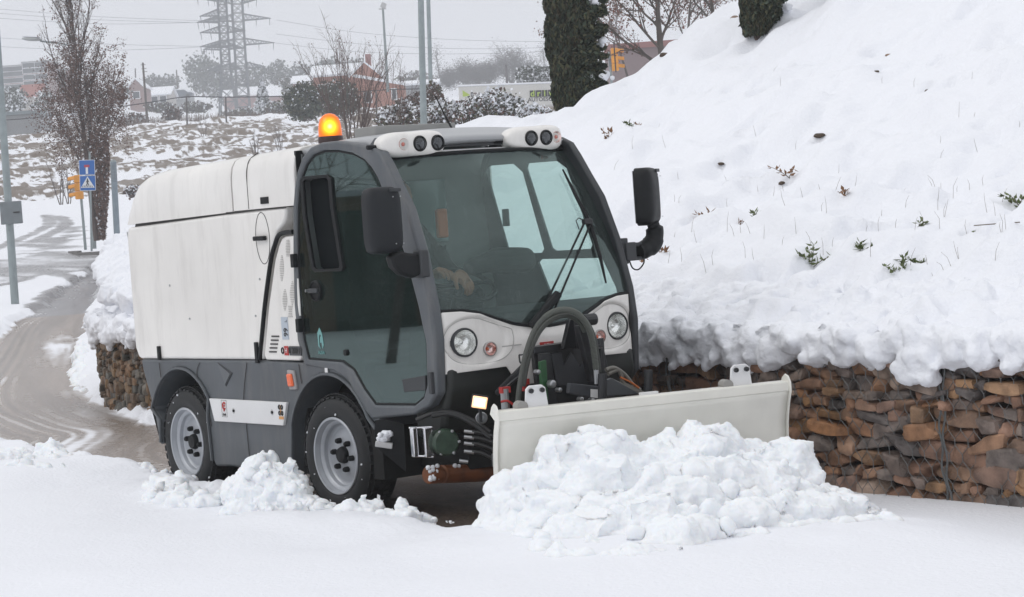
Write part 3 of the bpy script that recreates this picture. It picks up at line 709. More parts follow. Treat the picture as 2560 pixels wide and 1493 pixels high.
# arch lips, joints, recess
lp = MB()
lp.tube([(x, -W-.002, z) for x, z in [(-2.075, .32), (-2.06, .46)]+arch(WB, .45, 155, 38, 16, .335)+[(-1.425, .50), (-1.41, .24)]], .011, 6)
lp.tube([(x, -W-.002, z) for x, z in [(-.455, .20), (-.45, .30), (-.425, .46)]+arch(0, .455, 158, 30, 20, .325)+[(.46, .50)]], .011, 6)
split(lp, 'arch_lip', GREY, low, smooth=60)
jn = MB()
for pts in ([S(878*0+625, 906), S(617, 990), S(624, 1065), S(633, 1155)], [S(405, 906), S(410, 945)], [S(507, 906), S(500, 935), S(522, 1000), S(537, 1065)], [S(755, 910), S(757, 925), S(762, 958)]):
    jn.tube(smooth_line([(a, -W-.0005, b) for a, b in pts]), .0025, 4)
split(jn, 'joint', SEAM, low)
MB().prism([S(550, 905), S(588, 932), S(572, 966)], -W-.002, -.62).build('recess', GREYD, low, bevel=.004)
MB().prism([S(553, 908), S(584, 934), S(572, 960)], -W-.005, -.62).build('recess_plate', mat('grey2', (.12, .13, .14), .5), low)
pl_ = [S(534, 995), S(728, 1005), S(720, 1063), S(548, 1052)]
trim = MB().prism(pl_, -W-.012, -W+.01).build('side_plate', WHITE2, low, bevel=.004)
for q in (587, 683):
    c = S(q-4, 1027 if q < 600 else 1031, -W-.014)
    MB().lathe([(0, .004), (.012, .004), (.022, .0005), (.024, -.002)], (c[0], -W-.010, c[1]), (0, -1, 0), 16).build('dimple', mat('plate_shade', (.5, .5, .5), .4), trim, smooth=50)
    MB().tube([(c[0]+.008, -W-.02, c[1]), (c[0]+.008, -W, c[1])], .008, 10).build('bolt', BLACK, trim)
c = S(560, 1020, -W-.013)
lg = MB().tube([(c[0]+.016*math.cos(a)+.004, -W-.014, c[1]+.012+.02*math.sin(a)) for a in np.linspace(.5, 5.6, 14)], .005, 5)
lg.tube([(c[0]-.014, -W-.014, c[1]+.012), (c[0]+.016, -W-.014, c[1]+.012)], .004, 5); lg.tube([(c[0]+.0, -W-.014, c[1]-.01), (c[0]+.002, -W-.014, c[1]-.02)], .005, 5)
lg.build('red_emblem', RED, trim)
text('iLink', .024, (c[0], -W-.0135, c[1]-.038), FX, FZ, BK, 'lettering', trim, .9)
fr_ = MB()
for a, b in (((-.03, -.052), (.032, -.052)), ((.032, -.052), (.032, .045)), ((.032, .045), (-.03, .045)), ((-.03, .045), (-.03, -.052))): fr_.tube([(c[0]+a[0], -W-.0125, c[1]+a[1]), (c[0]+b[0], -W-.0125, c[1]+b[1])], .001, 4)
fr_.build('emblem_frame', SEAM, trim)
c = S(702, 1027, -W-.013); od = MB()
for a in (-.014, .014):
    for b in (-.014, .02): od.tube([(c[0]+a+.009*math.cos(t_), -W-.0135, c[1]+b+.011*math.sin(t_)) for t_ in np.linspace(0, 6.28, 12)], .0042, 5)
od.build('ring_emblem', BK, trim)
MB().box((c[0]+.001, -W-.0135, c[1]-.04), (.05, .003, .016)).build('orange_label', mat('label_orange', (.7, .35, .12), .5), trim)
MB().tube([(c[0], -W-.0135, c[1]-.022), (c[0], -W-.0135, c[1]+.03)], .003, 5).build('orange_stem', bpy.data.materials['label_orange'], trim)
c = S(724, 950, -W-.02)                                              # side marker
lampb = MB().prism([(c[0]-.045, c[1]+.055), (c[0]+.03, c[1]+.05), (c[0]+.05, c[1]-.055), (c[0]-.03, c[1]-.058)], -W-.012, -W+.01).build('side_marker', mat('marker_frame', (.35, .33, .33), .4), T, bevel=.008)
MB().prism([(c[0]-.034, c[1]+.034), (c[0]+.022, c[1]+.034), (c[0]+.036, c[1]-.036), (c[0]-.022, c[1]-.04)], -W-.026, -W-.008).build('orange_lens', ORL, lampb, bevel=.01)
c = S(816, 927, -W-.004); MB().box((c[0], -W-.004, c[1]), (.028, .004, .03)).build('sticker', WHITE2, low)
# ---- chassis
ch = MB().box((-.75, 0, .52), (2.9, .74, .50)); ch.box((.62, 0, .72), (.8, 1.12, .14)); ch.box((-.9, 0, .80), (2.6, 1.2, .05)); ch.box((.75, 0, .45), (.35, .8, .35)); ch.box((.38, -.46, .42), (.10, .3, .40)); ch.box((.38, .46, .42), (.10, .3, .40))
ch.box((-.88, -.48, .45), (1.0, .2, .42)); ch.box((-.88, .48, .45), (1.0, .2, .42)); ch.tube([(0, -.55, .325), (0, .55, .325)], .06, 10); ch.tube([(WB, -.55, .325), (WB, .55, .325)], .06, 10)
chas = ch.build('chassis', SOOT, T)
# ---- wheels
def wheel(name, x, ysign, steer=0.):
    R = .335; o = Vector((x, ysign*.64, R-.004)); ax = Vector((math.sin(steer), ysign*math.cos(steer), 0)) if True else None
    ax = Vector((-math.sin(steer)*ysign, ysign*math.cos(steer), 0))
    prof = [(.206, -.005), (.215, .004), (.235, .010), (.262, .012), (.285, .008), (.303, 0), (.3175, -.012), (.327, -.03), (R, -.045), (R, -.16), (.327, -.178), (.30, -.2), (.25, -.205), (.206, -.195)]
    wempty = MB().lathe(prof, o, ax, 72).build('wheel', RUBBER, T, smooth=30)
    wempty.name = 'wheel'
    tb = MB(); a = Vector((0, 0, 1)); b = ax.cross(a)                # tread blocks
    for k in range(60):
        for h, wd_, ph in ((-.040, .032, 0), (-.078, .03, .5), (-.116, .03, 0), (-.150, .028, .5)):
            an = 2*math.pi*(k+ph)/60; rad = a*math.cos(an)+b*math.sin(an); tan = ax.cross(rad)
            Rm = Matrix((tan, ax, rad)).transposed()
            tb.box(o+ax*h+rad*(R+.0005), (.030, wd_*1.02, .007), Rm)
    for k in range(40):
        an = 2*math.pi*k/40; rad = a*math.cos(an)+b*math.sin(an); tan = ax.cross(rad); Rm = Matrix((tan, ax, rad)).transposed()
        tb.box(o+ax*(-.012)+rad*.318, (.034, .022, .008), Rm)
    tb.build('tread', RUBBER, wempty)
    rim = MB().lathe([(.210, -.002), (.2125, .006), (.208, .011), (.199, .009), (.196, -.004), (.192, -.012), (.190, -.022), (.176, -.028), (.171, -.034), (.168, -.055), (.160, -.062), (.148, -.064), (.135, -.058), (.10, -.052), (.075, -.050), (.05, -.048), (.05, -.055), (0, -.055)], o, ax, 64).build('rim', SILVER, wempty, smooth=28)
    hb = MB().lathe([(.046, -.06), (.046, -.035), (.04, -.022), (.0, -.018)], o, ax, 20)
    hb.build('hub', BLACK, wempty, smooth=40)
    for k in range(6):
        an = 2*math.pi*k/6+.35; rad = a*math.cos(an)+b*math.sin(an); c = o+rad*.082
        MB().lathe([(.0155, -.056), (.0155, -.030), (.011, -.020), (0, -.018)], c, ax, 10).build('wheel_nut', BLACK, wempty, smooth=40)
    sn = MB()
    for k in range(13):                                             # clinging snow crumbs
        an = random.uniform(0, 6.28); rr_ = random.uniform(.225, .33); rad = a*math.cos(an)+b*math.sin(an); s_ = random.uniform(.0015, .009)
        sn.box(o+rad*rr_+ax*.010, (s_*1.5, s_, s_), Matrix.Rotation(random.uniform(0, 3), 3, ax))
    sn.build('snow_crumbs', SNOWF, wempty)
    return wempty
wheel('w', 0, -1, .05); wheel('w', WB, -1); wheel('w', 0, 1, -.05); wheel('w', WB, 1)

# ---- cab side frame (ring round the door), both sides
outer = [S(*q) for q in ((769, 912), (752, 850), (744, 760), (741, 640), (741, 520), (745, 470), (752, 428), (765, 392), (785, 368), (812, 356), (850, 352), (895, 358), (935, 366))]+\
        [(S(958, 380)[0], S(958, 380)[1])]+[S(*q) for q in ((975, 412), (998, 462), (1027, 522), (1059, 633), (1086, 766), (1097, 850), (1101, 984))]+[S(*q) for q in ((1083, 1015), (1045, 1036), (939, 1048), (905, 1010), (880, 950), (840, 925))]
inner = [S(*q) for q in ((777, 898), (765, 850), (755, 760), (750, 640), (750, 520), (754, 475), (761, 440), (773, 408), (790, 387), (815, 376), (850, 375), (888, 382), (918, 398))]+\
        [S(937, 418)]+[S(*q) for q in ((953, 445), (968, 482), (986, 535), (1022, 640), (1055, 766), (1074, 857), (1077, 960))]+[S(*q) for q in ((1068, 994), (1045, 1013), (945, 1012), (918, 975), (890, 925), (862, 905))]
def lean(o, k=.062):
    for v in o.data.vertices: v.co.y -= k*max(0, v.co.z-1.1)
    return o
MB().ring(outer, inner, -.665, -.60).build('cab_frame', GREY, T, bevel=.014, seg=3)
lean(MB().ring(outer, inner, .645, .605).build('cab_frame', GREYD, T, bevel=.010, seg=3))
# ---- doors
def shrink(poly, d):
    c = np.mean(poly, 0); return [tuple(np.array(p)+(c-np.array(p))/np.linalg.norm(c-np.array(p))*d) for p in poly]
dp = shrink(inner, .006)
seal2 = MB().tube([(x, -.648, z) for x, z in dp+[dp[0]]], .008, 6)
wo = [S(*q) for q in ((757, 450), (766, 441), (825, 436), (836, 445), (842, 520), (866, 670), (862, 678), (795, 680), (786, 672), (764, 540))]
def plate_with_holes(outer_, holes, y0, y1):
    cu = bpy.data.curves.new('plate', 'CURVE'); cu.dimensions = '2D'; cu.fill_mode = 'BOTH'; cu.extrude = abs(y1-y0)/2
    for L in [outer_]+holes:
        sp_ = cu.splines.new('POLY'); sp_.points.add(len(L)-1); sp_.use_cyclic_u = True
        for q, p in zip(sp_.points, L): q.co = (float(p[0]), float(p[1]), 0, 1)
    ob = bpy.data.objects.new('plate', cu); COL.objects.link(ob)
    me = bpy.data.meshes.new_from_object(ob.evaluated_get(bpy.context.evaluated_depsgraph_get())); bpy.data.objects.remove(ob)
    m = MB(); m.v = [(v.co.x, (y0+y1)/2+v.co.z, v.co.y) for v in me.vertices]; m.f = [tuple(p.vertices) for p in me.polygons]; return m
door = plate_with_holes(dp, [shrink(wo, .012)], -.650, -.642).build('door', GL_DOOR, T)
door['label'] = 'dark tinted glass door with small opening window'
seal2.build('door_seal', BLACK, door)
lowp = [S(770, 880), S(773, 893), S(862, 903), S(890, 923), S(918, 973), S(946, 1008), S(1040, 1009), S(1066, 990), S(1075, 960)]+[S(1020, 1005-8), S(955, 990), S(925, 950), S(900, 900), S(868, 885)]
MB().prism([S(760, 800), S(770, 893), S(862, 903), S(890, 923), S(905, 945), S(912, 905), S(890, 860), S(870, 800)], -.638, -.63).build('door_card', mat('door_card', (.02, .022, .026), .6), door)
MB().prism([S(1012, 948), S(1070, 938), S(1072, 975), S(1018, 980)], -.66, -.651).build('lower_hinge_plate', GREYD, door, bevel=.003)
wo = [S(*q) for q in ((757, 450), (766, 441), (825, 436), (836, 445), (842, 520), (866, 670), (862, 678), (795, 680), (786, 672), (764, 540))]
wi = [S(*q) for q in ((765, 455), (771, 449), (822, 444), (828, 450), (834, 520), (857, 664), (854, 671), (799, 673), (792, 667), (772, 540))]
ow = MB().ring(wo, wi, -.662, -.645).build('opening_window', BLACK, door, bevel=.004)
MB().prism(wi, -.615, -.608).build('window_pane', mat('unlit_interior', (.006, .008, .009), .6, spec=.05), ow)  # near-black sheet painted as the shade inside the open window
c = S(785, 728, -.67)
hd = MB().lathe([(.058, 0), (.058, .012), (.05, .018), (.046, .010), (.0, .006)], (c[0], -.652, c[1]), (0, -1, 0), 28).build('handle', BLACK, door, smooth=40)
MB().box((c[0]-.008, -.672, c[1]+.002), (.10, .016, .026)).build('handle_grip', GREYD, hd, bevel=.006)
c = S(772, 727, -.67); MB().tube([(c[0]-.02, -.68, c[1]), (c[0]-.02, -.66, c[1])], .008, 10).build('lock', STEEL, hd)
c = S(864, 882, -.655); MB().tube([(c[0], -.66, c[1]), (c[0], -.63, c[1])], .017, 16).build('grommet', BLACK, door)
for q in ((735, 652), (748, 814)):
    c = S(*q, -.672); MB().box((c[0], -.672, c[1]), (.035, .03, .075)).build('door_hinge', BLACK, door, bevel=.004)
c = S(1078, 958, -.675); MB().box((c[0], -.675, c[1]), (.03, .02, .11)).build('door_hinge', GREYD, door, bevel=.004)
c = S(801, 849, -.653)
em = MB().prism([(c[0]-.03, c[1]+.035), (c[0]-.005, c[1]+.065), (c[0]+.02, c[1]+.03), (c[0]+.03, c[1]-.03), (c[0]+.015, c[1]-.05), (c[0]+.008, c[1]-.015), (c[0]-.008, c[1]-.02), (c[0]-.005, c[1]+.01), (c[0]+.008, c[1]+.02), (c[0]-.004, c[1]+.03), (c[0]-.015, c[1]+.012), (c[0]-.016, c[1]-.03), (c[0]-.006, c[1]-.052), (c[0]-.028, c[1]-.035)], -.6525, -.651)
em.build('emblem', TEAL, door)
text('AUSA', .028, (c[0], -.6525, c[1]-.072), FX, FZ, TEAL, 'lettering', door, 1.0)
# far door: frames and clear panes through which the bank shows
fd = MB()
Yf = .60
def SF(x, y): return S(x, y, Yf)
panes = [[SF(*q) for q in ((1226, 425), (1236, 414), (1296, 409), (1318, 430), (1362, 622), (1356, 632), (1284, 635), (1272, 628))],
         [SF(*q) for q in ((1327, 420), (1331, 408), (1405, 402), (1428, 420), (1483, 612), (1478, 622), (1390, 627), (1380, 620))],
         [SF(*q) for q in ((1345, 656), (1352, 648), (1505, 645), (1522, 655), (1545, 715), (1540, 735), (1400, 760), (1372, 735))]]
# door plate = inner polygon with three holes, made by boolean-free bridging: bars between the panes
def plate_with_holes(outer_, holes, y0, y1):
    cu = bpy.data.curves.new('plate', 'CURVE'); cu.dimensions = '2D'; cu.fill_mode = 'BOTH'; cu.extrude = abs(y1-y0)/2
    for L in [outer_]+holes:
        sp_ = cu.splines.new('POLY'); sp_.points.add(len(L)-1); sp_.use_cyclic_u = True
        for q, p in zip(sp_.points, L): q.co = (float(p[0]), float(p[1]), 0, 1)
    ob = bpy.data.objects.new('plate', cu); COL.objects.link(ob)
    me = bpy.data.meshes.new_from_object(ob.evaluated_get(bpy.context.evaluated_depsgraph_get())); bpy.data.objects.remove(ob)
    m = MB(); m.v = [(v.co.x, (y0+y1)/2+v.co.z, v.co.y) for v in me.vertices]; m.f = [tuple(p.vertices) for p in me.polygons]; return m
fdoor = plate_with_holes(shrink(inner, .004), panes, .612, .624).build('door', GREYD, T); lean(fdoor)
for pz in panes: lean(MB().prism(shrink(pz, .0), .617, .619).build('door_pane', GL_SIDE, fdoor))
cst = SF(1253, 545); MB().box((cst[0], .632, cst[1]), (.05, .02, .10)).build('window_latch', BLACK, fdoor, bevel=.005)

# ---- cab shell: roof, rear wall, floor, dashboard, seat
cab = MB()
cab.grid(lambda u, v: (-.19+.83*u, -.60+1.20*v, 1.985+.05*math.sin(math.pi*v)**.5*1.0+.012*math.sin(math.pi*u)-.055*max(0, u-.8)/.2), 16, 20)
roof = cab.build('roof', mat('roof_paint', (.40, .41, .42), .35), T, smooth=60, solid=.03)
ci = MB().box((-.20, 0, 1.42), (.03, 1.22, 1.12)).build('rear_wall', mat('cab_lining', (.17, .18, .18), .8), T)
MB().prism([(-.18-.0, 1.45)]+[(-.18, 1.45)], 0, 0) if False else None
rw = MB().box((-.178, -.02, 1.62), (.012, .66, .36)).build('rear_window', mat('rear_glass', (.10, .15, .145), .1, coat=1), ci, bevel=.02)
MB().box((-.205, 0, 1.4), (.02, 1.28, 1.2)).build('collar_gap', BLACK, ci)
MB().box((.42, 0, .78), (1.2, 1.2, .04)).build('floor', SOOT, T)
dash = MB().prism([(1.0, .82), (1.02, 1.06), (.90, 1.10), (.72, 1.04), (.70, .82)], -.58, .58).build('dashboard', mat('dash', (.02, .025, .025), .7), T, bevel=.02)
stc = on(1110, 600, 0, .50)
st = MB(); cxw = Vector((.62, stc[1]*1.0, 1.22)); tn = Vector((.45, 0, .89)); aa = Vector((0, 1, 0)); bb = tn.cross(aa)
st.tube([cxw+(aa*math.cos(t_)+bb*math.sin(t_))*.19 for t_ in np.linspace(0, 2*math.pi, 36)], .014, 8)
st.tube([cxw-aa*.19, cxw+aa*.19], .012, 6); st.tube([cxw, cxw-tn*.25], .025, 8)
st.build('steering_wheel', BLACK, T, smooth=60)
seatm = mat('seat_fabric', (.05, .053, .055), .9)
SY = -.16
se = MB().box((.05, SY, 1.0), (.50, .50, .14)); seat = se.build('seat', seatm, T, bevel=.05, seg=4)
MB().box((-.13, SY, 1.33), (.12, .46, .62)).build('backrest', seatm, seat, bevel=.05, seg=4)
# ---- windscreen
WSZ = [(1.107, 1.052), (1.25, 1.022), (1.44, .946), (1.69, .800), (1.80, .722), (1.90, .633)]
def ws_edge_x(z): return float(np.interp(z, *zip(*WSZ)))
def ws_bot(y):
    a = abs(y); return float(np.interp(a, [0, .10, .22, .30, .40, .50, .62], [.985, .992, 1.015, 1.045, 1.085, 1.104, 1.107]))
def ws_surf(y, z):
    z2 = max(z, 1.107); x = ws_edge_x(z2)+(.09-.02*sstep(1.4, 1.9, z))*(1-(y/.62)**2)+.12*max(0, 1.107-z); return x
def ws_fn(u, v):
    hw = .620-.048*v; y = -hw+2*hw*u; zb = ws_bot(y*.62/hw); zt = 1.905+.012*(1-(y/.57)**2); z = zb+(zt-zb)*v
    return (ws_surf(y*.62/hw*.999, z), y, z)
ws = MB().grid(ws_fn, 32, 30).build('windscreen', GL_WS, T, smooth=80)
rimw = MB()
pts = [ws_fn(u, 0) for u in np.linspace(0, 1, 33)]+[ws_fn(1, v) for v in np.linspace(0, 1, 31)][1:]+[ws_fn(u, 1) for u in np.linspace(1, 0, 33)][1:]+[ws_fn(0, v) for v in np.linspace(1, 0, 31)][1:]
rimw.tube([(p[0]+.004, p[1], p[2]) for p in pts], .011, 6); rimw.build('windscreen_seal', BLACK, ws)
# grey pillars join frame to glass
for sg in (-1, 1):
    pm = MB().grid(lambda u, v: ((lambda p: (p[0]-.012*(1-u)-.03*u, sg*(abs(p[1])+.004+(.655-abs(p[1]))*u), p[2]))(ws_fn(0, v))), 4, 30)
    pm.build('pillar', GREY if sg < 0 else BLACK, T, smooth=80, solid=.012)
# ---- white front panel
def pb(y): a = abs(y); return float(np.interp(a, [0, .17, .235, .27, .62], [.70, .70, .74, .80, .79]))
def fp_fn(u, v):
    y = -.628+1.256*u; zt = ws_bot(y)-.004; zb = pb(y); z = zb+(zt-zb)*v
    x = 1.052+.09*(1-(y/.63)**2)+.03*sstep(0, .6, 1-v)*0+.012
    a = abs(y)
    x += -.05*sstep(.585, .628, a)                                  # wraps round the corner
    # lamp pods stand slightly proud, the centre is dished with a bulge at the middle
    e = ((a-.43)/.175)**2+((z-.945-.05*(a-.43))/.125)**2
    x -= .014*sstep(1.15, .85, e)
    x += .022*sstep(.26, .12, a)*sstep(1.0, .93, z)
    return (x, y, z)
fpm = MB().grid(fp_fn, 150, 64)
def _keep(f):
    c = np.mean([fpm.v[i] for i in f], 0); a = abs(c[1])
    return math.hypot(a-.489, c[2]-.942) > .069 and math.hypot(a-.352, c[2]-.897) > .033
fpm.f = [f for f in fpm.f if _keep(f)]
fpan = fpm.build('front_panel', WHITE, T, smooth=80, solid=.012)
ln = MB()
for sg in (-1, 1):
    L = []
    for t_ in np.linspace(0, 2*math.pi, 60):
        cy, cz = math.cos(t_), math.sin(t_)
        yy = .41+.185*np.sign(cy)*abs(cy)**.75; zz_ = .945+.118*np.sign(cz)*abs(cz)**.8+.0*cy
        zz_ = min(zz_, ws_bot(yy)-.03); zz_ = max(zz_, pb(yy)+.03)
        u_ = (sg*yy+.628)/1.256; z0, z1 = pb(yy), ws_bot(yy)-.004
        p = fp_fn(u_, (zz_-z0)/(z1-z0)); L.append((p[0]+.0065, p[1], p[2]))
    ln.tube(L, .0022, 4)
split(ln, 'moulding', SEAMW, fpan)
def lampset(sg):
    y = sg*.489; hx = 1.052+.09*(1-(y/.63)**2); d = Vector((1, sg*.05, 0)).normalized()
    o = Vector((hx+.006, y, .942))
    hl = MB().lathe([(.073, -.03), (.0745, .008), (.069, .014), (.066, .011), (.065, -.01)], o, d, 40).build('headlight', GREYD, T, smooth=50)
    MB().lathe([(.064, .006), (.058, -.018), (.041, -.038), (.021, -.048), (.010, -.026), (0, -.024)], o, d, 32).build('reflector', REFL, hl, smooth=60)
    MB().lathe([(.065, .008), (.05, .016), (.025, .022), (0, .023)], o, d, 32).build('lens', LENS, hl, smooth=60)
    o2 = Vector((1.052+.09*(1-(.352/.63)**2)+.004, sg*.352, .897))
    il = MB().lathe([(.038, -.02), (.038, .009), (.034, .012), (.032, .006)], o2, d, 28).build('indicator', mat('indicator_ring', (.4, .38, .37), .3, metal=.6) if 'indicator_ring' not in bpy.data.materials else bpy.data.materials['indicator_ring'], T, smooth=50)
    MB().lathe([(.032, .006), (.027, -.012), (.012, -.018), (0, -.018)], o2, d, 24).build('reflector', bpy.data.materials.get('pink_refl') or mat('pink_refl', (.95, .72, .68), .2, metal=.9, bump=.6, bscale=90, bdist=.003), il, smooth=60)
    MB().lathe([(.009, -.018), (.009, -.004), (0, .002)], o2+Vector((0, -.010, 0)), d, 12).build('bulb', ORL, il, smooth=60)
    MB().lathe([(.032, .008), (.016, .012), (0, .014)], o2, d, 24).build('lens', LENS, il, smooth=60)
lampset(-1); lampset(1)
c = on(1364, 862, 0, 1.175); MB().box((1.186, c[1], c[2]), (.006, .085, .032)).build('red_badge', RED, fpan)
text('AUSA', .018, (1.191, c[1], c[2]), (0, 1, 0), FZ, WHITE2, 'lettering', fpan)
for sg in (-.2, .06): MB().box((1.168, sg-.05, .905), (.004, .12, .006)).build('groove', SEAMW, fpan)
# black belly under the panel
MB().prism([(1.04, .60), (1.10, .70), (1.09, .83), (.75, .83), (.75, .45), (1.0, .48)], -.60, .60).build('belly_pan', mat('belly', (.010, .012, .010), .5), T, bevel=.03)
# ---- roof lamps
def pod(y0, y1, lamps, ind):
    z = 1.972; x = .655; L = y1-y0
    pr = [(0, .012, .025), (.03, .036, .045), (.10, .056, .056), (.20, .066, .064), (.35, .068, .068), (.50, .066, .068), (.65, .070, .070), (.80, .072, .068), (.93, .064, .060), (.98, .046, .045), (1.0, .01, .02)]
    m = MB(); n = 24
    for k, (s_, rz, rx) in enumerate(pr):
        y = y0+L*s_
        for j in range(n):
            a = 2*math.pi*j/n; ca, sa = math.cos(a), math.sin(a); p_ = .62
            m.v.append((x-.02+rx*np.sign(ca)*abs(ca)**p_, y, z+rz*np.sign(sa)*abs(sa)**p_))
    for k in range(len(pr)-1):
        for j in range(n): m.f.append((k*n+j, k*n+(j+1) % n, (k+1)*n+(j+1) % n, (k+1)*n+j))
    m.f.append(tuple(range(n))); m.f.append(tuple((len(pr)-1)*n+j for j in range(n)))
    b_ = m.build('lamp_pod', WHITE, T, smooth=50, sub=1)
    r_ = .041
    for y in lamps:
        o = Vector((x+.043, y, z)); d = Vector((1, 0, -.05)).normalized()
        rg = MB().lathe([(r_, -.02), (r_+.001, .006), (r_-.004, .014), (r_-.009, .010)], o, d, 32).build('work_lamp', BLACK, b_, smooth=40)
        MB().lathe([(r_-.008, .006), (r_*.5, .011), (0, .013)], o, d, 28).build('lamp_lens', LAMPD, rg, smooth=60)
    o = Vector((x+.040, ind, z)); d = Vector((1, 0, -.02)).normalized()
    ir = MB().lathe([(.030, -.006), (.031, .006), (.02, .002), (.012, -.002), (0, -.002)], o, d, 28).build('indicator_reflector', bpy.data.materials['pink_refl'], b_, smooth=60)
    MB().lathe([(.012, .0), (.010, .010), (0, .014)], o+Vector((0, -.006, 0)), d, 12).build('indicator_bulb', bpy.data.materials.get('salmon') or mat('salmon', (.7, .25, .2), .3), ir, smooth=60)
    MB().lathe([(.031, .006), (.018, .011), (0, .013)], o, d, 24).build('lens', LENS, ir, smooth=60)
    MB().tube([(x-.03, y0-.05, z-.005), (x-.03, y0+.08, z-.005)], .012, 8).build('pod_mount', BLACK, b_)
pod(-.640, -.240, (-.303, -.414), -.512); pod(.160, .530, (.303, .401), .474)
rb = MB().box((.60, 0, 1.960), (.05, 1.0, .022)); rb.build('roof_bar', GREYD, roof)
MB().box((.585, 0, 1.99), (.05, 1.06, .035)).build('roof_edge', WHITE2, roof, bevel=.01)
MB().box((.618, 0, 1.928), (.03, 1.06, .014)).build('roof_trim', WHITE2, roof)
MB().box((.61, 0, 1.915), (.03, 1.08, .02)).build('roof_gutter', BLACK, roof)
# box on roof behind pod
c0 = on(913, 345, 0, .20); c1 = on(1112, 337, 0, .20)
MB().box((.20, (c0[1]+c1[1])/2, 2.065), (.22, abs(c1[1]-c0[1]), .055)).build('roof_box', mat('box_grey', (.30, .30, .29), .5), roof, bevel=.004)
# bracket fin at the corner of the roof
MB().prism([S(925, 372, -.60), S(944, 344, -.60), S(962, 372, -.60), S(968, 386, -.60)], -.62, -.59).build('corner_bracket', GREY, roof, bevel=.004)
# ---- beacon
bo = Vector((-.30, -.35, 2.035))
bc = MB().lathe([(.0, 0), (.070, 0), (.072, .022), (.068, .040), (0, .040)], bo, (0, 0, 1), 32).build('beacon', mat('beacon_base', (.04, .02, .02), .4), T, smooth=40)
amber = bpy.data.materials.new('amber_dome'); amber.use_nodes = True; N = amber.node_tree; b = N.nodes['Principled BSDF']
b.inputs['Base Color'].default_value = (.95, .20, .005, 1); b.inputs['Roughness'].default_value = .12; b.inputs['Emission Color'].default_value = (1, .22, .0, 1)
lw = N.nodes.new('ShaderNodeTexCoord'); gr_ = N.nodes.new('ShaderNodeVectorMath'); gr_.operation = 'DISTANCE'; gr_.inputs[1].default_value = (-.243, -.384, 2.128)
N.links.new(lw.outputs['Object'], gr_.inputs[0]); mp = N.nodes.new('ShaderNodeMapRange'); mp.interpolation_type = 'SMOOTHSTEP'
mp.inputs[1].default_value = .075; mp.inputs[2].default_value = .008; mp.inputs[3].default_value = .28; mp.inputs[4].default_value = 2.6
N.links.new(gr_.outputs['Value'], mp.inputs[0]); N.links.new(mp.outputs[0], b.inputs['Emission Strength'])
rp = N.nodes.new('ShaderNodeValToRGB'); rp.color_ramp.elements[0].position = 0; rp.color_ramp.elements[0].color = (1, .78, .30, 1); rp.color_ramp.elements[1].position = 1; rp.color_ramp.elements[1].color = (.85, .10, .0, 1)
e_ = rp.color_ramp.elements.new(.22); e_.color = (1, .60, .03, 1); e_ = rp.color_ramp.elements.new(.55); e_.color = (1, .34, .0, 1)
ms_ = N.nodes.new('ShaderNodeMath'); ms_.operation = 'MULTIPLY'; ms_.inputs[1].default_value = 13; N.links.new(gr_.outputs['Value'], ms_.inputs[0]); N.links.new(ms_.outputs[0], rp.inputs[0]); N.links.new(rp.outputs[0], b.inputs['Emission Color'])
MB().lathe([(.066, .040), (.066, .075), (.062, .110), (.052, .140), (.032, .160), (.012, .167), (0, .168)], bo, (0, 0, 1), 36).build('dome', amber, bc, smooth=60)
MB().lathe([(.0, .100), (.018, .104), (.018, .134), (0, .138)], bo+Vector((.02, -.012, -.032)), (0, 0, 1), 12).build('bulb', mat('hot_bulb', (1, .9, .4), .4, emit=(1, .75, .25), estr=6), bc)
# ---- antenna
MB().tube(smooth_line([(.44, 0, 2.0), (.40, 0, 2.05), (.33, 0, 2.14), (.255, 0, 2.245)]), [.008]*6+[.006]*6+[.004]*7, 6).build('antenna', BLACK, roof)
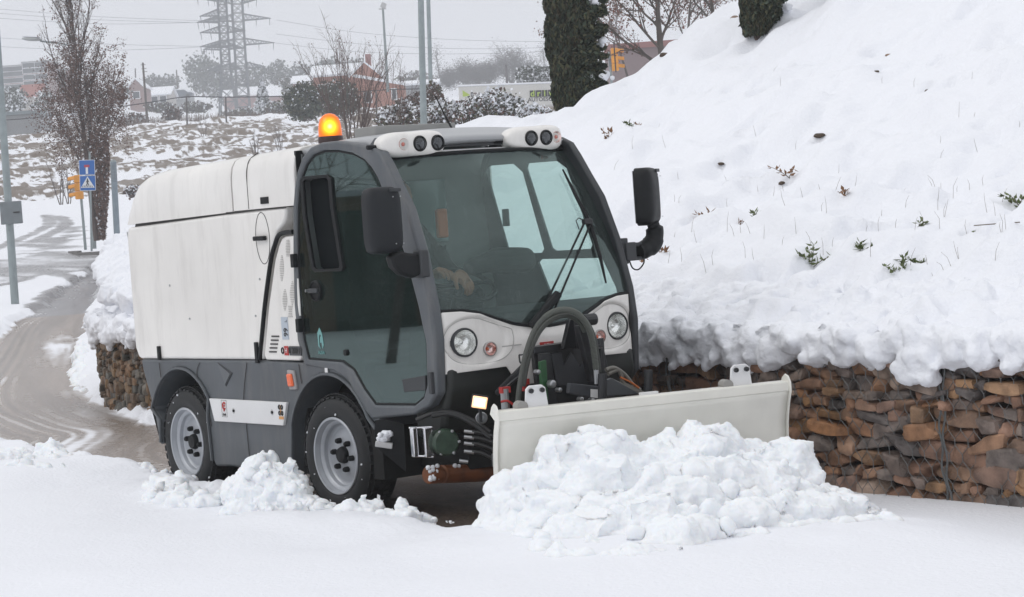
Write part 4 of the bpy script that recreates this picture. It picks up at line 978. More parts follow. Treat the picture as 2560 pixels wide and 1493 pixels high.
# ---- mirrors
def mirror(sg):
    # housing seen edge on; back of housing faces forward
    if sg < 0: pts = [at(922, 470, 11.3), at(1018, 630, 11.3)]
    cx_, cz_ = (.965, 1.587) if sg < 0 else (.965, 1.615)
    cy_ = sg*.845
    h_, wd_ = (.335, .188) if sg < 0 else (.315, .215)
    yaw = -.10 if sg < 0 else .62
    R = Matrix.Rotation(yaw, 3, 'Z')
    m = MB()
    def P(u, v):
        y = (u-.5)*2; z = (v-.5)*2; e = 5.0
        r = (abs(y)**e+abs(z)**e)**(1/e)
        dep = .045*max(0, 1-r**3)**.5
        return dep
    n = 20
    ringp = []
    for lay, (sc_, dx) in enumerate(((.90, -.035), (1.0, -.03), (1.0, .02), (.96, .045), (.85, .058), (.6, .066), (.3, .07))):
        for j in range(40):
            a = 2*math.pi*j/40; ca, sa = math.cos(a), math.sin(a); p_ = .38
            q = Vector((dx, sc_*wd_/2*np.sign(ca)*abs(ca)**p_, sc_*h_/2*np.sign(sa)*abs(sa)**p_)); q = R @ q
            q = q+Vector((cx_, cy_, cz_)); q.x += -.04*(q.z-cz_)*0; m.v.append(tuple(q))
    for k in range(6):
        for j in range(40): m.f.append((k*40+j, k*40+(j+1) % 40, (k+1)*40+(j+1) % 40, (k+1)*40+j))
    m.f.append(tuple(range(40))); m.f.append(tuple(240+j for j in range(40)))
    o = m.build('mirror', BLACK if sg > 0 else mat('mirror_shell', (.014, .016, .019), .55, spec=.3, bump=.2, bscale=300, bdist=.001), T, smooth=50)
    o.rotation_euler = (0, 0, 0)
    q = R @ Vector((-.037, 0, 0)); g = MB().box(Vector((cx_, cy_, cz_))+q, (.003, wd_*.86, h_*.9), R); g.build('mirror_glass', CHROME, o)
    dots = MB()
    for yy in (.2, .42):
        for zz_ in (-.36, .34): dots.lathe([(.0035, 0), (.003, .003), (0, .004)], Vector((cx_, cy_, cz_))+(R @ Vector((.066, yy*wd_, zz_*h_))), R @ Vector((1, 0, 0)), 8)
    split(dots, 'screw', STEEL, o)
    MB().box(Vector((cx_, cy_, cz_))+(R @ Vector((.060, .3*wd_, .44*h_))), (.012, .06, .018), R).build('mirror_slot', GREYD, o, bevel=.003)
    # elbow arm
    if sg < 0:
        am = MB()
        am.prism([(-.845, 1.405), (-.79, 1.43), (-.74, 1.415), (-.66, 1.405), (-.655, 1.31), (-.72, 1.285), (-.79, 1.31), (-.83, 1.35)], .96, 1.03, axis='x')
        am.build('mirror_arm', BLACK, o, bevel=.015)
        MB().box((1.005, -.655, 1.355), (.075, .055, .14)).build('arm_hinge', GREYD, o, bevel=.01)
    else:
        am = MB(); am.tube(smooth_line([(.985, .87, 1.47), (.985, .88, 1.42), (.985, .86, 1.36), (.985, .80, 1.33), (.985, .76, 1.32)]), [.035]*4+[.05]*6+[.055]*6+[.05]*5+[.045]*4, 10)
        am.build('mirror_arm', BLACK, o, smooth=50)
        h2 = MB().box((.985, .735, 1.36), (.04, .08, .022)); h2.box((.985, .735, 1.285), (.04, .09, .02)); h2.box((.985, .69, 1.325), (.055, .07, .10)); h2.box((.97, .655, 1.33), (.06, .05, .14))
        h2.build('arm_hinge', GREYD, o, bevel=.006)
        MB().tube(smooth_line([(.985, .69, 1.28), (.985, .71, 1.235), (.985, .75, 1.225), (.985, .79, 1.26), (.985, .79, 1.31)]), .004, 6).build('cable', BLACK, o)
mirror(-1); mirror(1)
# ---- wiper
def WSP(x, y, off=.02):
    """point on the windscreen where the sight line meets it"""
    d = ray(x, y)
    for t in np.arange(8.5, 14, .01):
        p = CAM+d*t
        if p[0] <= ws_surf(p[1], p[2])+off: return Vector([float(c) for c in p])
    return Vector(p)
wp_ = MB()
p0 = WSP(1345, 800, .05); p1 = WSP(1463, 553, .035); q0 = WSP(1375, 800, .05); q1 = WSP(1476, 560, .035)
wp_.tube([p0, p1], .006, 6); wp_.tube([q0, q1], .006, 6); wp_.tube([WSP(1350, 795, .05), WSP(1362, 770, .05)], .016, 8)
wp_.tube([WSP(1448, 574, .04), WSP(1440, 552, .04), WSP(1447, 545, .035), WSP(1460, 551, .035)], .003, 5)
wiper = wp_.build('wiper', BLACK, T)
MB().tube([WSP(1407, 424, .02), WSP(1440, 490, .022), WSP(1474, 556, .025), WSP(1500, 640, .02), WSP(1515, 708, .02)], [.005, .010, .012, .010, .005], 6).build('wiper_blade', BLACK, wiper)
MB().box(WSP(1468, 554, .04), (.03, .055, .03)).build('wiper_joint', BLACKM, wiper, bevel=.005)
mot = MB(); a_ = WSP(1330, 815, .05); b_ = WSP(1395, 735, .06); mot.tube([a_, b_], .024, 8); mot.build('wiper_linkage', BLACK, wiper)
# ================================================================== plough gear on the front
def bladep(u, v):
    """u along the blade from its near-left end (0) to the far right end (1), v from the cutting edge up"""
    A = Vector((1.875, -.880, 0)); B = Vector((2.245, .60, 0)); p = A.lerp(B, u); t = (B-A).normalized(); n = Vector((t.y, -t.x, 0))
    prof = [(0, .075, .005), (.15, .035, .09), (.35, .0, .21), (.55, -.008, .33), (.75, .004, .45), (.9, .03, .55), (1, .06, .615)]
    vv = [q[0] for q in prof]; off = np.interp(v, vv, [q[1] for q in prof]); z = np.interp(v, vv, [q[2] for q in prof])
    q = p+n*float(off); q.z = float(z); return q, n, t
bl = MB().grid(lambda u, v: bladep(u, v)[0], 30, 24).build('plough_blade', PLOUGH, T, smooth=60, solid=.012)
bl['label'] = 'curved cream snow blade'
lipm = MB(); top = [bladep(u, 1)[0] for u in (0, 1)]; n_, t_v = bladep(0, 1)[1:]
Rb = Matrix((t_v, n_, Vector((0, 0, 1)))).transposed()
L_ = (top[1]-top[0]).length; c = (top[0]+top[1])/2
lipm.box(c+n_*.0+Vector((0, 0, .022)), (L_+.02, .016, .046), Rb); lipm.box(c-n_*.03+Vector((0, 0, .043)), (L_+.02, .06, .012), Rb)
lipm.build('blade_lip', PLOUGH, bl, bevel=.004)
for u in (0, 1):                                                     # rounded end plates
    o = bladep(u, 0)[0]; pr = [bladep(u, v)[0] for v in np.linspace(0, 1, 14)]
    m = MB(); tt = t_v*(.009 if u else -.009)
    front = [p+n_*.022 for p in pr]+[pr[-1]+n_*.02+Vector((0, 0, .045)), pr[-1]+n_*.0+Vector((0, 0, .072)), pr[-1]-n_*.03+Vector((0, 0, .082)), pr[-1]-n_*.06+Vector((0, 0, .065)), pr[-1]-n_*.085+Vector((0, 0, .03))]
    back = [p-n_*.028 for p in pr[::-1]]
    loop = front+back; k = len(loop)
    m.v = [tuple(p) for p in loop]+[tuple(p+tt) for p in loop]; m.f = [tuple(range(k)), tuple(range(2*k-1, k-1, -1))]+[(i, (i+1) % k, k+(i+1) % k, k+i) for i in range(k)]
    m.build('end_plate', PLOUGH, bl, bevel=.003)
br = MB()
for u in (.135, .84):                                                # white lugs with two bolts
    p = bladep(u, 1)[0]-n_*.02
    m = MB(); m.v = []; sgn = 1
    L2 = [(-.062, .03), (.062, .03), (.05, .135), (.032, .15), (-.032, .15), (-.05, .135)]
    front = [p+t_v*a+Vector((0, 0, b)) for a, b in L2]; back = [q-n_*.012 for q in front]; k = 6
    m.v = [tuple(q) for q in front+back]; m.f = [tuple(range(6)), tuple(range(11, 5, -1))]+[(i, (i+1) % k, k+(i+1) % k, k+i) for i in range(k)]
    lug = m.build('lug', WHITE2, bl, bevel=.004)
    b2 = MB()
    for s_ in (-.026, .03): b2.lathe([(.012, 0), (.012, .014), (.007, .016), (.007, .024), (0, .024)], p+t_v*s_+Vector((0, 0, .125)), n_, 8)
    split(b2, 'bolt', BLACKM, lug)
    MB().tube([p-t_v*.075-n_*.05+Vector((0, 0, .055)), p-t_v*.075+n_*.01+Vector((0, 0, .055))], .028, 14).build('lug_bushing', mat('bush', (.3, .29, .27), .5), lug, smooth=40)
p = bladep(.52, 1)[0]; MB().box(p-n_*.04+Vector((0, 0, .055)), (.09, .03, .012), Rb).build('marker_clip', WHITE2, bl)
# black ribs behind the blade
fr = MB()
for u in (.2, .5, .8):
    q = [bladep(u, v)[0]-n_*.02 for v in (0.1, .5, .95)]; fr.box(q[1]-n_*.05, (.02, .10, .5), Rb)
fr.box(bladep(.5, .7)[0]-n_*.07, (1.5, .06, .06), Rb); fr.box(bladep(.5, .25)[0]-n_*.07, (1.5, .06, .06), Rb)
fr.box(bladep(.72, 1)[0]-n_*.08+Vector((0, 0, .02)), (.72, .05, .04), Rb)
# A frame to the truck
fr.tube([(1.72, -.35, .28), (1.2, -.25, .35)], .035, 6); fr.tube([(1.80, .35, .28), (1.2, .25, .35)], .035, 6)
frame = fr.build('blade_frame', BLACKM, T)
X1 = 1.42
def FP(x, y, X=X1): p = on(x, y, 0, X); return Vector([float(c) for c in p])
def plate(pts, X=X1, t=.02, name='mount_plate', m_=None, parent=None, bev=.003):
    m = MB(); q = [FP(*a, X) for a in pts]; k = len(q); m.v = [tuple(p) for p in q]+[tuple(p-Vector((t, 0, 0))) for p in q]
    m.f = [tuple(range(k)), tuple(range(2*k-1, k-1, -1))]+[(i, (i+1) % k, k+(i+1) % k, k+i) for i in range(k)]
    return m.build(name, m_ or BLACKM, parent or T, bevel=bev)
mount = plate([(1340, 868), (1510, 845), (1512, 880), (1540, 1010), (1350, 1020), (1335, 885)], 1.22, .03, 'plough_mount')
plate([(1335, 868), (1500, 846), (1502, 862), (1338, 885)], 1.30, .08, 'cross_beam', parent=mount)
plate([(1352, 884), (1376, 882), (1395, 1010), (1362, 1012)], 1.36, .03, 'upright', parent=mount)
plate([(1380, 886), (1404, 882), (1410, 915), (1428, 880), (1452, 918), (1468, 880), (1475, 960), (1395, 965)], 1.30, .012, 'toothed_plate', mat('dull_steel', (.035, .037, .042), .45), mount)
plate([(1425, 800), (1440, 796), (1446, 870), (1408, 874)], 1.34, .03, 'lift_ear', parent=mount)
plate([(1442, 800), (1462, 792), (1478, 870), (1450, 872)], 1.40, .03, 'lift_ear', parent=mount)
plate([(1446, 815), (1462, 812), (1503, 950), (1480, 955)], 1.46, .04, 'lift_arm', parent=mount)
plate([(1502, 872), (1508, 868), (1522, 1000), (1500, 1002)], 1.40, .10, 'side_cheek', parent=mount)
b2 = MB()
for q, r_ in (((1380, 960), .020), ((1344, 930), .012), ((1442, 975), .012), ((1452, 998), .012), ((1398, 975), .012), ((1480, 1000), .011)):
    c = FP(*q, 1.47); b2.lathe([(r_, -.02), (r_, .01), (r_*.5, .014), (0, .014)], c, (1, 0, 0), 10)
split(b2, 'bolt', STEEL, mount)
c = FP(1467, 800, 1.46); MB().tube([c+Vector((0, -.02, 0)), c+Vector((0, .05, 0))], .03, 12).build('pivot', BLACKM, mount)
# link arm with white tag, stop posts
plate([(1426, 958), (1500, 966), (1500, 998), (1424, 984)], 1.60, .03, 'link_bar', mat('link_grey', (.045, .048, .055), .4), mount)
plate([(1478, 973), (1496, 974), (1496, 996), (1478, 993)], 1.606, .006, 'white_tag', WHITE2, mount, 0)
for q in ((1500, 935, 1512, 1003), (1612, 925, 1630, 990)):
    a = FP((q[0]+q[2])/2, q[1], 1.75); b_ = FP((q[0]+q[2])/2, q[3], 1.75); m = MB().tube([a, b_], .022, 12)
    m.build('stop_post', BLACKM, mount, smooth=40)
plate([(1515, 950), (1530, 945), (1600, 985), (1516, 990)], 1.70, .02, 'gusset', mat('gusset', (.06, .065, .07), .4), mount)
plate([(1350, 905), (1366, 900), (1372, 1000), (1358, 1003)], 1.44, .02, 'green_rod', mat('green_rod', (.02, .09, .03), .4), mount)
# cylinders and hoses
hs_ = MB()
H1 = [(1292, 1030), (1300, 960), (1316, 880), (1340, 820), (1375, 785), (1415, 775), (1450, 790), (1475, 830), (1485, 880), (1490, 925)]
H2 = [(1308, 965), (1322, 890), (1350, 828), (1385, 797), (1420, 790), (1448, 806), (1462, 830)]
for H, X, r_ in ((H1, 1.55, .014), (H2, 1.52, .012), ([(a+8, b+6) for a, b in H1[1:]], 1.50, .012)):
    hs_.tube(smooth_line([FP(a, b, X) for a, b in H], 8), r_, 10)
hoses = split(hs_, 'hydraulic_hose', HOSE, T, smooth=60)[0]
coil = MB(); pth = smooth_line([FP(a, b, 1.55) for a, b in H1], 14)
for i in range(2, len(pth)-2):
    t__ = (pth[i+1]-pth[i-1]).normalized()
    if i > 50: coil.lathe([(.0145, -.003), (.0172, 0), (.0145, .003)], pth[i], t__, 10)
coil.build('hose_coil', mat('coil', (.10, .11, .095), .45), hoses)
c = FP(1490, 925, 1.55); MB().tube([c+Vector((0, 0, .02)), c-Vector((0, 0, .07))], .014, 8).build('hose_fitting', STEEL, hoses)
hs2 = MB()
for H in ([(1515, 925), (1535, 920), (1560, 935), (1580, 960)], [(1520, 935), (1545, 925), (1553, 938), (1560, 960), (1600, 975)], [(1525, 950), (1560, 965), (1610, 985)]):
    hs2.tube(smooth_line([FP(a, b, 1.55) for a, b in H]), .011, 8)
split(hs2, 'hydraulic_hose', mat('hose_pale', (.16, .15, .13), .5), T, smooth=60)
MB().tube(smooth_line([FP(a, b, 1.56) for a, b in ((1550, 943), (1575, 955), (1597, 970))]), .006, 6).build('copper_pipe', mat('copper', (.8, .25, .08), .25, metal=.8), T)
s3 = MB(); s3.tube(smooth_line([FP(1306, 935, 1.3), FP(1275, 960, 1.3), FP(1250, 985, 1.25)]), .008, 6); s3.tube([FP(1298, 888, 1.3), FP(1318, 886, 1.3), FP(1316, 925, 1.3), FP(1300, 905, 1.3), FP(1298, 888, 1.3)], .005, 5)
s3.tube([FP(1310, 915, 1.28), FP(1240, 985, 1.2)], .016, 6)
s3.build('stay_rod', BLACKM, mount)
for q, X in (((1262, 975, 1262, 1010), 1.35), ((1310, 955, 1310, 978), 1.2)):
    a = FP(q[0], q[1], X); b_ = FP(q[2], q[3], X); m = MB().tube([a, b_], [.018, .014], 10); m.box(a, (.03, .05, .03)); m.build('red_valve', RED, mount)
a = FP(1264, 1022, 1.35); MB().tube([a, a+Vector((0, 0, .1))], .022, 10).build('valve_body', STEEL, mount)
MB().tube(smooth_line([FP(1252, 1005, 1.36), FP(1270, 1003, 1.38), FP(1290, 1018, 1.38)]), .006, 6).build('red_cable', RED, mount)
# lit work lamp, round lamp under it
wl = Vector([float(c) for c in at(1199, 1006, 11.05)])
look = Vector((CAM[0]-wl.x, CAM[1]-wl.y, 0)).normalized(); sd_ = Vector((look.y, -look.x, 0)); sd_ = -sd_
Rw = Matrix((look, sd_, Vector((0, 0, 1)))).transposed() @ Matrix.Rotation(-.22, 3, 'X')
lampw = MB().box(wl-look*.02, (.05, .084, .070), Rw).build('work_light', BLACK, T, bevel=.008)
MB().box(wl+look*.006, (.008, .072, .058), Rw).build('lit_rim', mat('lit_rim', (1, .8, .6), .3, emit=(1, .42, .14), estr=1.0), lampw, bevel=.004)
MB().box(wl+look*.012, (.006, .052, .038), Rw).build('lit_lens', mat('lit_lens', (1, .95, .85), .3, emit=(1, .80, .55), estr=2.4), lampw, bevel=.006)
MB().tube([wl-look*.02-Vector((0, 0, .03)), wl-look*.04-Vector((0, 0, .10))], .008, 6).build('lamp_stem', BLACKM, lampw)
c = Vector([float(q) for q in at(1204, 1045, 11.1)])
rl = MB().lathe([(.028, -.03), (.03, 0), (.026, .006), (.022, .0), (.016, -.012), (.008, -.004), (0, 0)], c, look, 24).build('round_lamp', STEEL, T, smooth=40)
# green hydraulic motor on its chrome bracket
def AP(x, y, D=11.45): return Vector([float(c) for c in at(x, y, D)])
c = AP(1115, 1106); ax_ = (look*.96+sd_*.28).normalized()
pump = MB().lathe([(0, -.11), (.062, -.11), (.066, -.06), (.070, -.05), (.070, .0), (.060, .012), (.058, .016), (.0, .017)], c, ax_, 32).build('green_pump', GREEN, T, smooth=35)
bt = MB()
for k in range(6): a = k*1.047; v_ = Vector((0, 0, 1))*math.sin(a)+sd_*math.cos(a); bt.lathe([(.008, 0), (.008, .016), (0, .018)], c+v_*.064+ax_*.0, ax_, 8)
split(bt, 'bolt', STEEL, pump)
bk = MB()
a = AP(1022, 1070); b_ = AP(1082, 1068); bk.tube([a, b_], .008, 4); a2 = AP(1030, 1140); b2_ = AP(1085, 1142); bk.tube([a2, b2_], .008, 4)
bk.box((AP(1036, 1106)), (.03, .03, .15)); bk.box((AP(1070, 1106)), (.03, .05, .15)); bk.build('pump_bracket', CHROME, pump, bevel=.004)
fit = MB()
for k, yy in enumerate((1078, 1092, 1108, 1128, 1152)):
    a = AP(1160 if k != 4 else 1148, yy); b_ = AP(1185 if k != 4 else 1170, yy+3); fit.tube([a, b_], .010, 8)
split(fit, 'fitting', STEEL, pump)
hz_ = MB()
for k, yy in enumerate((1078, 1092, 1108, 1128)): hz_.tube(smooth_line([AP(1180, yy+1), AP(1205, yy+5), AP(1240, yy+14+k*3)]), .010, 8)
hz_.tube(smooth_line([AP(1080, 1040), AP(1130, 1035), AP(1190, 1065), AP(1225, 1095)]), .013, 8); hz_.tube(smooth_line([AP(1040, 1050), AP(1110, 1028), AP(1180, 1050), AP(1225, 1080)]), .011, 8)
split(hz_, 'pump_hose', mat('hose_dark', (.02, .02, .02), .4), pump, smooth=60)
# orange suction drum
o1 = AP(1072, 1187, 11.5); o2 = Vector([float(q) for q in at(1260, 1180, 11.9)])
dr = MB().lathe([(0, -.004), (.044, -.004), (.047, .0), (.047, .07), (.036, .075), (.036, .09), (.047, .095), (.046, (o2-o1).length)], o1, (o2-o1), 26).build('orange_drum', ORANGE, T, smooth=30)
sn = MB()
for k in range(16):
    p = o1.lerp(o2, random.choice([0, .02, .06, .1, .12, .35, .4]))+Vector((0, 0, random.uniform(-.02, .05)))+look*.05; r_ = random.uniform(.006, .016)
    sn.lathe([(0, -r_), (r_*.8, -r_*.5), (r_, .1*r_), (r_*.6, r_*.8), (0, r_)], p, (random.random(), random.random(), 1), 6)
split(sn, 'snow_crust', SNOW, dr, smooth=60)
# mud flap and step with snow
fp_ = [AP(*q, 11.75) for q in ((937, 1052), (955, 1048), (1010, 1060), (1015, 1180), (937, 1115))]
m = MB(); m.v = [tuple(p) for p in fp_]+[tuple(p-look*.01) for p in fp_]; m.f = [(0, 1, 2, 3, 4), (9, 8, 7, 6, 5)]+[(i, (i+1) % 5, 5+(i+1) % 5, 5+i) for i in range(5)]
flap = m.build('mud_flap', BLACK, T)
c = AP(960, 1112, 11.68); MB().box(c, (.05, .09, .03), Rw).build('step', mat('step_grey', (.5, .5, .5), .5), flap, bevel=.005)
s4 = MB()
for k in range(14): r_ = random.uniform(.012, .024); s4.lathe([(0, -r_), (r_, 0), (r_*.7, r_*.7), (0, r_)], c+Vector((random.uniform(-.02, .02), random.uniform(-.03, .03), .02+random.uniform(0, .035))), (random.random(), .3, 1), 7)
split(s4, 'snow_crust', SNOW, flap, smooth=70)

# ================================================================== driver
def skin(name, pts, edges, rad, m, parent=None, sub=2):
    me = bpy.data.meshes.new(name); me.from_pydata([tuple(p) for p in pts], edges, []); me.materials.append(m)
    o = link(me, name, parent); sk = o.modifiers.new('skin', 'SKIN')
    for v, r_ in zip(me.skin_vertices[0].data, rad): v.radius = (r_, r_) if not hasattr(r_, '__len__') else r_
    me.skin_vertices[0].data[0].use_root = True
    s = o.modifiers.new('sub', 'SUBSURF'); s.levels = sub; s.render_levels = sub
    for p in me.polygons: p.use_smooth = True
    return o
JACK = mat('jacket', (.012, .013, .015), .85, bump=.3, bscale=30); SKIN = mat('skin', (.36, .15, .09), .5)
y = SY
pts = [(.06, y, 1.10), (.03, y, 1.30), (.0, y, 1.50), (.01, y, 1.57), (.02, y, 1.66), (.035, y, 1.75),            # pelvis, chest, neck base, neck, head, crown
       (0, y-.16, 1.50), (.10, y-.24, 1.30), (.42, y-.14, 1.27), (.50, y-.10, 1.28),                                 # near arm to wheel
       (0, y+.16, 1.50), (.12, y+.25, 1.28), (.38, y+.24, 1.17), (.50, y+.20, 1.14),                                # far arm reaching the console
       (.12, y-.10, 1.10), (.50, y-.14, 1.12), (.55, y-.14, .88), (.68, y-.14, .84), (.12, y+.10, 1.10), (.50, y+.14, 1.12), (.55, y+.14, .88), (.68, y+.14, .84)]
ed = [(0, 1), (1, 2), (2, 3), (3, 4), (4, 5), (2, 6), (6, 7), (7, 8), (8, 9), (2, 10), (10, 11), (11, 12), (12, 13), (0, 14), (14, 15), (15, 16), (16, 17), (0, 18), (18, 19), (19, 20), (20, 21)]
rad = [.15, .15, .14, .055, .10, .07, .08, .055, .038, .034, .08, .055, .04, .036, .10, .075, .055, .05, .10, .075, .055, .05]
person = skin('person', pts, ed, rad, JACK)
tag(person, 'driver in a dark jacket seated behind the windscreen with a hand on the console', 'person')
hd_ = MB().lathe([(0, -.13), (.04, -.125), (.065, -.09), (.078, -.03), (.08, .03), (.07, .08), (.04, .115), (0, .125)], (.05, y, 1.68), (0.05, 0, 1), 24)
hd_.lathe([(0, -.02), (.012, -.01), (.014, .01), (0, .03)], (.135, y, 1.675), (0, 0, 1), 8); hd_.lathe([(.0, -.03), (.014, 0), (0, .03)], (.05, y-.082, 1.68), (0, 0, 1), 8); hd_.lathe([(.0, -.03), (.014, 0), (0, .03)], (.05, y+.082, 1.68), (0, 0, 1), 8)
hd_.build('face', SKIN, person, smooth=70)
MB().lathe([(.083, -.02), (.086, .03), (.078, .09), (.045, .125), (0, .135)], (.035, y, 1.685), (-.1, 0, 1), 24).build('hair', mat('hair', (.02, .015, .012), .8), person, smooth=70)
def hand(w, d, upv, sgn):
    w = Vector(w); d = Vector(d).normalized(); u_ = Vector(upv).normalized(); s_ = d.cross(u_).normalized(); u_ = s_.cross(d)
    P = [w, w+d*.045, w+d*.075]; E_ = [(0, 1), (1, 2)]; R_ = [.030, (.040), .034]
    for k, (off, ln_) in enumerate(((-.030, .065), (-.010, .075), (.011, .070), (.030, .055))):
        b0 = len(P); a = w+d*.085+s_*off; q1 = a+d*ln_*.45-u_*.006; q2 = q1+d*ln_*.25-u_*ln_*.35; q3 = q2-u_*ln_*.3
        P += [a, q1, q2, q3]; E_ += [(2, b0), (b0, b0+1), (b0+1, b0+2), (b0+2, b0+3)]; R_ += [.011, .010, .009, .008]
    b0 = len(P); a = w+d*.03+s_*sgn*.040; P += [a, a+d*.03+s_*sgn*.018-u_*.01, a+d*.055+s_*sgn*.015-u_*.03]; E_ += [(1, b0), (b0, b0+1), (b0+1, b0+2)]; R_ += [.014, .011, .009]
    return skin('hand', P, E_, R_, SKIN, person, 1)
hp = None
d_ = ray(1150, 690)
for t_ in np.arange(8.5, 14, .01):
    q_ = CAM+d_*t_
    if q_[0] <= .90: hp = q_; break
hand((hp[0]-.04, hp[1], hp[2]+.03), (.35, .35, -.6), (.8, .1, .5), 1)
hand((.50, SY-.10, 1.28), (.8, .1, .1), (0, 0, 1), -1)
# sleeve reaching the hand on the console
_a = [on(1165, 672, 0, .86), on(1225, 655, 0, .80), on(1320, 650, 0, .62)]
arm = skin('sleeve', [tuple(_a[0]), tuple(_a[1]), tuple(_a[2]), (.30, float(_a[2][1])-.04, 1.32)], [(0, 1), (1, 2), (2, 3)], [.042, .06, .075, .085], JACK, person, 2)
c = on(1108, 558, 0, .20); v_ = MB().box((.185, c[1], c[2]), (.03, .07, .16)); v_.build('orange_badge', mat('vest_orange', (.55, .13, .04), .6), person, bevel=.01)
# ================================================================== heaps of ploughed snow
def ico():
    bm = bmesh.new(); bmesh.ops.create_icosphere(bm, subdivisions=1, radius=1); v = np.array([q.co[:] for q in bm.verts]); f = np.array([[w_.index for w_ in q.verts] for q in bm.faces]); bm.free(); return v, f
IV, IF = ico()
def blob_mesh(name, cs, rs, m, voxel, disp, parent=None):
    V, F = [], []
    for k, (c, r_) in enumerate(zip(cs, rs)):
        R = np.array(Matrix.Rotation(random.uniform(0, 6.28), 3, (random.random(), random.random(), 1)))
        Q = np.sign(IV)*np.abs(IV)**random.uniform(.45, 1.0)*(1+.25*(np.random.default_rng(k).random((len(IV), 1))-.5))
        V.append((Q*np.array([random.uniform(.6, 1.25), random.uniform(.6, 1.25), random.uniform(.6, 1.1)])*r_) @ R.T+np.array(c)); F.append(IF+k*len(IV))
    o = from_np(name, np.concatenate(V), np.concatenate(F), m, parent)
    q = o.modifiers.new('remesh', 'REMESH'); q.mode = 'VOXEL'; q.voxel_size = voxel; q.use_smooth_shade = True
    for i, (sz, st, ty) in enumerate(disp):
        tx = bpy.data.textures.new(name+'_'+str(i), ty)
        tx.noise_scale = sz
        if ty == 'CLOUDS': tx.noise_depth = 4
        if ty == 'MUSGRAVE': tx.noise_scale = sz
        d = o.modifiers.new('disp', 'DISPLACE'); d.texture = tx; d.strength = st; d.mid_level = .5; d.texture_coords = 'GLOBAL'
    return o
def heap(name, spines, label, voxel=.0095, rr=(.03, .08), fill=.11, disp=None, gz=.02, crumbs=220):
    cs, rs = [], []; tops = []
    ns = len(spines)
    for si, sp_ in enumerate(spines):
        P = [np.array(at(*q)) for q in sp_]
        for a, b in zip(P[:-1], P[1:]):
            n = max(1, int(np.linalg.norm((b-a)[:2])/.036))
            for i in range(n):
                c = a+(b-a)*(i+random.random())/n; r_ = rr[0]+(rr[1]-rr[0])*random.random()**1.6*1.25; top = c[2]+random.uniform(-.03, .025)
                jit = np.array([random.uniform(-.04, .04), random.uniform(-.04, .04), 0])
                cs.append(np.array([c[0], c[1], top-r_])+jit); rs.append(r_); tops.append((c[0]+jit[0], c[1]+jit[1], top))
                z = top-r_*1.5
                while z > gz:
                    r2 = min(fill, rr[1]+(top-z)*.35)*random.uniform(.75, 1.2); w_ = (top-z)*.16
                    cs.append(np.array([c[0]+random.uniform(-w_, w_), c[1]+random.uniform(-w_, w_), z-r2*.5])); rs.append(r2); z -= r2*.8
    for k in range(crumbs):
        c = random.choice(tops); r_ = random.uniform(.009, .026); cs.append(np.array([c[0]+random.uniform(-.06, .06), c[1]+random.uniform(-.06, .06), c[2]+random.uniform(-.07, .012)])); rs.append(r_)
    o = blob_mesh(name, cs, rs, SNOWP, voxel, disp or [(.22, .10, 'CLOUDS'), (.055, .028, 'CLOUDS'), (.018, .017, 'CLOUDS'), (.008, .007, 'CLOUDS')])
    tag(o, label, 'snow heap', 'heaps of ploughed snow'); return o
SNOWP = mat('snow_ploughed', (.88, .905, .935), .65, spec=.2, bump=.5, bscale=80, bdist=.004, sss=.5)
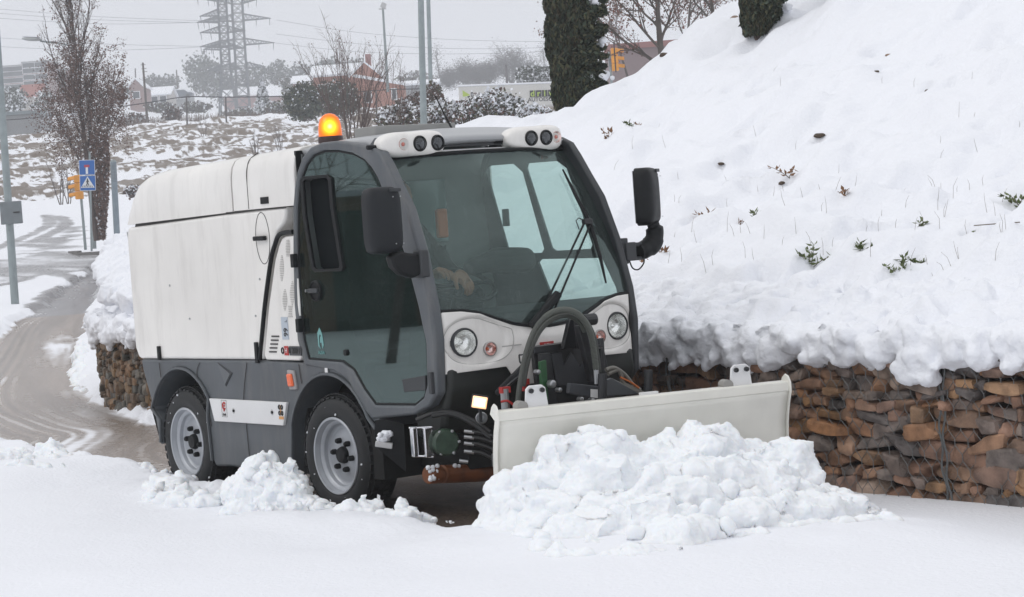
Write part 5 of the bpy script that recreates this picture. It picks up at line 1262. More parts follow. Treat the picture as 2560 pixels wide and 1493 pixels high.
heap('snow_heap', [
    [(1372, 1135, 10.62), (1390, 1108, 10.62), (1440, 1092, 10.62), (1500, 1088, 10.62), (1512, 1075, 10.62), (1533, 1062, 10.62), (1552, 1085, 10.64), (1582, 1118, 10.65), (1605, 1095, 10.65), (1630, 1078, 10.66), (1690, 1092, 10.68), (1708, 1128, 10.7), (1722, 1075, 10.70), (1735, 1052, 10.70), (1775, 1075, 10.72), (1830, 1110, 10.74), (1862, 1130, 10.76), (1872, 1100, 10.78), (1900, 1095, 10.78), (1966, 1098, 10.8)],
    [(1395, 1130, 10.5), (1440, 1112, 10.5), (1530, 1080, 10.5), (1580, 1125, 10.5), (1630, 1098, 10.52), (1700, 1125, 10.52), (1738, 1072, 10.55), (1850, 1135, 10.58), (1880, 1112, 10.62), (1965, 1112, 10.65), (1972, 1170, 10.65)],
    [(1358, 1165, 10.42), (1380, 1150, 10.4), (1410, 1160, 10.38), (1435, 1185, 10.35)],
    [(1395, 1190, 10.3), (1450, 1160, 10.28), (1540, 1140, 10.28), (1640, 1150, 10.3), (1740, 1135, 10.32), (1850, 1170, 10.36), (1960, 1170, 10.42), (1990, 1200, 10.45), (2040, 1215, 10.5), (2090, 1232, 10.5), (2125, 1240, 10.5), (2140, 1275, 10.4)],
    [(1330, 1330, 10.2), (1345, 1262, 10.2), (1365, 1222, 10.22), (1395, 1245, 10.2), (1450, 1235, 10.1), (1600, 1205, 10.05), (1750, 1205, 10.1), (1900, 1225, 10.15), (2060, 1255, 10.2), (2130, 1262, 10.25), (2200, 1290, 10.2)],
    [(1300, 1365, 10.0), (1380, 1300, 10.0), (1450, 1290, 9.85), (1600, 1262, 9.8), (1750, 1262, 9.8), (1900, 1280, 9.85), (2050, 1300, 9.9), (2200, 1320, 9.9), (2260, 1345, 9.9)],
    [(1340, 1385, 9.75), (1440, 1345, 9.65), (1550, 1322, 9.6), (1700, 1318, 9.55), (1850, 1330, 9.6), (2000, 1345, 9.65), (2130, 1360, 9.65), (2240, 1375, 9.65)],
    [(1420, 1400, 9.4), (1550, 1378, 9.3), (1700, 1372, 9.25), (1850, 1384, 9.3), (1980, 1395, 9.35), (2100, 1405, 9.35)],
    [(1240, 1340, 10.5), (1255, 1290, 10.5), (1272, 1225, 10.5), (1286, 1188, 10.5), (1305, 1182, 10.48), (1328, 1200, 10.45), (1330, 1232, 10.4)],
    [(1228, 1360, 10.35), (1262, 1290, 10.35), (1310, 1265, 10.3)], [(2100, 1258, 10.35), (2190, 1290, 10.2), (2270, 1322, 10.0), (2330, 1350, 9.8)], [(1900, 1420, 9.1), (2050, 1425, 9.15), (2200, 1400, 9.4), (2300, 1375, 9.6)]],
    'large heap of broken snow piled up against the cream plough blade', .009, (.03, .15), .15, crumbs=160, disp=[(.24, .14, 'CLOUDS'), (.07, .030, 'CLOUDS'), (.016, .016, 'CLOUDS')])
heap('snow_heap', [
    [(585, 1205, 11.95), (605, 1175, 11.9), (630, 1150, 11.85), (662, 1138, 11.8), (680, 1172, 11.8), (692, 1142, 11.75), (718, 1152, 11.7), (740, 1195, 11.65), (770, 1240, 11.6), (800, 1262, 11.5), (860, 1285, 11.4)],
    [(575, 1235, 11.8), (600, 1205, 11.7), (650, 1172, 11.65), (700, 1175, 11.6), (750, 1218, 11.5), (800, 1275, 11.35), (850, 1265, 11.2), (900, 1285, 11.1)],
    [(600, 1285, 11.5), (680, 1255, 11.4), (760, 1280, 11.25), (840, 1298, 11.1), (920, 1310, 10.95), (1000, 1325, 10.8)],
    [(870, 1262, 11.35), (890, 1285, 11.3)], [(905, 1262, 11.25), (918, 1243, 11.25), (928, 1268, 11.2)], [(940, 1290, 11.15), (975, 1262, 11.1), (1003, 1256, 11.05), (1022, 1275, 11.0), (1032, 1312, 10.95)],
    [(640, 1315, 11.1), (740, 1320, 11.0), (860, 1332, 10.85)]],
    'jagged heap of snow thrown up beside the front wheel', .009, (.025, .085), .11)
heap('snow_heap', [[(-60, 1120, 15.7), (0, 1108, 15.7), (35, 1118, 15.7), (60, 1122, 15.6), (95, 1112, 15.6), (138, 1100, 15.5), (146, 1125, 15.3), (178, 1152, 15.0)], [(-40, 1140, 15.3), (40, 1140, 15.2), (110, 1128, 15.1), (150, 1140, 15.0), (185, 1168, 14.6)], [(0, 1165, 14.7), (90, 1160, 14.5), (150, 1168, 14.4)]],
    'low heap of snow at the left edge of the cleared lane', .02, (.04, .08), .1)
heap('snow_heap', [[(375, 1215, 12.9), (425, 1200, 12.7), (450, 1222, 12.4), (480, 1220, 12.3), (515, 1245, 12.1), (545, 1258, 12.0)], [(390, 1228, 12.5), (450, 1234, 12.2), (520, 1258, 11.9)]],
    'small ridge of snow in front of the rear wheel', .016, (.025, .06), .07)
MBk = MB(); p = on_ter(1865, 1398); MBk.box((float(p[0]), float(p[1]), .17), (.05, .09, .03)); 
c = at(1865, 1398, 9.2); k_ = MB().box(c, (.03, .065, .018), Matrix.Rotation(.9, 3, 'Z')).build('stone_chip', mat('stone_dark', (.03, .03, .03), .8), None, bevel=.006)
tag(k_, 'small dark lump lying in the snow in front of the big heap', 'stone')
# crumbs along the ragged edge of the uncleared snow
_R = np.random.default_rng(12); cs, rs = [], []
ed = [G0(*q) for q in ((-60, 1128), (170, 1165), (420, 1218), (560, 1268), (700, 1306), (860, 1324), (1000, 1336), (1120, 1354), (1215, 1364))]
for a, b in zip(ed[:-1], ed[1:]):
    a, b = np.array(a), np.array(b); n = int(np.linalg.norm(b-a)*75)
    for k in range(n):
        q = a+(b-a)*_R.random(); o_ = _R.normal()*.10; q = q+np.array([FH[0], FH[1]])*(-.10+o_); r_ = .006+.030*_R.random()**2.2; cs.append((q[0], q[1], .02+.11*float(sstep(.10, -.12, np.array(o_)))+r_*.2)); rs.append(r_)
o = blob_mesh('snow_crumbs', cs, rs, SNOWP, .009, [(.03, .012, 'CLOUDS')]); tag(o, 'loose crumbs of snow along the edge of the cleared lane', 'snow', kind='stuff')
# bank of shovelled snow along the foot of the wall
bk_sp = [[(395, 1052, 20.5), (330, 1032, 21.7), (262, 1003, 22.9), (225, 960, 24.6), (205, 905, 28.0), (212, 850, 33)], [(395, 1062, 20.0), (320, 1045, 21.0), (245, 1020, 22.3), (205, 972, 24.2), (190, 915, 28)]]
heap('snow_heap', bk_sp, 'long low bank of snow along the foot of the wall on the left', .03, (.06, .11), .12, [(.25, .08, 'CLOUDS'), (.07, .035, 'CLOUDS')])

# pillowy edge of the snow on top of the wall
cs, rs = [], []
_R = np.random.default_rng(77)
for s_ in np.arange(9.0, SLEN-.05, .020):
    x, y, nx, ny = [float(q) for q in wall_at(s_)]
    dn = float(fbm(np.array([[x*1.0, y, 0]]), 2.0, 3, 201)[0]); left = 1 if x < -6 else 0; hide = -5.6 < x < -.9
    if hide and _R.random() < .5: continue
    for k in range(2):
        r_ = _R.uniform(.045, .095); t_ = _R.uniform(-.055, .06); z_ = .80+.05*max(dn, 0)+_R.uniform(-.09, .04); cs.append((x+nx*t_, y+ny*t_, z_)); rs.append(r_)
    if _R.random() < .35:
        r_ = _R.uniform(.03, .05); t_ = _R.uniform(-.08, -.03); z_ = .745-.07*max(dn, 0)*2-_R.uniform(0, .05)-.10*left*_R.random(); cs.append((x+nx*t_, y+ny*t_, z_)); rs.append(r_)
    if dn > .55:
        for q in range(3): cs.append((x+nx*-.07, y+ny*-.07, .74-.055*q-.02*_R.random())); rs.append(_R.uniform(.03, .045))
    for k in range(3):                                              # pillows a little higher up
        r_ = _R.uniform(.05, .12); t_ = _R.uniform(.05, .75); X_, Y_ = x+nx*t_, y+ny*t_; cs.append((X_, Y_, max(float(hill_plane(X_, Y_)), .74)+.06-r_*.62+_R.uniform(-.01, .03))); rs.append(r_)
o = blob_mesh('hill_edge', cs, rs, SNOW, .013, [(.16, .05, 'CLOUDS'), (.03, .013, 'CLOUDS'), (.012, .006, 'CLOUDS')]); tag(o, kind='structure')
sm = o.modifiers.new('soft', 'SMOOTH'); sm.iterations = 10; sm.factor = .5; o.modifiers.move(len(o.modifiers)-1, 1)

# ================================================================== plants and stones on the bank
STEM = mat('dry_stem', (.16, .13, .10), .8); LEAF = mat('leaf_green', (.10, .13, .04), .6, noise=.3, nscale=40); LEAFB = mat('leaf_brown', (.20, .10, .045), .7, noise=.3, nscale=40)
SOIL = mat('soil', (.07, .05, .035), .9, noise=.3, nscale=20); STONE = mat('field_stone', (.22, .15, .11), .7, noise=.35, nscale=15, bump=.6, bscale=40)
def hill_pt(px, py):
    p = hill_at(px, py); k = np.argmin((HX-p[0])**2+(HY-p[1])**2); return Vector((HX.flat[k], HY.flat[k], HZ.flat[k]))
def leaf_v(m, p, d, L, w_):
    d = Vector(d).normalized(); s_ = d.cross(Vector((random.random()-.5, random.random()-.5, random.random()+.3))).normalized()*w_; n = d.cross(s_).normalized()*w_*.4
    b = len(m.v); q = p+d*L*.5; m.v += [tuple(p), tuple(q+s_+n), tuple(p+d*L), tuple(q-s_+n), tuple(q)]; m.f += [(b, b+1, b+4), (b+1, b+2, b+4), (b+4, b+2, b+3), (b, b+4, b+3)]
def sprig(px, py, h, n, green, label):
    p = hill_pt(px, py); root = empty('sprig', p, label, 'plant', 'sprigs poking through the snow')
    st_ = MB(); lf = MB()
    for k in range(n):
        d = Vector((random.uniform(-.6, .6), random.uniform(-.6, .3), random.uniform(.5, 1))).normalized(); q = p+Vector((random.uniform(-.03, .03), 0, -.03)); pts = [q]
        for i in range(4):
            d = (d+Vector((random.uniform(-.25, .25), random.uniform(-.25, .25), -.08))).normalized(); q = q+d*h/4; pts.append(q)
            for j in range(3 if green else 2):
                dd = (d*.5+Vector((random.uniform(-1, 1), random.uniform(-1, 1), random.uniform(-.4, .6)))); leaf_v(lf, q, dd, random.uniform(.03, .055), random.uniform(.008, .013))
        st_.tube(pts, [.003, .0028, .0025, .002, .0015], 4)
    st_.build('stem', STEM, root); lf.build('leaves', LEAF if green else LEAFB, root)
SPR = [(2030, 660, .13, 5, 1, 'largest green leafy sprig, low on the bank right of the far mirror'), (2262, 716, .12, 3, 1, 'green sprig with upright leaves just above the wall, right of centre of the bank'),
       (1775, 545, .14, 3, 0, 'brown leafy sprig nearest to the far mirror'), (1868, 545, .09, 3, 0, 'short dark sprig in a hollow beside the brown leafy one'), (2110, 532, .06, 2, 0, 'red-brown leaf under the black hollow in mid bank'),
       (2295, 560, .09, 2, 1, 'thin green sprig halfway up the bank on the right'), (2425, 618, .08, 3, 1, 'green tuft at the start of a long trailing stem near the right edge'), (2160, 670, .07, 3, 1, 'small green tuft in a hollow right of the largest sprig'),
       (2160, 618, .07, 2, 1, 'small pale green sprig above the hollow tuft'), (2285, 665, .05, 2, 1, 'tiny green tuft right of the hollow'), (1965, 418, .16, 2, 0, 'upright dry sprig with one red leaf in mid slope'), (2540, 480, .12, 5, 1, 'dark green clump at the right edge of the picture'),
       (2480, 668, .05, 3, 1, 'flat green tuft close to the right edge above the wall'), (1522, 352, .10, 3, 0, 'dark dry sprig left on the slope above the windscreen lamps'), (1598, 300, .08, 2, 0, 'small dry sprig near the crest of the bank'), (1612, 660, .07, 2, 0, 'brown leaf sprig below the far mirror arm'),
       (1672, 642, .06, 2, 0, 'yellowish leaf sprig right of the far mirror arm'), (1905, 580, .05, 2, 1, 'tiny green sprig between two dry stems'), (1572, 322, .06, 2, 1, 'tiny yellow-green sprig near the crest')]
for a in SPR: sprig(*a)
gm_ = MB()
for k in range(115):
    u_ = random.random(); px = random.uniform(1500, 2560); py = random.uniform(430, 720) if u_ < .72 else random.uniform(120, 430)
    if px < 1650 and py > 420: continue
    if py < 290-(px-1345)*.44+60 or (1560 < px < 1670 and 400 < py): continue
    p = hill_pt(px, py); h = random.uniform(.03, .13)*(1 if u_ < .72 else .9)
    d = Vector((random.uniform(-.5, .5), random.uniform(-.4, .4), 1)).normalized(); q = p+d*h*.6; e = q+(d+Vector((random.uniform(-.5, .5), random.uniform(-.3, .3), -.1)))*h*.5
    gm_.tube([p-Vector((0, 0, .02)), q, e], [.0013, .0011, .0006], 3)
pth = [hill_pt(2440, 620)+Vector((0, 0, .04)), hill_pt(2490, 622)+Vector((0, 0, .05)), hill_pt(2555, 632)+Vector((0, 0, .03))]; gm_.tube(smooth_line(pth), .003, 4)
o = gm_.build('dry_grass', STEM); tag(o, 'dry grass stalks sticking out of the snow on the bank', 'grass', kind='stuff')
def rock(px, py, r_, label, sq=.5, m=None):
    p = hill_pt(px, py); v = IV.copy(); v = v*(1+.25*vnoise(IV*1.7+px, 3)[:, None])
    bm = bmesh.new(); bmesh.ops.create_icosphere(bm, subdivisions=3, radius=1)
    for q in bm.verts:
        n_ = float(vnoise(np.array(q.co)*1.6+px, 4)); q.co = Vector((q.co.x*r_*1.4, q.co.y*r_, q.co.z*r_*sq))*(1+.3*n_)
    me = bpy.data.meshes.new('stone'); bm.to_mesh(me); bm.free(); me.materials.append(m or STONE)
    for f in me.polygons: f.use_smooth = True
    o = bpy.data.objects.new('stone', me); COL.objects.link(o); o.location = p+Vector((.0, -.01, -r_*.32)); tag(o, label, 'stone', 'stones showing through the snow'); return o
for a in [(2183, 104, .05, 'wide brown stone high on the bank'), (2362, 132, .052, 'brown stone showing high on the right of the bank'), (2228, 98, .03, 'small stone just right of the wide brown one'), (2532, 124, .04, 'stone at the top right edge of the picture'), (2472, 92, .05, 'dark stone in a grassy hollow near the top right'),
          (1983, 134, .035, 'dark stone below the second dark conifer'), (2042, 330, .032, 'left of two little dark stones in mid bank'), (2109, 331, .03, 'right of two little dark stones in mid bank'), (2318, 198, .03, 'small dark stone in the upper right of the bank'), (2110, 510, .05, 'black stone in a hollow halfway up the bank'),
          (1840, 70, .04, 'brown stone at the foot of the second dark conifer'), (1665, 146, .05, 'dark stone on the skyline of the bank'), (2195, 170, .02, 'speck of stone in the upper bank'), (1802, 416, .02, 'speck of stone left in mid bank'), (1950, 425, .022, 'speck of stone at the foot of the dry red-leaved sprig')]:
    rock(*a, sq=.55, m=STONE if 'brown' in a[3] else SOIL)
# ================================================================== beyond: trees, poles, signs, houses
def tubes_mesh(name, segs, m, parent, n=3):
    """segs: list of (p0, p1, r0, r1)"""
    A = np.array([s[0] for s in segs], float); B = np.array([s[1] for s in segs], float); r0 = np.array([s[2] for s in segs])[:, None]; r1 = np.array([s[3] for s in segs])[:, None]
    d = B-A; d /= np.linalg.norm(d, axis=1, keepdims=True)+1e-9
    ref = np.where(np.abs(d[:, 2:3]) < .9, np.array([[0, 0, 1.]]), np.array([[1., 0, 0]])); a = np.cross(d, ref); a /= np.linalg.norm(a, axis=1, keepdims=True); b = np.cross(d, a)
    V = []
    for (P, r_) in ((A, r0), (B, r1)):
        for k in range(n):
            an = 2*math.pi*k/n; V.append(P+(a*math.cos(an)+b*math.sin(an))*r_)
    V = np.stack(V, 1); S_ = len(segs); base = (np.arange(S_)*2*n)[:, None]; F = []
    for k in range(n):
        k2 = (k+1) % n; F.append(np.concatenate([base+k, base+k2, base+n+k2, base+n+k], 1))
    return from_np(name, V.reshape(-1, 3), np.concatenate(F), m, parent)
def quads_mesh(name, C, size, mats, parent, mi=None, aspect=1., up=None, flat=0., rng=RNG, bend=True):
    C = np.asarray(C, float); n = len(C); sz = np.asarray(size, float)*np.ones(n)
    d = rng.normal(size=(n, 3))
    if up is not None: d = d*(1-up[3])+np.array(up[:3])*up[3]
    if flat: d[:, 2] *= (1-flat)
    d /= np.linalg.norm(d, axis=1, keepdims=True); e = rng.normal(size=(n, 3)); e -= (e*d).sum(1, keepdims=True)*d; e /= np.linalg.norm(e, axis=1, keepdims=True)
    d = d*(sz*aspect)[:, None]; e = e*sz[:, None]; nn = np.cross(d, e); nn /= np.linalg.norm(nn, axis=1, keepdims=True)+1e-9
    V = np.stack([C-d*.5, C+e*.5, C+d*.5+nn*sz[:, None]*.15, C-e*.5], 1).reshape(-1, 3); F = np.arange(4*n).reshape(n, 4)
    return from_np(name, V, F, mats, parent, smooth=False, mi=mi)
def grow(segs, tips, p, d, L, r_, lv, P, rng):
    n = P['n'][lv]; seg = L/n; pts = [p]; q = p.copy(); dd = d.copy()
    for i in range(n):
        dd = dd+rng.normal(size=3)*P['wob'][lv]+np.array([0, 0, P['up'][lv]]); dd /= np.linalg.norm(dd); q2 = q+dd*seg
        ra, rb = r_*(1-i/n*.75), r_*(1-(i+1)/n*.75); segs.append((q, q2, ra, rb)); q = q2; pts.append(q)
        if lv >= P['leaf']: tips.append(q)
    if lv+1 < len(P['n']):
        for k in range(P['kids'][lv]):
            t_ = P['t0'][lv]+(1-P['t0'][lv])*(k+rng.random())/P['kids'][lv]; i = min(int(t_*n), n-1); o = pts[i]+(pts[i+1]-pts[i])*(t_*n-i)
            base = pts[i+1]-pts[i]; base = base/np.linalg.norm(base); s_ = rng.normal(size=3); s_ -= s_.dot(base)*base; s_ /= np.linalg.norm(s_)
            an = P['ang'][lv]*rng.uniform(.7, 1.25)*((1.75-1.45*t_) if (lv == 0 and P.get('tear')) else 1); nd = base*math.cos(an)+s_*math.sin(an)
            grow(segs, tips, o, nd, L*P['len'][lv]*rng.uniform(.7, 1.15)*(1-.45*t_*P.get('taper', 1)), max(r_*.55*(1-.6*t_), P.get('rmin', .004)), lv+1, P, rng)
BARK = mat('bark', (.10, .085, .075), .9, noise=.3, nscale=3); BARKB = mat('bark_brown', (.085, .06, .052), .9); BARKF = mat('bark_far', (.11, .10, .10), .9)
DRY = mat('dry_leaf', (.165, .098, .075), .8); DRY2 = mat('dry_leaf_dark', (.11, .060, .046), .8); PINK = mat('dry_leaf_red', (.17, .07, .055), .8)
EVG = mat('evergreen', (.05, .068, .045), .9); EVG2 = mat('evergreen_dark', (.028, .037, .025), .9); OLV = mat('olive_green', (.085, .085, .045), .9); BRN = mat('hedge_brown', (.055, .042, .034), .9)
def bare_tree(name, base, lean_, H, r_, P, label, cat='tree', group=None, seed=1, leaves=None, snow=0, trunk=True, bark=BARK, nst=1, fan=.3, extra=None):
    rng = np.random.default_rng(seed); base = np.array([float(c) for c in base]); root = empty(name, base, label, cat, group); segs, tips = [], []; tr = []
    if nst == 1:
        d0 = np.array([0, 0, 1.])+RH*lean_; d0 /= np.linalg.norm(d0); grow(segs, tips, base, d0, H, r_, 0, P, rng)
        k = P['n'][0]; tr = segs[:k]; segs = segs[k:]
        tubes_mesh('trunk', tr, bark, root, 7)
    else:
        for i in range(nst):
            f_ = (i+.5)/nst*2-1; d0 = np.array([0, 0, 1.])+RH*(lean_+f_*fan*rng.uniform(.7, 1.2))+FH*rng.uniform(-fan, fan)*.8; d0 /= np.linalg.norm(d0)
            grow(segs, tips, base+RH*f_*.12+FH*rng.uniform(-.1, .1), d0, H*(1-.25*abs(f_))*rng.uniform(.75, 1.05), r_*rng.uniform(.7, 1.1), 0, P, rng)
    tubes_mesh('branches', segs, bark, root, 3)
    if leaves:
        n, sz, spread, ms = leaves; tp = np.array(tips); tp = tp[rng.random(len(tp)) < (1.0 if not P.get('tear') else np.clip(1.35-1.5*(tp[:, 2]-base[2])/H, .08, 1))]; sel = tp[rng.integers(len(tp), size=n)]+rng.normal(size=(n, 3))*spread
        quads_mesh('leaves', sel, rng.uniform(.6, 1.3, n)*sz, ms, root, mi=rng.integers(len(ms), size=n), rng=rng)
    if snow:
        ii = rng.integers(len(segs), size=snow); S0 = np.array([segs[i][0] for i in ii]); S1 = np.array([segs[i][1] for i in ii]); t_ = rng.random((snow, 1)); w_ = np.array([max(segs[i][2], segs[i][3]) for i in ii])
        quads_mesh('snow_cover', S0+(S1-S0)*t_+np.array([0, 0, 1])*w_[:, None], (w_*2.2+.02), SNOWF, root, aspect=2.2, rng=rng)
    if extra: extra(root, rng)
    return root
def crown(C, R, n, rng, clumps=40, tight=.22, shell=.6):
    """points of an uneven crown: clumps spread through an ellipsoid"""
    c = rng.normal(size=(clumps, 3)); c /= np.linalg.norm(c, axis=1, keepdims=True); c *= (shell+(1-shell)*rng.random((clumps, 1)))**.6; i = rng.integers(clumps, size=n)
    q = c[i]*.82+rng.normal(size=(n, 3))*tight
    return np.array(C)+RH*q[:, :1]*R[0]+FH*q[:, 1:2]*R[1]+np.array([0, 0, 1])*q[:, 2:3]*R[2]
def evergreen(name, px, py0, py1, D, wpx, label, n=2500, sz=None, mats=None, cone=0., snow=.12, seed=1, group=None, cat='tree', trunk=True, clumps=45):
    """tree seen at picture column px between rows py0 (top) and py1 (foot)"""
    rng = np.random.default_rng(seed); b = at(px, py1, D); t_ = at(px, py0, D); H = (t_-b)[2]; w_ = wpx/FPX*D/2; root = empty(name, b, label, cat, group)
    mats = mats or [EVG, EVG2]
    if cone:
        z = rng.random(n)**1.3; tiers = np.round(z*9)/9; rad = (1-z)*w_*(1-.35*((z*9) % 1))*cone+w_*.05; an = rng.random(n)*6.283; rr_ = np.sqrt(rng.random(n))*rad
        P_ = b+RH*(rr_*np.cos(an))[:, None]+FH*(rr_*np.sin(an))[:, None]+np.array([0, 0, 1])*(H*(.06+.94*z)-rr_*.25)[:, None]; hz = rr_/np.maximum(rad, .01)
    else:
        P_ = crown(b+np.array([0, 0, H*.56]), (w_, w_, H*.46), n, rng, clumps); hz = rng.random(n)
    sz = sz or D*.0011
    mi = rng.integers(len(mats), size=n); sn = rng.random(n) < snow*(hz > .3)*1.4; mi = np.where(sn, len(mats), mi)
    quads_mesh('crown', P_, rng.uniform(.6, 1.5, n)*sz, mats+[SNOWF], root, mi=mi, rng=rng)
    if trunk: tubes_mesh('trunk', [(b-np.array([0, 0, .3]), b+np.array([0, 0, H*.7]), w_*.08+.03, w_*.03+.01)], BARKB, root, 6)
    return root
def pole(name, top, base, D, r0, r1, m, parent, n=10):
    a = Vector([float(c) for c in at(*base, D)]); b = Vector([float(c) for c in at(*top, D)]); return MB().tube([a, b], [r0, r1], n).build(name, m, parent, smooth=60)
GALV = mat('galvanised', (.27, .31, .315), .5, metal=.3, noise=.12, nscale=4); GALVD = mat('galvanised_dark', (.16, .18, .19), .5, noise=.1, nscale=4)
YEL = mat('signal_yellow', (.72, .30, .03), .5, noise=.12, nscale=6); BLUE = mat('sign_blue', (.004, .11, .40), .4); SWH = mat('sign_white', (.75, .76, .78), .4); SRED = mat('sign_red', (.45, .03, .06), .4); SBK = mat('sign_black', (.02, .02, .022), .5)
RW = Matrix(((RH[0], FH[0], 0), (RH[1], FH[1], 0), (0, 0, 1)))       # columns: picture right, away, up
V3 = lambda p: Vector([float(c) for c in p])

# --- big leafless column tree on the left, brown leaves still on it
PT = dict(n=[9, 8, 6, 4], wob=[.03, .06, .12, .2], up=[.0, .085, .05, .04], kids=[30, 8, 4, 0], t0=[.24, .15, .1, 0], ang=[.52, .42, .5, 0], len=[.42, .40, .42, 0], leaf=2, rmin=.006, taper=.75, tear=1)
bt_base = at(243, 602, 88)
def ivy(root, rng):
    n = 9000; z = rng.random(n)**.8; b = at(256, 598, 87.8); t_ = at(248, 330, 87.8); ax_ = t_-b; w_ = .10+.26*np.sin(np.clip(z, 0, 1)*1.9); an = rng.random(n)*6.283; rr_ = w_*np.sqrt(rng.random(n))
    P_ = b+ax_*z[:, None]+RH*(rr_*np.cos(an))[:, None]+FH*(rr_*np.sin(an))[:, None]
    mi = np.where(rng.random(n) < .09, 2, rng.integers(2, size=n)); quads_mesh('twig_mass', P_, rng.uniform(.04, .10, n), [DRY, DRY2, SNOWF], root, mi=mi, aspect=2.2, up=(0, 0, 1, .5), rng=rng)
    # lower brown crown
    P2 = crown(at(203, 265, 88), (2.5, 1.6, 3.4), 15000, rng, 420, .07, .10); P2 = P2-np.array([0, 0, .25])*np.abs(rng.normal(size=(15000, 1))); mi = np.where(rng.random(15000) < .09, 2, rng.integers(2, size=15000))
    quads_mesh('leaves', P2, rng.uniform(.035, .075, 15000), [DRY, DRY2, SNOWF], root, mi=mi, rng=rng)
bare_tree('leafless_tree', bt_base, -.02, 9.6, .13, PT, 'tall narrow tree with brown leaves and snow on its branches beside the blue signs', seed=5, leaves=(12000, .058, .06, [DRY, DRY2, DRY]), snow=2600, bark=BARKB, extra=ivy)
# --- left lamp post with the back of a sign
r_ = empty('lamp_post', at(38, 762, 58), 'tall grey post at the left edge carrying the back of a square sign', 'lamp post')
pole('post', (-18, -60), (38, 762), 58, .105, .085, GALV, r_, 14)
c = V3(at(28, 532, 57.8)); m = MB().box(c, (.56, .05, .58), RW); pb_ = m.build('sign_back', GALVD, r_, bevel=.02); MB().box(c-V3(FH)*.035+V3(RH)*.14, (.16, .01, .035), RW).build('clamp', SBK, pb_)
# --- street lamp whose arm comes out of the tree
r_ = empty('street_lamp', at(236, 622, 90), 'street lamp with a snow topped head reaching left out of the brown tree', 'street lamp')
pole('pole', (228, 380), (236, 622), 90, .085, .07, GALV, r_); pole('pole', (214, 205), (228, 380), 90, .07, .05, GALV, r_)
arm_ = MB().tube(smooth_line([V3(at(214, 205, 90)), V3(at(205, 150, 90)), V3(at(175, 115, 90)), V3(at(100, 103, 90))]), .035, 8).build('arm', GALV, r_, smooth=60)
hc = V3(at(80, 98, 90)); hm = MB()
hm.grid(lambda u, v: tuple(hc+V3(RH)*((u-.5)*.78)+V3(FH)*math.cos(v*6.283)*.16*math.sin(math.pi*min(max(u, .03), .97))**.4+Vector((0, 0, 1))*(math.sin(v*6.283)*.085*math.sin(math.pi*min(max(u, .03), .97))**.4-(u-.5)*.09)), 16, 16)
lh = hm.build('lamp_head', mat('lamp_head', (.42, .44, .44), .4), r_, smooth=80)
MB().grid(lambda u, v: tuple(hc+V3(RH)*((u-.5)*.70)+V3(FH)*(v-.5)*.24+Vector((0, 0, 1))*(.085+.03*math.sin(math.pi*u)*math.sin(math.pi*v)-(u-.5)*.09)), 10, 6).build('snow_cap', SNOWF, lh, smooth=80, solid=.02)
# --- traffic signals
def signal(px, py, D, post, label, face=-1, back=False):
    """three lamps one over the other, hoods pointing to the picture's left (-1) or right (+1)"""
    c = V3(at(px, py, D)); r_ = empty('traffic_light', at(post[2], post[3], D), label, 'traffic light', 'traffic lights')
    pole('pole', post[:2], post[2:], D, .055, .05, GALV, r_)
    h = MB()
    for k in (-1, 0, 1): h.box(c+Vector((0, 0, .31*k)), (.28, .32, .30), RW)
    bx = h.build('housing', YEL, r_, bevel=.03)
    for k in (-1, 0, 1):
        d = V3(RH)*face; o = c+Vector((0, 0, .31*k-.01))+d*.13; m = MB(); n = 12
        for j in range(n+1):
            an = math.pi*j/n; off = V3(FH)*math.cos(an)*.14+Vector((0, 0, 1))*math.sin(an)*.14
            m.v += [tuple(o+off), tuple(o+off*.95+d*(.25)+Vector((0, 0, -.035)))]
        m.f = [(2*j, 2*j+2, 2*j+3, 2*j+1) for j in range(n)]; m.f.append(tuple(range(0, 2*n+1, 2))); m.build('hood', YEL, bx, smooth=60, solid=.012)
        MB().lathe([(.10, 0), (.08, .02), (0, .03)], o-d*.0, d, 16).build('lamp', SBK, bx)
    return r_, bx, c
signal(197, 468, 86, (203, 495, 214, 625), 'orange traffic light half hidden behind the two blue signs', -1)
rt, bx, c = signal(1537, 149, 92, (1522, 130, 1540, 330), 'orange traffic light on the skyline between the dark conifer and the bare tree', 1)
MB().box(c+V3(RH)*.0-V3(FH)*.16+Vector((0, 0, .1)), (.05, .02, 1.25), RW).build('back_bar', SBK, bx)
MB().box(c-V3(RH)*.20+Vector((0, 0, -.05)), (.10, .14, .45), RW).build('cabinet', GALVD, bx)
# --- the two blue signs
D_ = 85; r_ = empty('road_signs', at(229, 628, D_), 'pair of blue road signs on one post, dead end above pedestrian crossing', 'road sign')
pole('post', (224, 380), (229, 628), D_, .04, .04, GALV, r_)
u_ = (V3(at(218, 400, D_))-V3(at(222, 500, D_))).normalized(); rx = V3(RH)
rx = (V3(at(240, 448, D_))-V3(at(200, 449, D_))).normalized(); u_ = (Vector((0, 0, 1))-rx*rx.z).normalized(); nf = rx.cross(u_)*1.0
if nf.dot(V3(FW)) > 0: nf = -nf
def pane(cx_, cy_, w_, h_, m, par, off, name, pts=None):
    c = V3(at(cx_, cy_, D_))+nf*off; q = pts or [(-w_/2, -h_/2), (w_/2, -h_/2), (w_/2, h_/2), (-w_/2, h_/2)]; mb = MB(); k = len(q)
    mb.v = [tuple(c+rx*a+u_*b) for a, b in q]+[tuple(c+rx*a+u_*b-nf*.006) for a, b in q]; mb.f = [tuple(range(k)), tuple(range(2*k-1, k-1, -1))]+[(i, (i+1) % k, k+(i+1) % k, k+i) for i in range(k)]
    return mb.build(name, m, par)
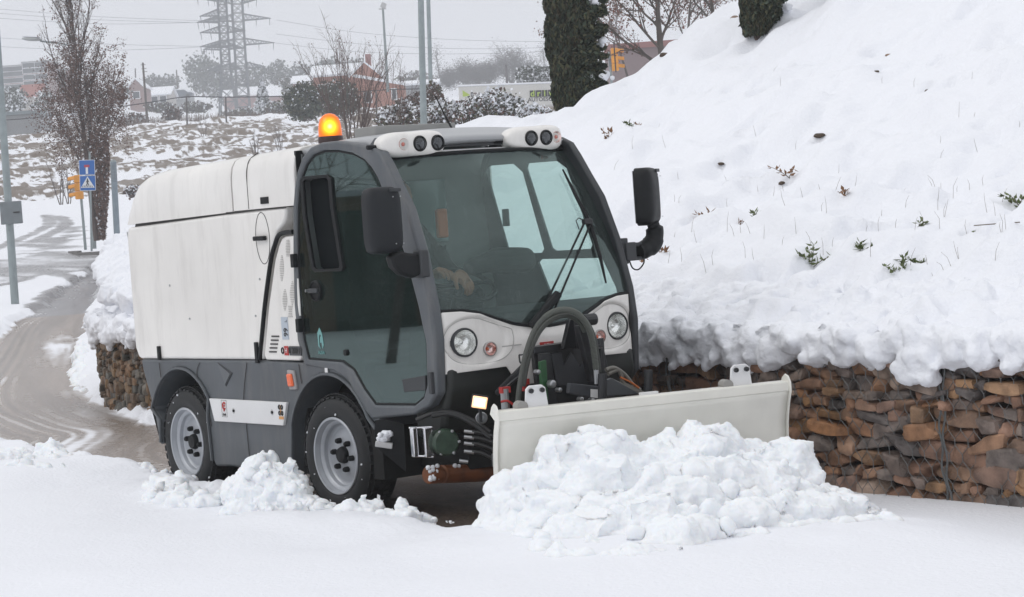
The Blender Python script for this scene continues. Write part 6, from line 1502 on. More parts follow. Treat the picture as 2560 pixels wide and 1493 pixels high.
sA = pane(218, 419, .60, .57, SWH, r_, .060, 'dead_end_sign'); pane(218, 419, .565, .535, BLUE, sA, .068, 'blue_field'); pane(218, 425, .085, .30, SWH, sA, .076, 'white_stem'); pane(218, 415.5, .20, .09, SRED, sA, .084, 'red_bar')
sB = pane(220, 458, .60, .57, SWH, r_, .060, 'crossing_sign'); pane(220, 458, .565, .535, BLUE, sB, .068, 'blue_field')
tri = pane(220, 457, 0, 0, SWH, sB, .076, 'white_triangle', [(-.26, -.19), (.26, -.19), (0, .235)])
pane(220, 457, 0, 0, SBK, tri, .084, 'walking_figure', [(-.015, .115), (.02, .10), (.06, .03), (.045, .02), (.025, .05), (.02, -.01), (.06, -.10), (.035, -.11), (0, -.04), (-.04, -.115), (-.065, -.10), (-.022, -.01), (-.02, .04), (-.05, -.0), (-.065, .01), (-.03, .08)])
cc = V3(at(220, 457, D_))+nf*.088+u_*.13; MB().lathe([(0, 0), (.028, 0)], cc, nf, 12).build('figure_head', SBK, tri)
for k in range(7): pane(220, 457, 0, 0, SBK, tri, .083, 'crossing_stripe', [(-.21+k*.062, -.17), (-.185+k*.062, -.17), (-.165+k*.055, -.10), (-.18+k*.055, -.10)])
# --- thick grey post with louvred top
r_ = empty('ventilation_post', at(293, 598, 84), 'thick round grey post with a louvred top between the brown tree and the truck', 'post')
pole('post', (283, 404), (293, 598), 84, .115, .115, mat('post_blue', (.19, .235, .27), .5, noise=.1, nscale=5), r_, 18)
lv_ = MB(); a, b = V3(at(283, 404, 84)), V3(at(293, 598, 84)); ax_ = (b-a).normalized()
for k in range(13): lv_.lathe([(.117, 0), (.121, .012), (.117, .024)], a+ax_*(.08+k*.055), ax_, 18)
lv_.build('louvred_head', GALVD, r_); MB().lathe([(0, -.07), (.07, -.06), (.12, -.01), (.12, .03)], a, ax_, 18).build('cap', GALV, r_, smooth=60)
# --- raised island with its kerb
kp = TP([(176, 640), (200, 646), (250, 645), (310, 642), (420, 634)]); km = MB()
def zt(x, y): return float(ter_z(x, y))
for a, b in zip(kp[:-1], kp[1:]):
    c = Vector(((a[0]+b[0])/2, (a[1]+b[1])/2, zt((a[0]+b[0])/2, (a[1]+b[1])/2)+.09)); d = Vector((b[0]-a[0], b[1]-a[1], 0)); an = math.atan2(d.y, d.x); km.box(c, (d.length+.05, .18, .30), Matrix.Rotation(an, 3, 'Z'))
o = km.build('kerb', mat('kerb_stone', (.17, .16, .155), .8), None, bevel=.02); tag(o, kind='structure')
# --- poles in the middle
def lone_pole(name, top, base, D, r0, r1, label, m=GALV, cat='pole', group=None):
    r_ = empty(name, at(*base, D), label, cat, group); pole('shaft', top, base, D, r0, r1, m, r_, 14); return r_
lone_pole('lamp_post', (1050, -90), (1063, 470), 66, .105, .085, 'thicker and nearer of two tall grey posts behind the cab', group='tall grey posts behind the cab')
rp_ = lone_pole('lamp_post', (1068, -90), (1080, 320), 88, .085, .075, 'thinner tall grey post just right of the thicker one', group='tall grey posts behind the cab')
r_ = lone_pole('floodlight_mast', (957, 20), (970, 230), 150, .10, .07, 'slim mast with a small floodlight on top left of the two tall posts', cat='mast')
c = V3(at(955, 14, 150)); f_ = MB().box(c+V3(RH)*.1, (.34, .3, .34), RW @ Matrix.Rotation(.5, 3, 'Y')); f_.box(c+V3(RH)*.02+Vector((0, 0, -.22)), (.5, .2, .08), RW); f_.build('floodlight', mat('flood', (.5, .5, .5), .4), r_, bevel=.03)
r_ = lone_pole('utility_pole', (357, 157), (369, 312), 230, .14, .10, 'thin wooden utility pole right of the brown tree', mat('pole_wood', (.10, .085, .075), .9), 'utility pole')
xm = MB()
for k in (0, 6, 11): a = V3(at(357.5+k*.4, 162+k*1.6, 230)); xm.box(a, (.5, .06, .05), RW)
split(xm, 'crossarm', BARKB, r_)
for i, (a, b, D, lab) in enumerate((((441, 175), (444, 222), 420, 'far thin pole on the hill right of the utility pole'), ((1265, 162), (1268, 215), 260, 'thin pole in front of the hazy wood'), ((169*2.0, 171), (340, 225), 420, 'faint pole just left of the utility pole'))):
    lone_pole('utility_pole', a, b, D, .14, .12, lab, BARKF, 'utility pole')
# --- cables
CAB = mat('cable', (.03, .03, .035), .6)
def cable(pts, D, r_, label, cat='cable', group=None, m=CAB):
    o = MB().tube(smooth_line([V3(at(a, b, D)) for a, b in pts], 5), r_, 4).build('cable', m); tag(o, label, cat, group)
cable([(-60, 304), (0, 301), (80, 295), (200, 280), (320, 264), (400, 252), (466, 242), (560, 243), (700, 241), (850, 233), (960, 225), (1060, 222)], 160, .035, 'black cable strung low across the field from the left edge to the grey posts')
for i, (px, y0, y1) in enumerate(((466, 242, 312), (469+95, 243, 306), (940, 228, 300))):
    lone_pole('fence_post', (px, y0), (px+2, y1), 160, .06, .06, ['left', 'middle', 'right'][i]+'most of three thin posts carrying the low black cable', BARKF, 'post', 'posts of the low cable')
HV = mat('power_line', (.20, .21, .23), .6)
for i, (pts, lab) in enumerate((([(-60, 18), (0, 23), (250, 42), (505, 52)], 'uppermost of the long power lines left of the pylons'), ([(-60, 29), (0, 34), (250, 50), (505, 57)], 'second power line from the top left of the pylons'), ([(-60, 41), (0, 46), (250, 60), (505, 56)], 'third power line from the top left of the pylons'),
        ([(-60, 90), (0, 95), (250, 110), (500, 116)], 'fourth power line from the top left of the pylons'), ([(-60, 112), (0, 117), (250, 126), (500, 118)], 'lowest and darkest power line left of the pylons'),
        ([(690, 50), (900, 82), (1150, 100), (1400, 104), (1600, 100)], 'faint upper power line right of the pylons'), ([(690, 108), (900, 130), (1150, 135), (1400, 128)], 'faint lower power line right of the pylons'), ([(690, 85), (900, 110), (1150, 122), (1400, 118), (1600, 108)], 'faint middle power line right of the pylons'))):
    cable(pts, 495, .045, lab, 'power line', 'power lines of the pylons', HV)
# --- lattice pylons
PYL = mat('pylon_steel', (.05, .06, .075), .6)
def pylon(cx_, y_base, y_top, D, wb, wt, ywaist, arms, label):
    """cx_ column of the axis at the foot; wb, wt widths in picture units; arms: (row, reach left, reach right)"""
    r_ = empty('pylon', at(cx_, y_base, D), label, 'pylon', 'lattice pylons'); s_ = D/FPX; k = -.071
    def X(y): return cx_+(y-y_base)*.072*0+(y-y_base)*.06
    def wd(y): return wt+(wb-wt)*max(0, (y-ywaist)/(y_base-ywaist))
    def pt(u, v, y): c = at(X(y), y, D); return c+RH*u*wd(y)/2*s_+FH*v*wd(y)/2*s_
    ys = [y_base]; y = y_base
    while y > y_top: y -= max(wd(y)*.85, 10); ys.append(y)
    segs = []; R_ = .135
    for y0, y1 in zip(ys[:-1], ys[1:]):
        cs0 = [pt(u, v, y0) for u, v in ((-1, -1), (1, -1), (1, 1), (-1, 1))]; cs1 = [pt(u, v, y1) for u, v in ((-1, -1), (1, -1), (1, 1), (-1, 1))]
        for i in range(4):
            j = (i+1) % 4; segs += [(cs0[i], cs1[i], R_*1.3, R_*1.3), (cs0[i], cs1[j], R_*.6, R_*.6), (cs0[j], cs1[i], R_*.6, R_*.6), (cs1[i], cs1[j], R_*.6, R_*.6)]
    tubes_mesh('mast', segs, PYL, r_, 4)
    for (y, L, Rr, yl, yr) in arms:
        hang = []
        for sd, reach, dy in ((-1, L, yl), (1, Rr, yr)):
            sg = []
            if reach <= 0: continue
            tip = at(X(y)+sd*reach, y+dy, D)
            for v in (-1, 1):
                lo = pt(sd, v, y); hi = pt(sd, v, y-16); sg += [(lo, tip, R_*.9, R_*.6), (hi, tip, R_*.8, R_*.6)]; n = 6
                for i in range(n):
                    a = lo+(tip-lo)*i/n; b = hi+(tip-hi)*(i+.5)/n; c = lo+(tip-lo)*(i+1)/n; sg += [(a, b, R_*.45, R_*.45), (b, c, R_*.45, R_*.45)]
            for f_ in (.55, .96):
                a = at(X(y)+sd*reach*f_, y+dy*f_, D); hang.append((a, a-np.array([0, 0, 1.5])+RH*sd*-.1, .09, .05))
            tubes_mesh('crossarm', sg, PYL, r_, 4)
        for h in hang: tubes_mesh('insulator', [h], PYL, r_, 5)
pylon(572, 292, -60, 480, 44, 21, 165, [(39, 58, 0, 2, 0), (56, 66, 0, 0, 0), (82, 60, 55, 0, -5), (118, 62, 0, -1, 0), (124, 54, 45, 0, -5), (176, 44, 40, 0, -4), (3, 64, 0, -8, 0)], 'left and farther of the two lattice pylons, splayed at the foot')
pylon(610, 296, -60, 505, 34, 26, 160, [(52, 90, 82, 3, -6), (113, 88, 88, 5, -6), (172, 80, 62, 2, -5), (9, 60, 50, -10, -10)], 'right and straighter of the two lattice pylons')
# --- far evergreens and woods
EV = [(510, 138, 240, 560, 88, 'tall hazy conifer left of the pylons', 2600, .0), (386, 188, 238, 560, 60, 'low rounded hazy tree right of the brown tree', 900, 0), (425, 190, 236, 560, 45, 'second low hazy tree right of the utility pole', 800, 0), (560, 172, 262, 560, 70, 'broad dark hazy tree between tall conifer and pylon feet', 1500, 0),
      (640, 160, 240, 560, 70, 'hazy tree right behind the pylon masts', 1400, 0), (695, 155, 215, 560, 55, 'rounded hazy tree right of the pylons', 1100, 0), (745, 168, 235, 560, 60, 'hazy tree behind the left side of the bare shrub', 1000, 0), (815, 148, 205, 560, 90, 'dark hazy trees above the pink house, left clump', 1400, 0), (885, 150, 200, 560, 70, 'dark hazy trees above the pink house, right clump', 1000, 0),
      (30, 222, 290, 300, 80, 'snowy evergreen below the flats at the left edge', 1500, 0), (110, 232, 300, 290, 60, 'snowy evergreen left of the brown tree below the flats', 1200, 0), (300, 215, 262, 330, 50, 'snowy bush behind the right side of the brown tree', 900, 0), (1325, 168, 214, 200, 70, 'flat topped snowy evergreen above the banner wall', 1800, 0), (1368, 166, 212, 205, 50, 'snowy evergreen touching the dark conifer at its left', 1300, 0)]
for i, (px, y0, y1, D, w_, lab, n, cn) in enumerate(EV): evergreen('evergreen_tree', px, y0, y1, D, w_, lab, n, seed=20+i, cone=cn, snow=.12 if D > 350 else .4, group='far evergreens')
evergreen('fir_tree', 661, 196, 305, 290, 66, 'small snow covered fir standing alone right of the pylons', 2600, .30, cone=1.15, snow=.45, seed=61)
PB = dict(n=[6, 5, 4, 3], wob=[.05, .1, .15, .2], up=[.02, .03, .02, .01], kids=[7, 5, 4, 0], t0=[.25, .15, .1, 0], ang=[.5, .5, .6, 0], len=[.6, .45, .42, 0], leaf=2, rmin=.035, taper=.7)
for i, (px, y0, y1, D, ln_, lab) in enumerate(((1280, 108, 214, 400, 0, 'largest hazy leafless tree in the far wood, right of centre'), (1222, 150, 214, 400, 0, 'rounded hazy leafless tree left of the largest one'), (1165, 150, 216, 405, 0, 'hazy leafless tree in the middle of the far wood'), (1120, 178, 218, 410, 0, 'low hazy leafless tree at the left end of the far wood'), (1102, 130, 215, 420, 0, 'tall thin hazy poplar right of the grey posts'), (1362, 125, 180, 420, 0, 'faint thin poplar left of the dark conifer'), (1330, 150, 214, 400, 0, 'hazy leafless tree right of the largest one'), (1195, 165, 216, 395, 0, 'low hazy leafless tree in the gap of the far wood'))):
    P_ = dict(PB); thin = 'poplar' in lab
    if thin: P_['ang'] = [.25, .3, .4, 0]; P_['len'] = [.3, .4, .4, 0]
    b = at(px, y1, D); H = (at(px, y0, D)-b)[2]
    bare_tree('far_tree', b, 0, H*(.78 if not thin else 1), .13 if not thin else .12, P_, lab, 'tree', 'leafless trees of the far wood', seed=80+i, leaves=(6500 if not thin else 700, .15, .75, [BARKF]) , bark=BARKF, nst=1 if thin else 9, fan=.62)
# --- near evergreen shrubs, hedge and snowy bushes
def bush(name, px, py, D, rw, rh, label, n, sz, mats, snow, seed, cat='bush', group=None, clumps=60, depth=1., tight=.16, shell=.35):
    rng = np.random.default_rng(seed); c = at(px, py, D); s_ = D/FPX; root = empty(name, c-np.array([0, 0, rh*s_]), label, cat, group)
    P_ = crown(c, (rw*s_, rw*s_*depth, rh*s_), n, rng, clumps, tight, shell); mi = rng.integers(len(mats), size=n); k = rng.random(n) < snow*(.55+.7*(P_[:, 2]-c[2])/(rh*s_)); mi = np.where(k, len(mats), mi)
    quads_mesh('foliage', P_, rng.uniform(.6, 1.5, n)*sz, mats+[SNOWF], root, mi=mi, rng=rng)
    sg = [(c-np.array([0, 0, rh*s_])+RH*rng.uniform(-.3, .3)*rw*s_, P_[rng.integers(n)], .02, .006) for _ in range(30)]; tubes_mesh('branches', sg, BARKB, root, 3)
    return root
bush('evergreen_bush', 765, 255, 135, 62, 48, 'large dark evergreen bush under the pink house, left half', 6000, .14, [OLV, EVG2, EVG], .13, 101, group='dark bushes under the pink house')
bush('evergreen_bush', 850, 245, 140, 60, 52, 'large dark evergreen bush under the pink house, right half', 5500, .14, [OLV, EVG2, EVG], .13, 102, group='dark bushes under the pink house')
bush('snowy_bush', 1010, 305, 75, 75, 50, 'snow covered brown bush left of the thicker grey post', 7000, .085, [BRN, DRY2, OLV], .42, 103, group='snowy bushes behind the cab')
bush('snowy_bush', 1120, 300, 72, 90, 48, 'snow covered bush behind the roof antenna', 9000, .085, [BRN, DRY2, OLV], .50, 104, group='snowy bushes behind the cab')
bush('snowy_bush', 1235, 290, 70, 85, 62, 'big snowy bush with dark gaps below the banner wall', 12000, .085, [EVG2, DRY2, OLV], .52, 105, group='snowy bushes behind the cab')
bush('snowy_bush', 1335, 310, 66, 70, 45, 'snowy bush at the foot of the dark conifer', 7000, .08, [EVG2, DRY2, OLV], .60, 106, group='snowy bushes behind the cab')
bush('snowy_bush', 1085, 225, 84, 22, 24, 'tuft of snowy bush at the foot of the thinner grey post', 1600, .08, [DRY2, OLV], .35, 107, group='snowy bushes behind the cab')
hp_ = [(945, 300), (960, 275), (1000, 250), (1035, 232), (1075, 222), (1100, 235), (1110, 330), (945, 330)]
rng = np.random.default_rng(9); mh = empty('hedge', at(1030, 320, 80), 'dark brown sloping hedge behind the thicker grey post', 'hedge')
PP = []
while len(PP) < 9000:
    x, y = rng.uniform(940, 1110), rng.uniform(218, 330); top = np.interp(x, [945, 1000, 1035, 1075, 1110], [290, 250, 232, 222, 238])
    if y > top+rng.normal()*1.2: PP.append(at(x, y, 80+rng.uniform(-.3, 1.5)))
rr_ = rng.random(9000); quads_mesh('foliage', PP, rng.uniform(.03, .09, 9000), [BRN, DRY2, SNOWF], mh, mi=np.where(rr_ < .06, 2, (rr_*100).astype(int) % 2), rng=rng)
# bushes in the field and around
for i, (px, py, D, rw, rh, lab, n, sn) in enumerate(((430, 285, 225, 30, 20, 'low bare bush at the top of the field', 500, .2), (330, 300, 240, 45, 18, 'grey scrub right of the brown tree', 900, .35),
      (330, 478, 120, 22, 16, 'snowy scrub beside the rear of the hopper', 500, .7))):
    bush('shrub', px, py, D, rw, rh, lab, n, D*.0011, [BRN, DRY2], sn, 120+i, 'shrub', 'small shrubs of the field')
for i, (px, py, D, rw, rh, lab) in enumerate(((490, 268, 330, 40, 14, 'grey hazy scrub left of the pylon feet'), (600, 282, 320, 45, 12, 'grey hazy scrub at the pylon feet'), (700, 272, 260, 38, 20, 'brown grey scrub right of the little fir'), (400, 268, 300, 35, 14, 'hazy scrub below the dark parked cars'), (730, 215, 420, 40, 22, 'hazy wooded patch behind the small red house'), (1040, 200, 420, 50, 22, 'hazy wooded patch behind the grey hall'))):
    bush('scrub', px, py, D, rw, rh, lab, 1500, D*.0011, [BRN, BARKF, OLV], .25, 160+i, 'shrub', 'hazy scrub beyond the field')
# row of dry reeds along the top of the field
rng = np.random.default_rng(44); sg = []
for k in range(2600):
    px = rng.uniform(335, 905) if k < 1700 else rng.uniform(-20, 345); y0 = np.interp(px, [0, 100, 345, 590, 740, 905], [345, 338, 322, 306, 302, 296]); D = 222+rng.uniform(-4, 30); b = at(px, y0+2, D); sg.append((b, b+np.array([0, 0, rng.uniform(.3, 1.25)])+RH*rng.normal()*.15, .03, .015))
o = tubes_mesh('dry_reeds', sg, mat('reed', (.16, .12, .095), .9), None, 3); tag(o, 'strip of dry brown reeds and grass along the top of the field', 'grass', kind='stuff')
# --- multi-stemmed bare tree behind the beacon
PM = dict(n=[10, 7, 4], wob=[.05, .09, .15], up=[.02, .06, .04], kids=[9, 5, 0], t0=[.2, .15, 0], ang=[.42, .5, 0], len=[.38, .42, 0], leaf=2, rmin=.0045, taper=.6)
bare_tree('bare_tree', at(882, 395, 62), .04, 3.7, .028, PM, 'bare many-stemmed tree fanning out behind the orange beacon', seed=15, bark=mat('bark_pink', (.12, .088, .078), .9), nst=17, fan=.55, leaves=(350, .035, .02, [DRY]))
bare_tree('bare_tree', at(985, 320, 70), .15, 2.2, .016, PM, 'smaller thin bare tree between the beacon tree and the grey posts', seed=16, bark=mat('bark_pink2', (.13, .10, .09), .9), nst=7, fan=.5)
PR = dict(n=[6, 8, 6, 4], wob=[.05, .08, .12, .18], up=[.0, .03, .02, .01], kids=[11, 9, 6, 0], t0=[.15, .1, .1, 0], ang=[.75, .5, .55, 0], len=[.85, .5, .42, 0], leaf=2, rmin=.006, taper=.3)
bare_tree('bare_tree', at(1663, 215, 46), -.05, 2.6, .085, PR, 'bare tree with a few brown leaves right of the orange traffic light', seed=31, bark=BARK, leaves=(3800, .05, .05, [DRY, DRY2, PINK]))
bare_tree('bare_tree', at(1575, 215, 97), -.2, 4.6, .05, PR, 'leaning bare tree directly behind the orange traffic light', seed=33, bark=BARK, leaves=(6500, .07, .14, [DRY, PINK, PINK]))
bare_tree('bare_tree', at(1720, 170, 90), .1, 4.2, .07, PR, 'bare tree with reddish leaves in front of the pinkish building', seed=39, bark=BARK, leaves=(9000, .07, .14, [DRY, PINK, PINK]))
bare_tree('bare_tree', at(1790, 90, 50), -.1, 1.9, .05, PR, 'bare tree between the skyline and the second dark conifer', seed=35, bark=BARK, leaves=(2500, .05, .05, [DRY, PINK]))
bare_tree('bare_tree', at(428, 312, 228), 0, 1.6, .03, PM, 'little bare tree at the top edge of the field', seed=37, bark=BARKF, nst=9, fan=.45)
for i, (px, py, D, H, ns, lab) in enumerate(((511, 350, 178, 2.0, 3, 'thin dark sapling standing in the upper field'), (640, 392, 150, 1.7, 4, 'thin bare sapling in the field above the hopper'), (153, 512, 124, 2.6, 3, 'snowy bare sapling left of the traffic light, nearer the lamp post'), (172, 510, 124, 2.2, 3, 'snowy bare sapling just left of the traffic light'), (700, 380, 140, 1.9, 4, 'bare sapling in the field left of the beacon tree'))):
    bare_tree('sapling', at(px, py, D), 0, H, .035, PM, lab, group='saplings in the field', seed=140+i, bark=BARKB, nst=ns, fan=.35)
# --- dark conifers on the bank
def conifer(px, py_foot, py_top, D, wl, wr, label, seed, n=26000):
    rng = np.random.default_rng(seed); b = at(px, py_foot, D); s_ = D/FPX; H = (at(px, py_top, D)-b)[2]; root = empty('dark_conifer', b, label, 'conifer', 'dark conifers on the bank')
    z = rng.random(n); an = rng.random(n)*6.283; w_ = (.78+.22*np.minimum(z*5, 1))*np.minimum(1, (1.04-z)*2.2)**.7*wl*s_*(1+.07*np.sin(z*31+an*2)+.05*np.sin(z*77+an*5)); rr_ = w_*rng.random(n)**.28
    P_ = b+RH*(rr_*np.cos(an))[:, None]+FH*(rr_*np.sin(an))[:, None]+np.array([0, 0, 1])*(z*H)[:, None]
    quads_mesh('crown', P_, rng.uniform(.6, 1.4, n)*.028, [EVG2, OLV, mat('conifer_brown'+str(seed), (.05, .042, .026), .9), EVG], root, mi=rng.choice(4, size=n, p=[.40, .22, .2, .18]), aspect=2.4, up=(0, 0, 1, .72), rng=rng)
    # ragged side boughs on the right
    C_, M_ = [], []
    for k in range(60):
        zz = rng.uniform(.05, .86); L = wr*s_*rng.uniform(.45, 1.15)*(1-.3*abs(zz-.5)); base = b+np.array([0, 0, zz*H])+FH*rng.uniform(-.2, .2); d = RH*1.0+np.array([0, 0, rng.uniform(-.1, .45)])+FH*rng.uniform(-.4, .3)
        m_ = int(520); t_ = rng.random((m_, 1)); q = base+d*(wl*s_*.6+L*t_)+rng.normal(size=(m_, 3))*(.042*(1.15-t_)); C_.append(q)
        if zz < .45 and k % 5 == 0:
            e = base+d*(wl*s_*.6+L*.7)+np.array([0, 0, .05]); M_.append(e)
    q = np.concatenate(C_); quads_mesh('side_boughs', q, rng.uniform(.6, 1.4, len(q))*.027, [EVG2, OLV, EVG], root, mi=rng.integers(3, size=len(q)), aspect=2.0, rng=rng)
    for k, e in enumerate(M_[:10]):
        cs = [e+rng.normal(size=3)*np.array([.06, .05, .018]) for _ in range(9)]; o_ = blob_mesh('snow_clump', cs, [rng.uniform(.022, .048) for _ in cs], SNOW, .012, [(.05, .02, 'CLOUDS')], root)
    tubes_mesh('trunk', [(b-np.array([0, 0, .2]), b+np.array([0, 0, H]), wl*s_*.22, wl*s_*.12)], BARKB, root, 8)
    return root
conifer(1432, 282, -420, 22.6, 53, 66, 'dark columnar conifer with patches of snow standing where the bank meets the sky', 71, 52000)
_h2 = hill_at(1893, 92)
conifer(1893, 84, -420, float((_h2-CAM) @ FW), 42, 70, 'second dark conifer cut off by the top of the picture', 72, 38000)
cs = [at(x, y, 22.2)+0 for x, y in ((1400, 202), (1392, 200), (1412, 203), (1420, 210), (1385, 203))]; 
# --- buildings
def wallmat(name, col): return mat(name, col, .9, noise=.12, nscale=.6)
PNK = wallmat('pink_render', (.36, .17, .125)); PNK2 = wallmat('pink_render_dark', (.28, .14, .13)); BRK = wallmat('brick_pale', (.27, .18, .17)); PALE = wallmat('pale_wall', (.42, .40, .38)); WIN = mat('window_glass', (.04, .05, .06), .2); RFT = mat('roof_tile', (.30, .11, .09), .8); CONC = wallmat('concrete', (.30, .31, .32))
def house(name, px0, px1, py_eave, py_base, D, depth, roof_h, label, wall, roof='gable_x', wins=(), group=None, roofm=None, over=.35, rot=0., cat='house'):
    """front wall between picture columns px0..px1; facade faces the viewer"""
    s_ = D/FPX; c = at((px0+px1)/2, py_base, D); w_ = (px1-px0)*s_; h = (py_base-py_eave)*s_; root = empty(name, c, label, cat, group)
    o = V3(c); R = RW @ Matrix.Rotation(rot, 3, 'Z')
    def P(a, b, z): return o+R @ Vector((a, b, z))
    MB_ = MB().box(P(0, depth/2, h/2-.5), (w_, depth, h+1), R); wl_ = MB_.build('wall', wall, root)
    rm = MB(); ov = over
    if roof == 'gable_x':                                            # ridge runs across the picture
        q = [(-w_/2-ov, -ov, h-.1), (w_/2+ov, -ov, h-.1), (w_/2+ov, depth/2, h+roof_h), (-w_/2-ov, depth/2, h+roof_h), (-w_/2-ov, depth+ov, h-.1), (w_/2+ov, depth+ov, h-.1)]
        rm.v = [tuple(P(*a)) for a in q]; rm.f = [(0, 1, 2, 3), (3, 2, 5, 4)]
        g = MB(); g.v = [tuple(P(*a)) for a in ((-w_/2, 0, h), (-w_/2, depth, h), (-w_/2, depth/2, h+roof_h*.95), (w_/2, 0, h), (w_/2, depth, h), (w_/2, depth/2, h+roof_h*.95))]; g.f = [(0, 1, 2), (3, 5, 4)]; g.build('gable', wall, root)
    elif roof == 'gable_y':
        q = [(-w_/2-ov, -ov, h-.1), (0, -ov, h+roof_h), (w_/2+ov, -ov, h-.1), (-w_/2-ov, depth, h-.1), (0, depth, h+roof_h), (w_/2+ov, depth, h-.1)]
        rm.v = [tuple(P(*a)) for a in q]; rm.f = [(0, 1, 4, 3), (1, 2, 5, 4)]
        g = MB(); g.v = [tuple(P(*a)) for a in ((-w_/2, 0, h-.02), (w_/2, 0, h-.02), (0, 0, h+roof_h-.05))]; g.f = [(0, 1, 2)]; g.build('gable', wall, root)
    elif roof == 'shed':
        q = [(-w_/2-ov, -ov, h+roof_h), (w_/2+ov, -ov, h-.1), (w_/2+ov, depth, h+.3), (-w_/2-ov, depth, h+roof_h+.5)]; rm.v = [tuple(P(*a)) for a in q]; rm.f = [(0, 1, 2, 3)]
        g = MB(); g.v = [tuple(P(*a)) for a in ((-w_/2, 0, h-.02), (w_/2, 0, h-.02), (-w_/2, 0, h+roof_h-.05))]; g.f = [(0, 1, 2)]; g.build('gable', wall, root)
    else: rm.box(P(0, depth/2, h+.15), (w_+.3, depth+.3, .3), R)
    rm.build('roof', roofm or SNOWF, root, solid=.22 if roof != 'flat' else 0)
    for (u, v, ww, hh) in wins:
        f_ = MB().box(P((u-.5)*w_, -.06, v*h), (ww+.24, .14, hh+.24), R).build('window', SWH, root); MB().box(P((u-.5)*w_, -.15, v*h), (ww, .06, hh), R).build('pane', WIN, f_)
    return root, P, w_, h
ph, P, w_, h = house('pink_house', 788, 905, 186, 262, 235, 8, 1.2, 'pink house with a snow covered roof behind the beacon tree', PNK, 'gable_x', [(.2, .5, .9, 1.1)])
ph2, P, w_, h = house('pink_house', 880, 955, 188, 265, 228, 7, 1.35, 'pink gabled part of the house with the brick chimney', PNK, 'gable_y', [(.55, .30, .8, 1.1)], over=.15)
MB().box(P(w_*.13, 1.2, h+1.4), (.55, .6, 1.5), RW).build('chimney', PNK2, ph2)
house('pink_house', 898, 1012, 214, 285, 222, 7, 1.1, 'lower pink wing with sloping snowy roof and two white framed windows', PNK, 'shed', [(.22, .62, .6, .95), (.80, .66, .35, .95)])
house('red_house', 650, 760, 238, 262, 540, 8, 2.5, 'low red walled house with snow behind the little fir', PNK2, 'gable_x', [(.7, .5, 1., 1.)])
house('red_house', 560, 655, 240, 262, 545, 8, 2.2, 'long low red house behind the pylon feet', PNK2, 'gable_x')
house('red_house', 735, 790, 205, 240, 300, 7, 1.0, 'small red house left of the pink house', PNK2, 'gable_x')
house('pale_house', 372, 425, 236, 262, 380, 8, 1.4, 'pale house with snowy roof right of the brown tree', PALE, 'gable_x', [(.3, .5, 1., 1.), (.7, .5, 1., 1.)])
house('pale_house', 325, 360, 218, 258, 360, 8, 1.4, 'pale gabled house half hidden by the brown tree', BRK, 'gable_y', [(.5, .5, 1., 1.)])
house('pale_house', 420, 475, 232, 250, 400, 6, .8, 'low house with a flat snowy roof above the road on the hill', CONC, 'flat', [(.3, .5, 1., .8), (.7, .5, 1., .8)])
house('red_roofed_house', 52, 98, 240, 275, 330, 7, 1.8, 'house with a partly bare red roof at the far left', PALE, 'gable_x', roofm=RFT)
house('block_of_flats', -40, 62, 168, 232, 520, 14, 0, 'brick block of flats with balconies at the left edge', BRK, 'flat', [(u, v, 3.2, 1.0) for v in (.2, .45, .7, .9) for u in (.55, .85)]+[(u, v, 1.0, 1.1) for v in (.2, .45, .7, .9) for u in (.15, .3)], roofm=CONC, cat='block of flats')
house('block_of_flats', 60, 128, 156, 236, 500, 14, 0, 'taller block of flats right behind the lamp head', BRK, 'flat', [(u, v, 2.6, 1.0) for v in (.15, .35, .55, .75, .92) for u in (.25, .7)], roofm=CONC, cat='block of flats')
house('block_of_flats', 126, 172, 176, 240, 510, 12, 0, 'block of flats hidden behind the brown tree', PNK2, 'flat', [(u, v, 1.6, 1.0) for v in (.2, .45, .7, .9) for u in (.3, .7)], roofm=CONC, cat='block of flats')
house('pink_building', 1536, 1740, 118, 230, 120, 8, 0, 'pinkish building behind the bare tree on the right', wallmat('pink_hazed', (.22, .17, .17)), 'flat', [(.82, .55, .9, .5)], roofm=PNK2, cat='building')  # wall colour dulled and greyed to imitate haze
house('grey_hall', 1010, 1092, 208, 232, 260, 8, .5, 'low grey hall with a snowy roof behind the two grey posts', CONC, 'gable_x', cat='building')
house('grey_hall', -80, 86, 290, 312, 200, 8, .3, 'long grey roofed hall at the left edge under the cable', CONC, 'flat', roofm=mat('hall_roof', (.22, .26, .28), .6), cat='building')
# --- white banner wall of the driving school
D = 150; s_ = D/FPX; c0, c1 = V3(at(1148, 246, D)), V3(at(1420, 236, D)); rx2 = (c1-c0).normalized(); up2 = (Vector((0, 0, 1))-rx2*rx2.z).normalized(); ctr = (c0+c1)/2; Rn = Matrix((rx2, V3(FH), up2)).transposed(); L_ = (c1-c0).length
bw = empty('trailer', ctr-up2*.8, 'long white trailer with green and black lettering and snow on top', 'trailer')
MB().box(ctr, (L_, 2.2, 1.42), Rn).build('side_wall', mat('trailer_white', (.62, .61, .58), .5, noise=.05, nscale=1), bw, bevel=.03)
MB().box(ctr+up2*.76, (L_+.1, 2.3, .12), Rn).build('snow_cap', SNOWF, bw, bevel=.04)
LIME = mat('lime', (.42, .55, .08), .5); nfr = -V3(FH)*1.115
def B2(px, py): 
    p = V3(at(px, py, D)); d = (p-ctr); return ctr+rx2*d.dot(rx2)+up2*d.dot(up2)+nfr
tri_ = MB(); pp = [B2(1157, 228), B2(1176, 240), B2(1168, 243), B2(1158, 244)]; tri_.v = [tuple(p) for p in pp]+[tuple(p-nfr*.01) for p in pp]; tri_.f = [(0, 1, 2, 3), (7, 6, 5, 4), (0, 1, 5, 4), (1, 2, 6, 5), (2, 3, 7, 6), (3, 0, 4, 7)]; tri_.build('green_arrow', LIME, bw)
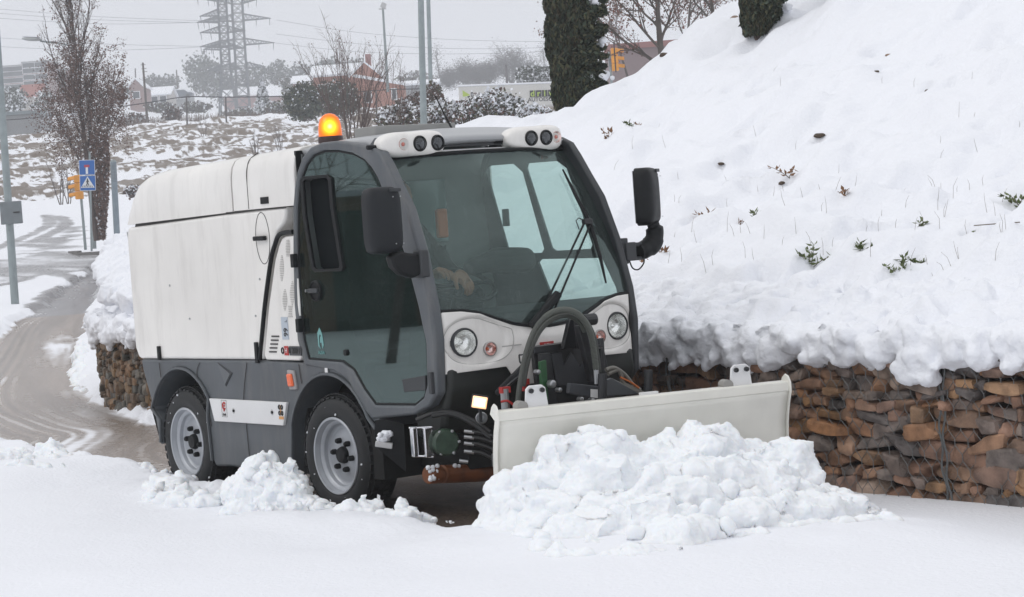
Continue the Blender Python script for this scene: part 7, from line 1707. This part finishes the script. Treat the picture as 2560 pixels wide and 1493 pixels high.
text('B', .42, B2(1181, 239), rx2, up2, SBK, 'lettering', bw, .9, .008)
for k, ch_ in enumerate('driv'):
    cpx = 1331+k*15; q = B2(cpx, 237-k*.55); bb_ = MB().box(q, (.37, .03, .44), Rn).build('letter_square', LIME if False else SBK, bw); text(ch_, .56, q+nfr*.03, rx2, up2, LIME, 'letter', bb_, 1., .012)
text('AUTOESCOLA', .36, B2(1363, 250.5), rx2, up2, SBK, 'lettering', bw, 1.0, .004)
# red notice at the foot of the thinner post
c = V3(at(1096, 250, 84)); o_ = MB().box(c, (.12, .08, .42), RW).build('red_notice', RED); tag(o_, 'narrow red panel in the snowy bush at the foot of the thinner grey post', 'sign')
# parked vehicles far on the hill road
car_p = mat('car_grey', (.10, .12, .15), .4); 
for i, (px, py, lab) in enumerate(((404, 243, 'dark car parked on the snowy hill road, left one'), (452, 236, 'second dark car parked higher on the hill road'))):
    c = V3(at(px, py, 395)); e = empty('parked_car', c-Vector((0, 0, .7)), lab, 'car', 'cars on the hill road')
    MB().prism([(-2.1, .3), (2.1, .3), (2.15, .8), (1.3, .95), (.7, 1.4), (-1.1, 1.42), (-1.7, .95), (-2.15, .85)], -.8, .8).build('body', car_p, e)
    b_ = [q for q in e.children][0]; b_.matrix_parent_inverse = Matrix.Identity(4); b_.rotation_euler = (0, 0, math.atan2(RH[1], RH[0]))
    s_c = MB().prism([(-1.3, 1.45), (.8, 1.42), (.7, 1.55), (-1.1, 1.6)], -.75, .75).build('snow_cap', SNOWF, e); s_c.matrix_parent_inverse = Matrix.Identity(4); s_c.rotation_euler = (0, 0, math.atan2(RH[1], RH[0]))
    for k in (-1.3, 1.3):
        for sy in (-.75, .75):
            w__ = MB().lathe([(0, -.1), (.33, -.1), (.33, .1), (0, .1)], (k, sy, .33), (0, 1, 0), 12).build('wheel', RUBBER, e); w__.matrix_parent_inverse = Matrix.Identity(4); w__.rotation_euler = (0, 0, math.atan2(RH[1], RH[0]))
# --- what the side glass of the cab looks out on: a brick building and a bare tree beside the street
def side_place():
    bc_ = empty('brick_wall', (-14, -13, 0), 'brown brick wall across the street, seen only mirrored in the door glass', 'wall')
    an = math.radians(35); R = Matrix.Rotation(an, 3, 'Z')
    wm_ = mat('brick_brown', (.19, .13, .085), .9, noise=.45, nscale=.9)
    MB().box((-14.5, -13.5, .98), (1.0, 26, 1.96), R).build('wall', wm_, bc_)
    gb = mat('dark_gate', (.03, .06, .045), .6)
    for q_ in (-10, -6.5, -2.0, 3.0, 7.0): MB().box(Vector((-14.5, -13.5, 1.0))+R @ Vector((.55, q_, -.1)), (.12, 1.1, 1.7), R).build('gate', gb, bc_); MB().box((-14.5, -13.5, 1.99), (1.2, 26.4, .08), R).build('snow_cap', SNOWF, bc_)
    PG = dict(n=[6, 7, 5, 4], wob=[.06, .12, .15, .2], up=[.0, .02, .0, .0], kids=[7, 6, 5, 0], t0=[.3, .1, .1, 0], ang=[.8, .6, .6, 0], len=[.8, .55, .45, 0], leaf=9, rmin=.01, taper=.3)
    bare_tree('bare_tree', (-9.4, -6.9, 0), 0, 4.0, .06, PG, 'bare street tree mirrored in the door glass', seed=3)
    bare_tree('bare_tree', (-12.0, -7.4, 0), .3, 3.6, .06, PG, 'second bare street tree mirrored in the door glass', seed=4)
side_place()
# ================================================================== air
hz = MB().box((0, 0, 44.5), (3300, 3300, 93)); hm_ = bpy.data.materials.new('haze_air'); hm_.use_nodes = True; N = hm_.node_tree; N.nodes.clear()
oo = N.nodes.new('ShaderNodeOutputMaterial'); pv = N.nodes.new('ShaderNodeVolumePrincipled'); pv.inputs['Color'].default_value = (.93, .95, .985, 1); pv.inputs['Density'].default_value = .00105; pv.inputs['Anisotropy'].default_value = .1
N.links.new(pv.outputs[0], oo.inputs['Volume']); ho = hz.build('haze', hm_); tag(ho, kind='stuff')
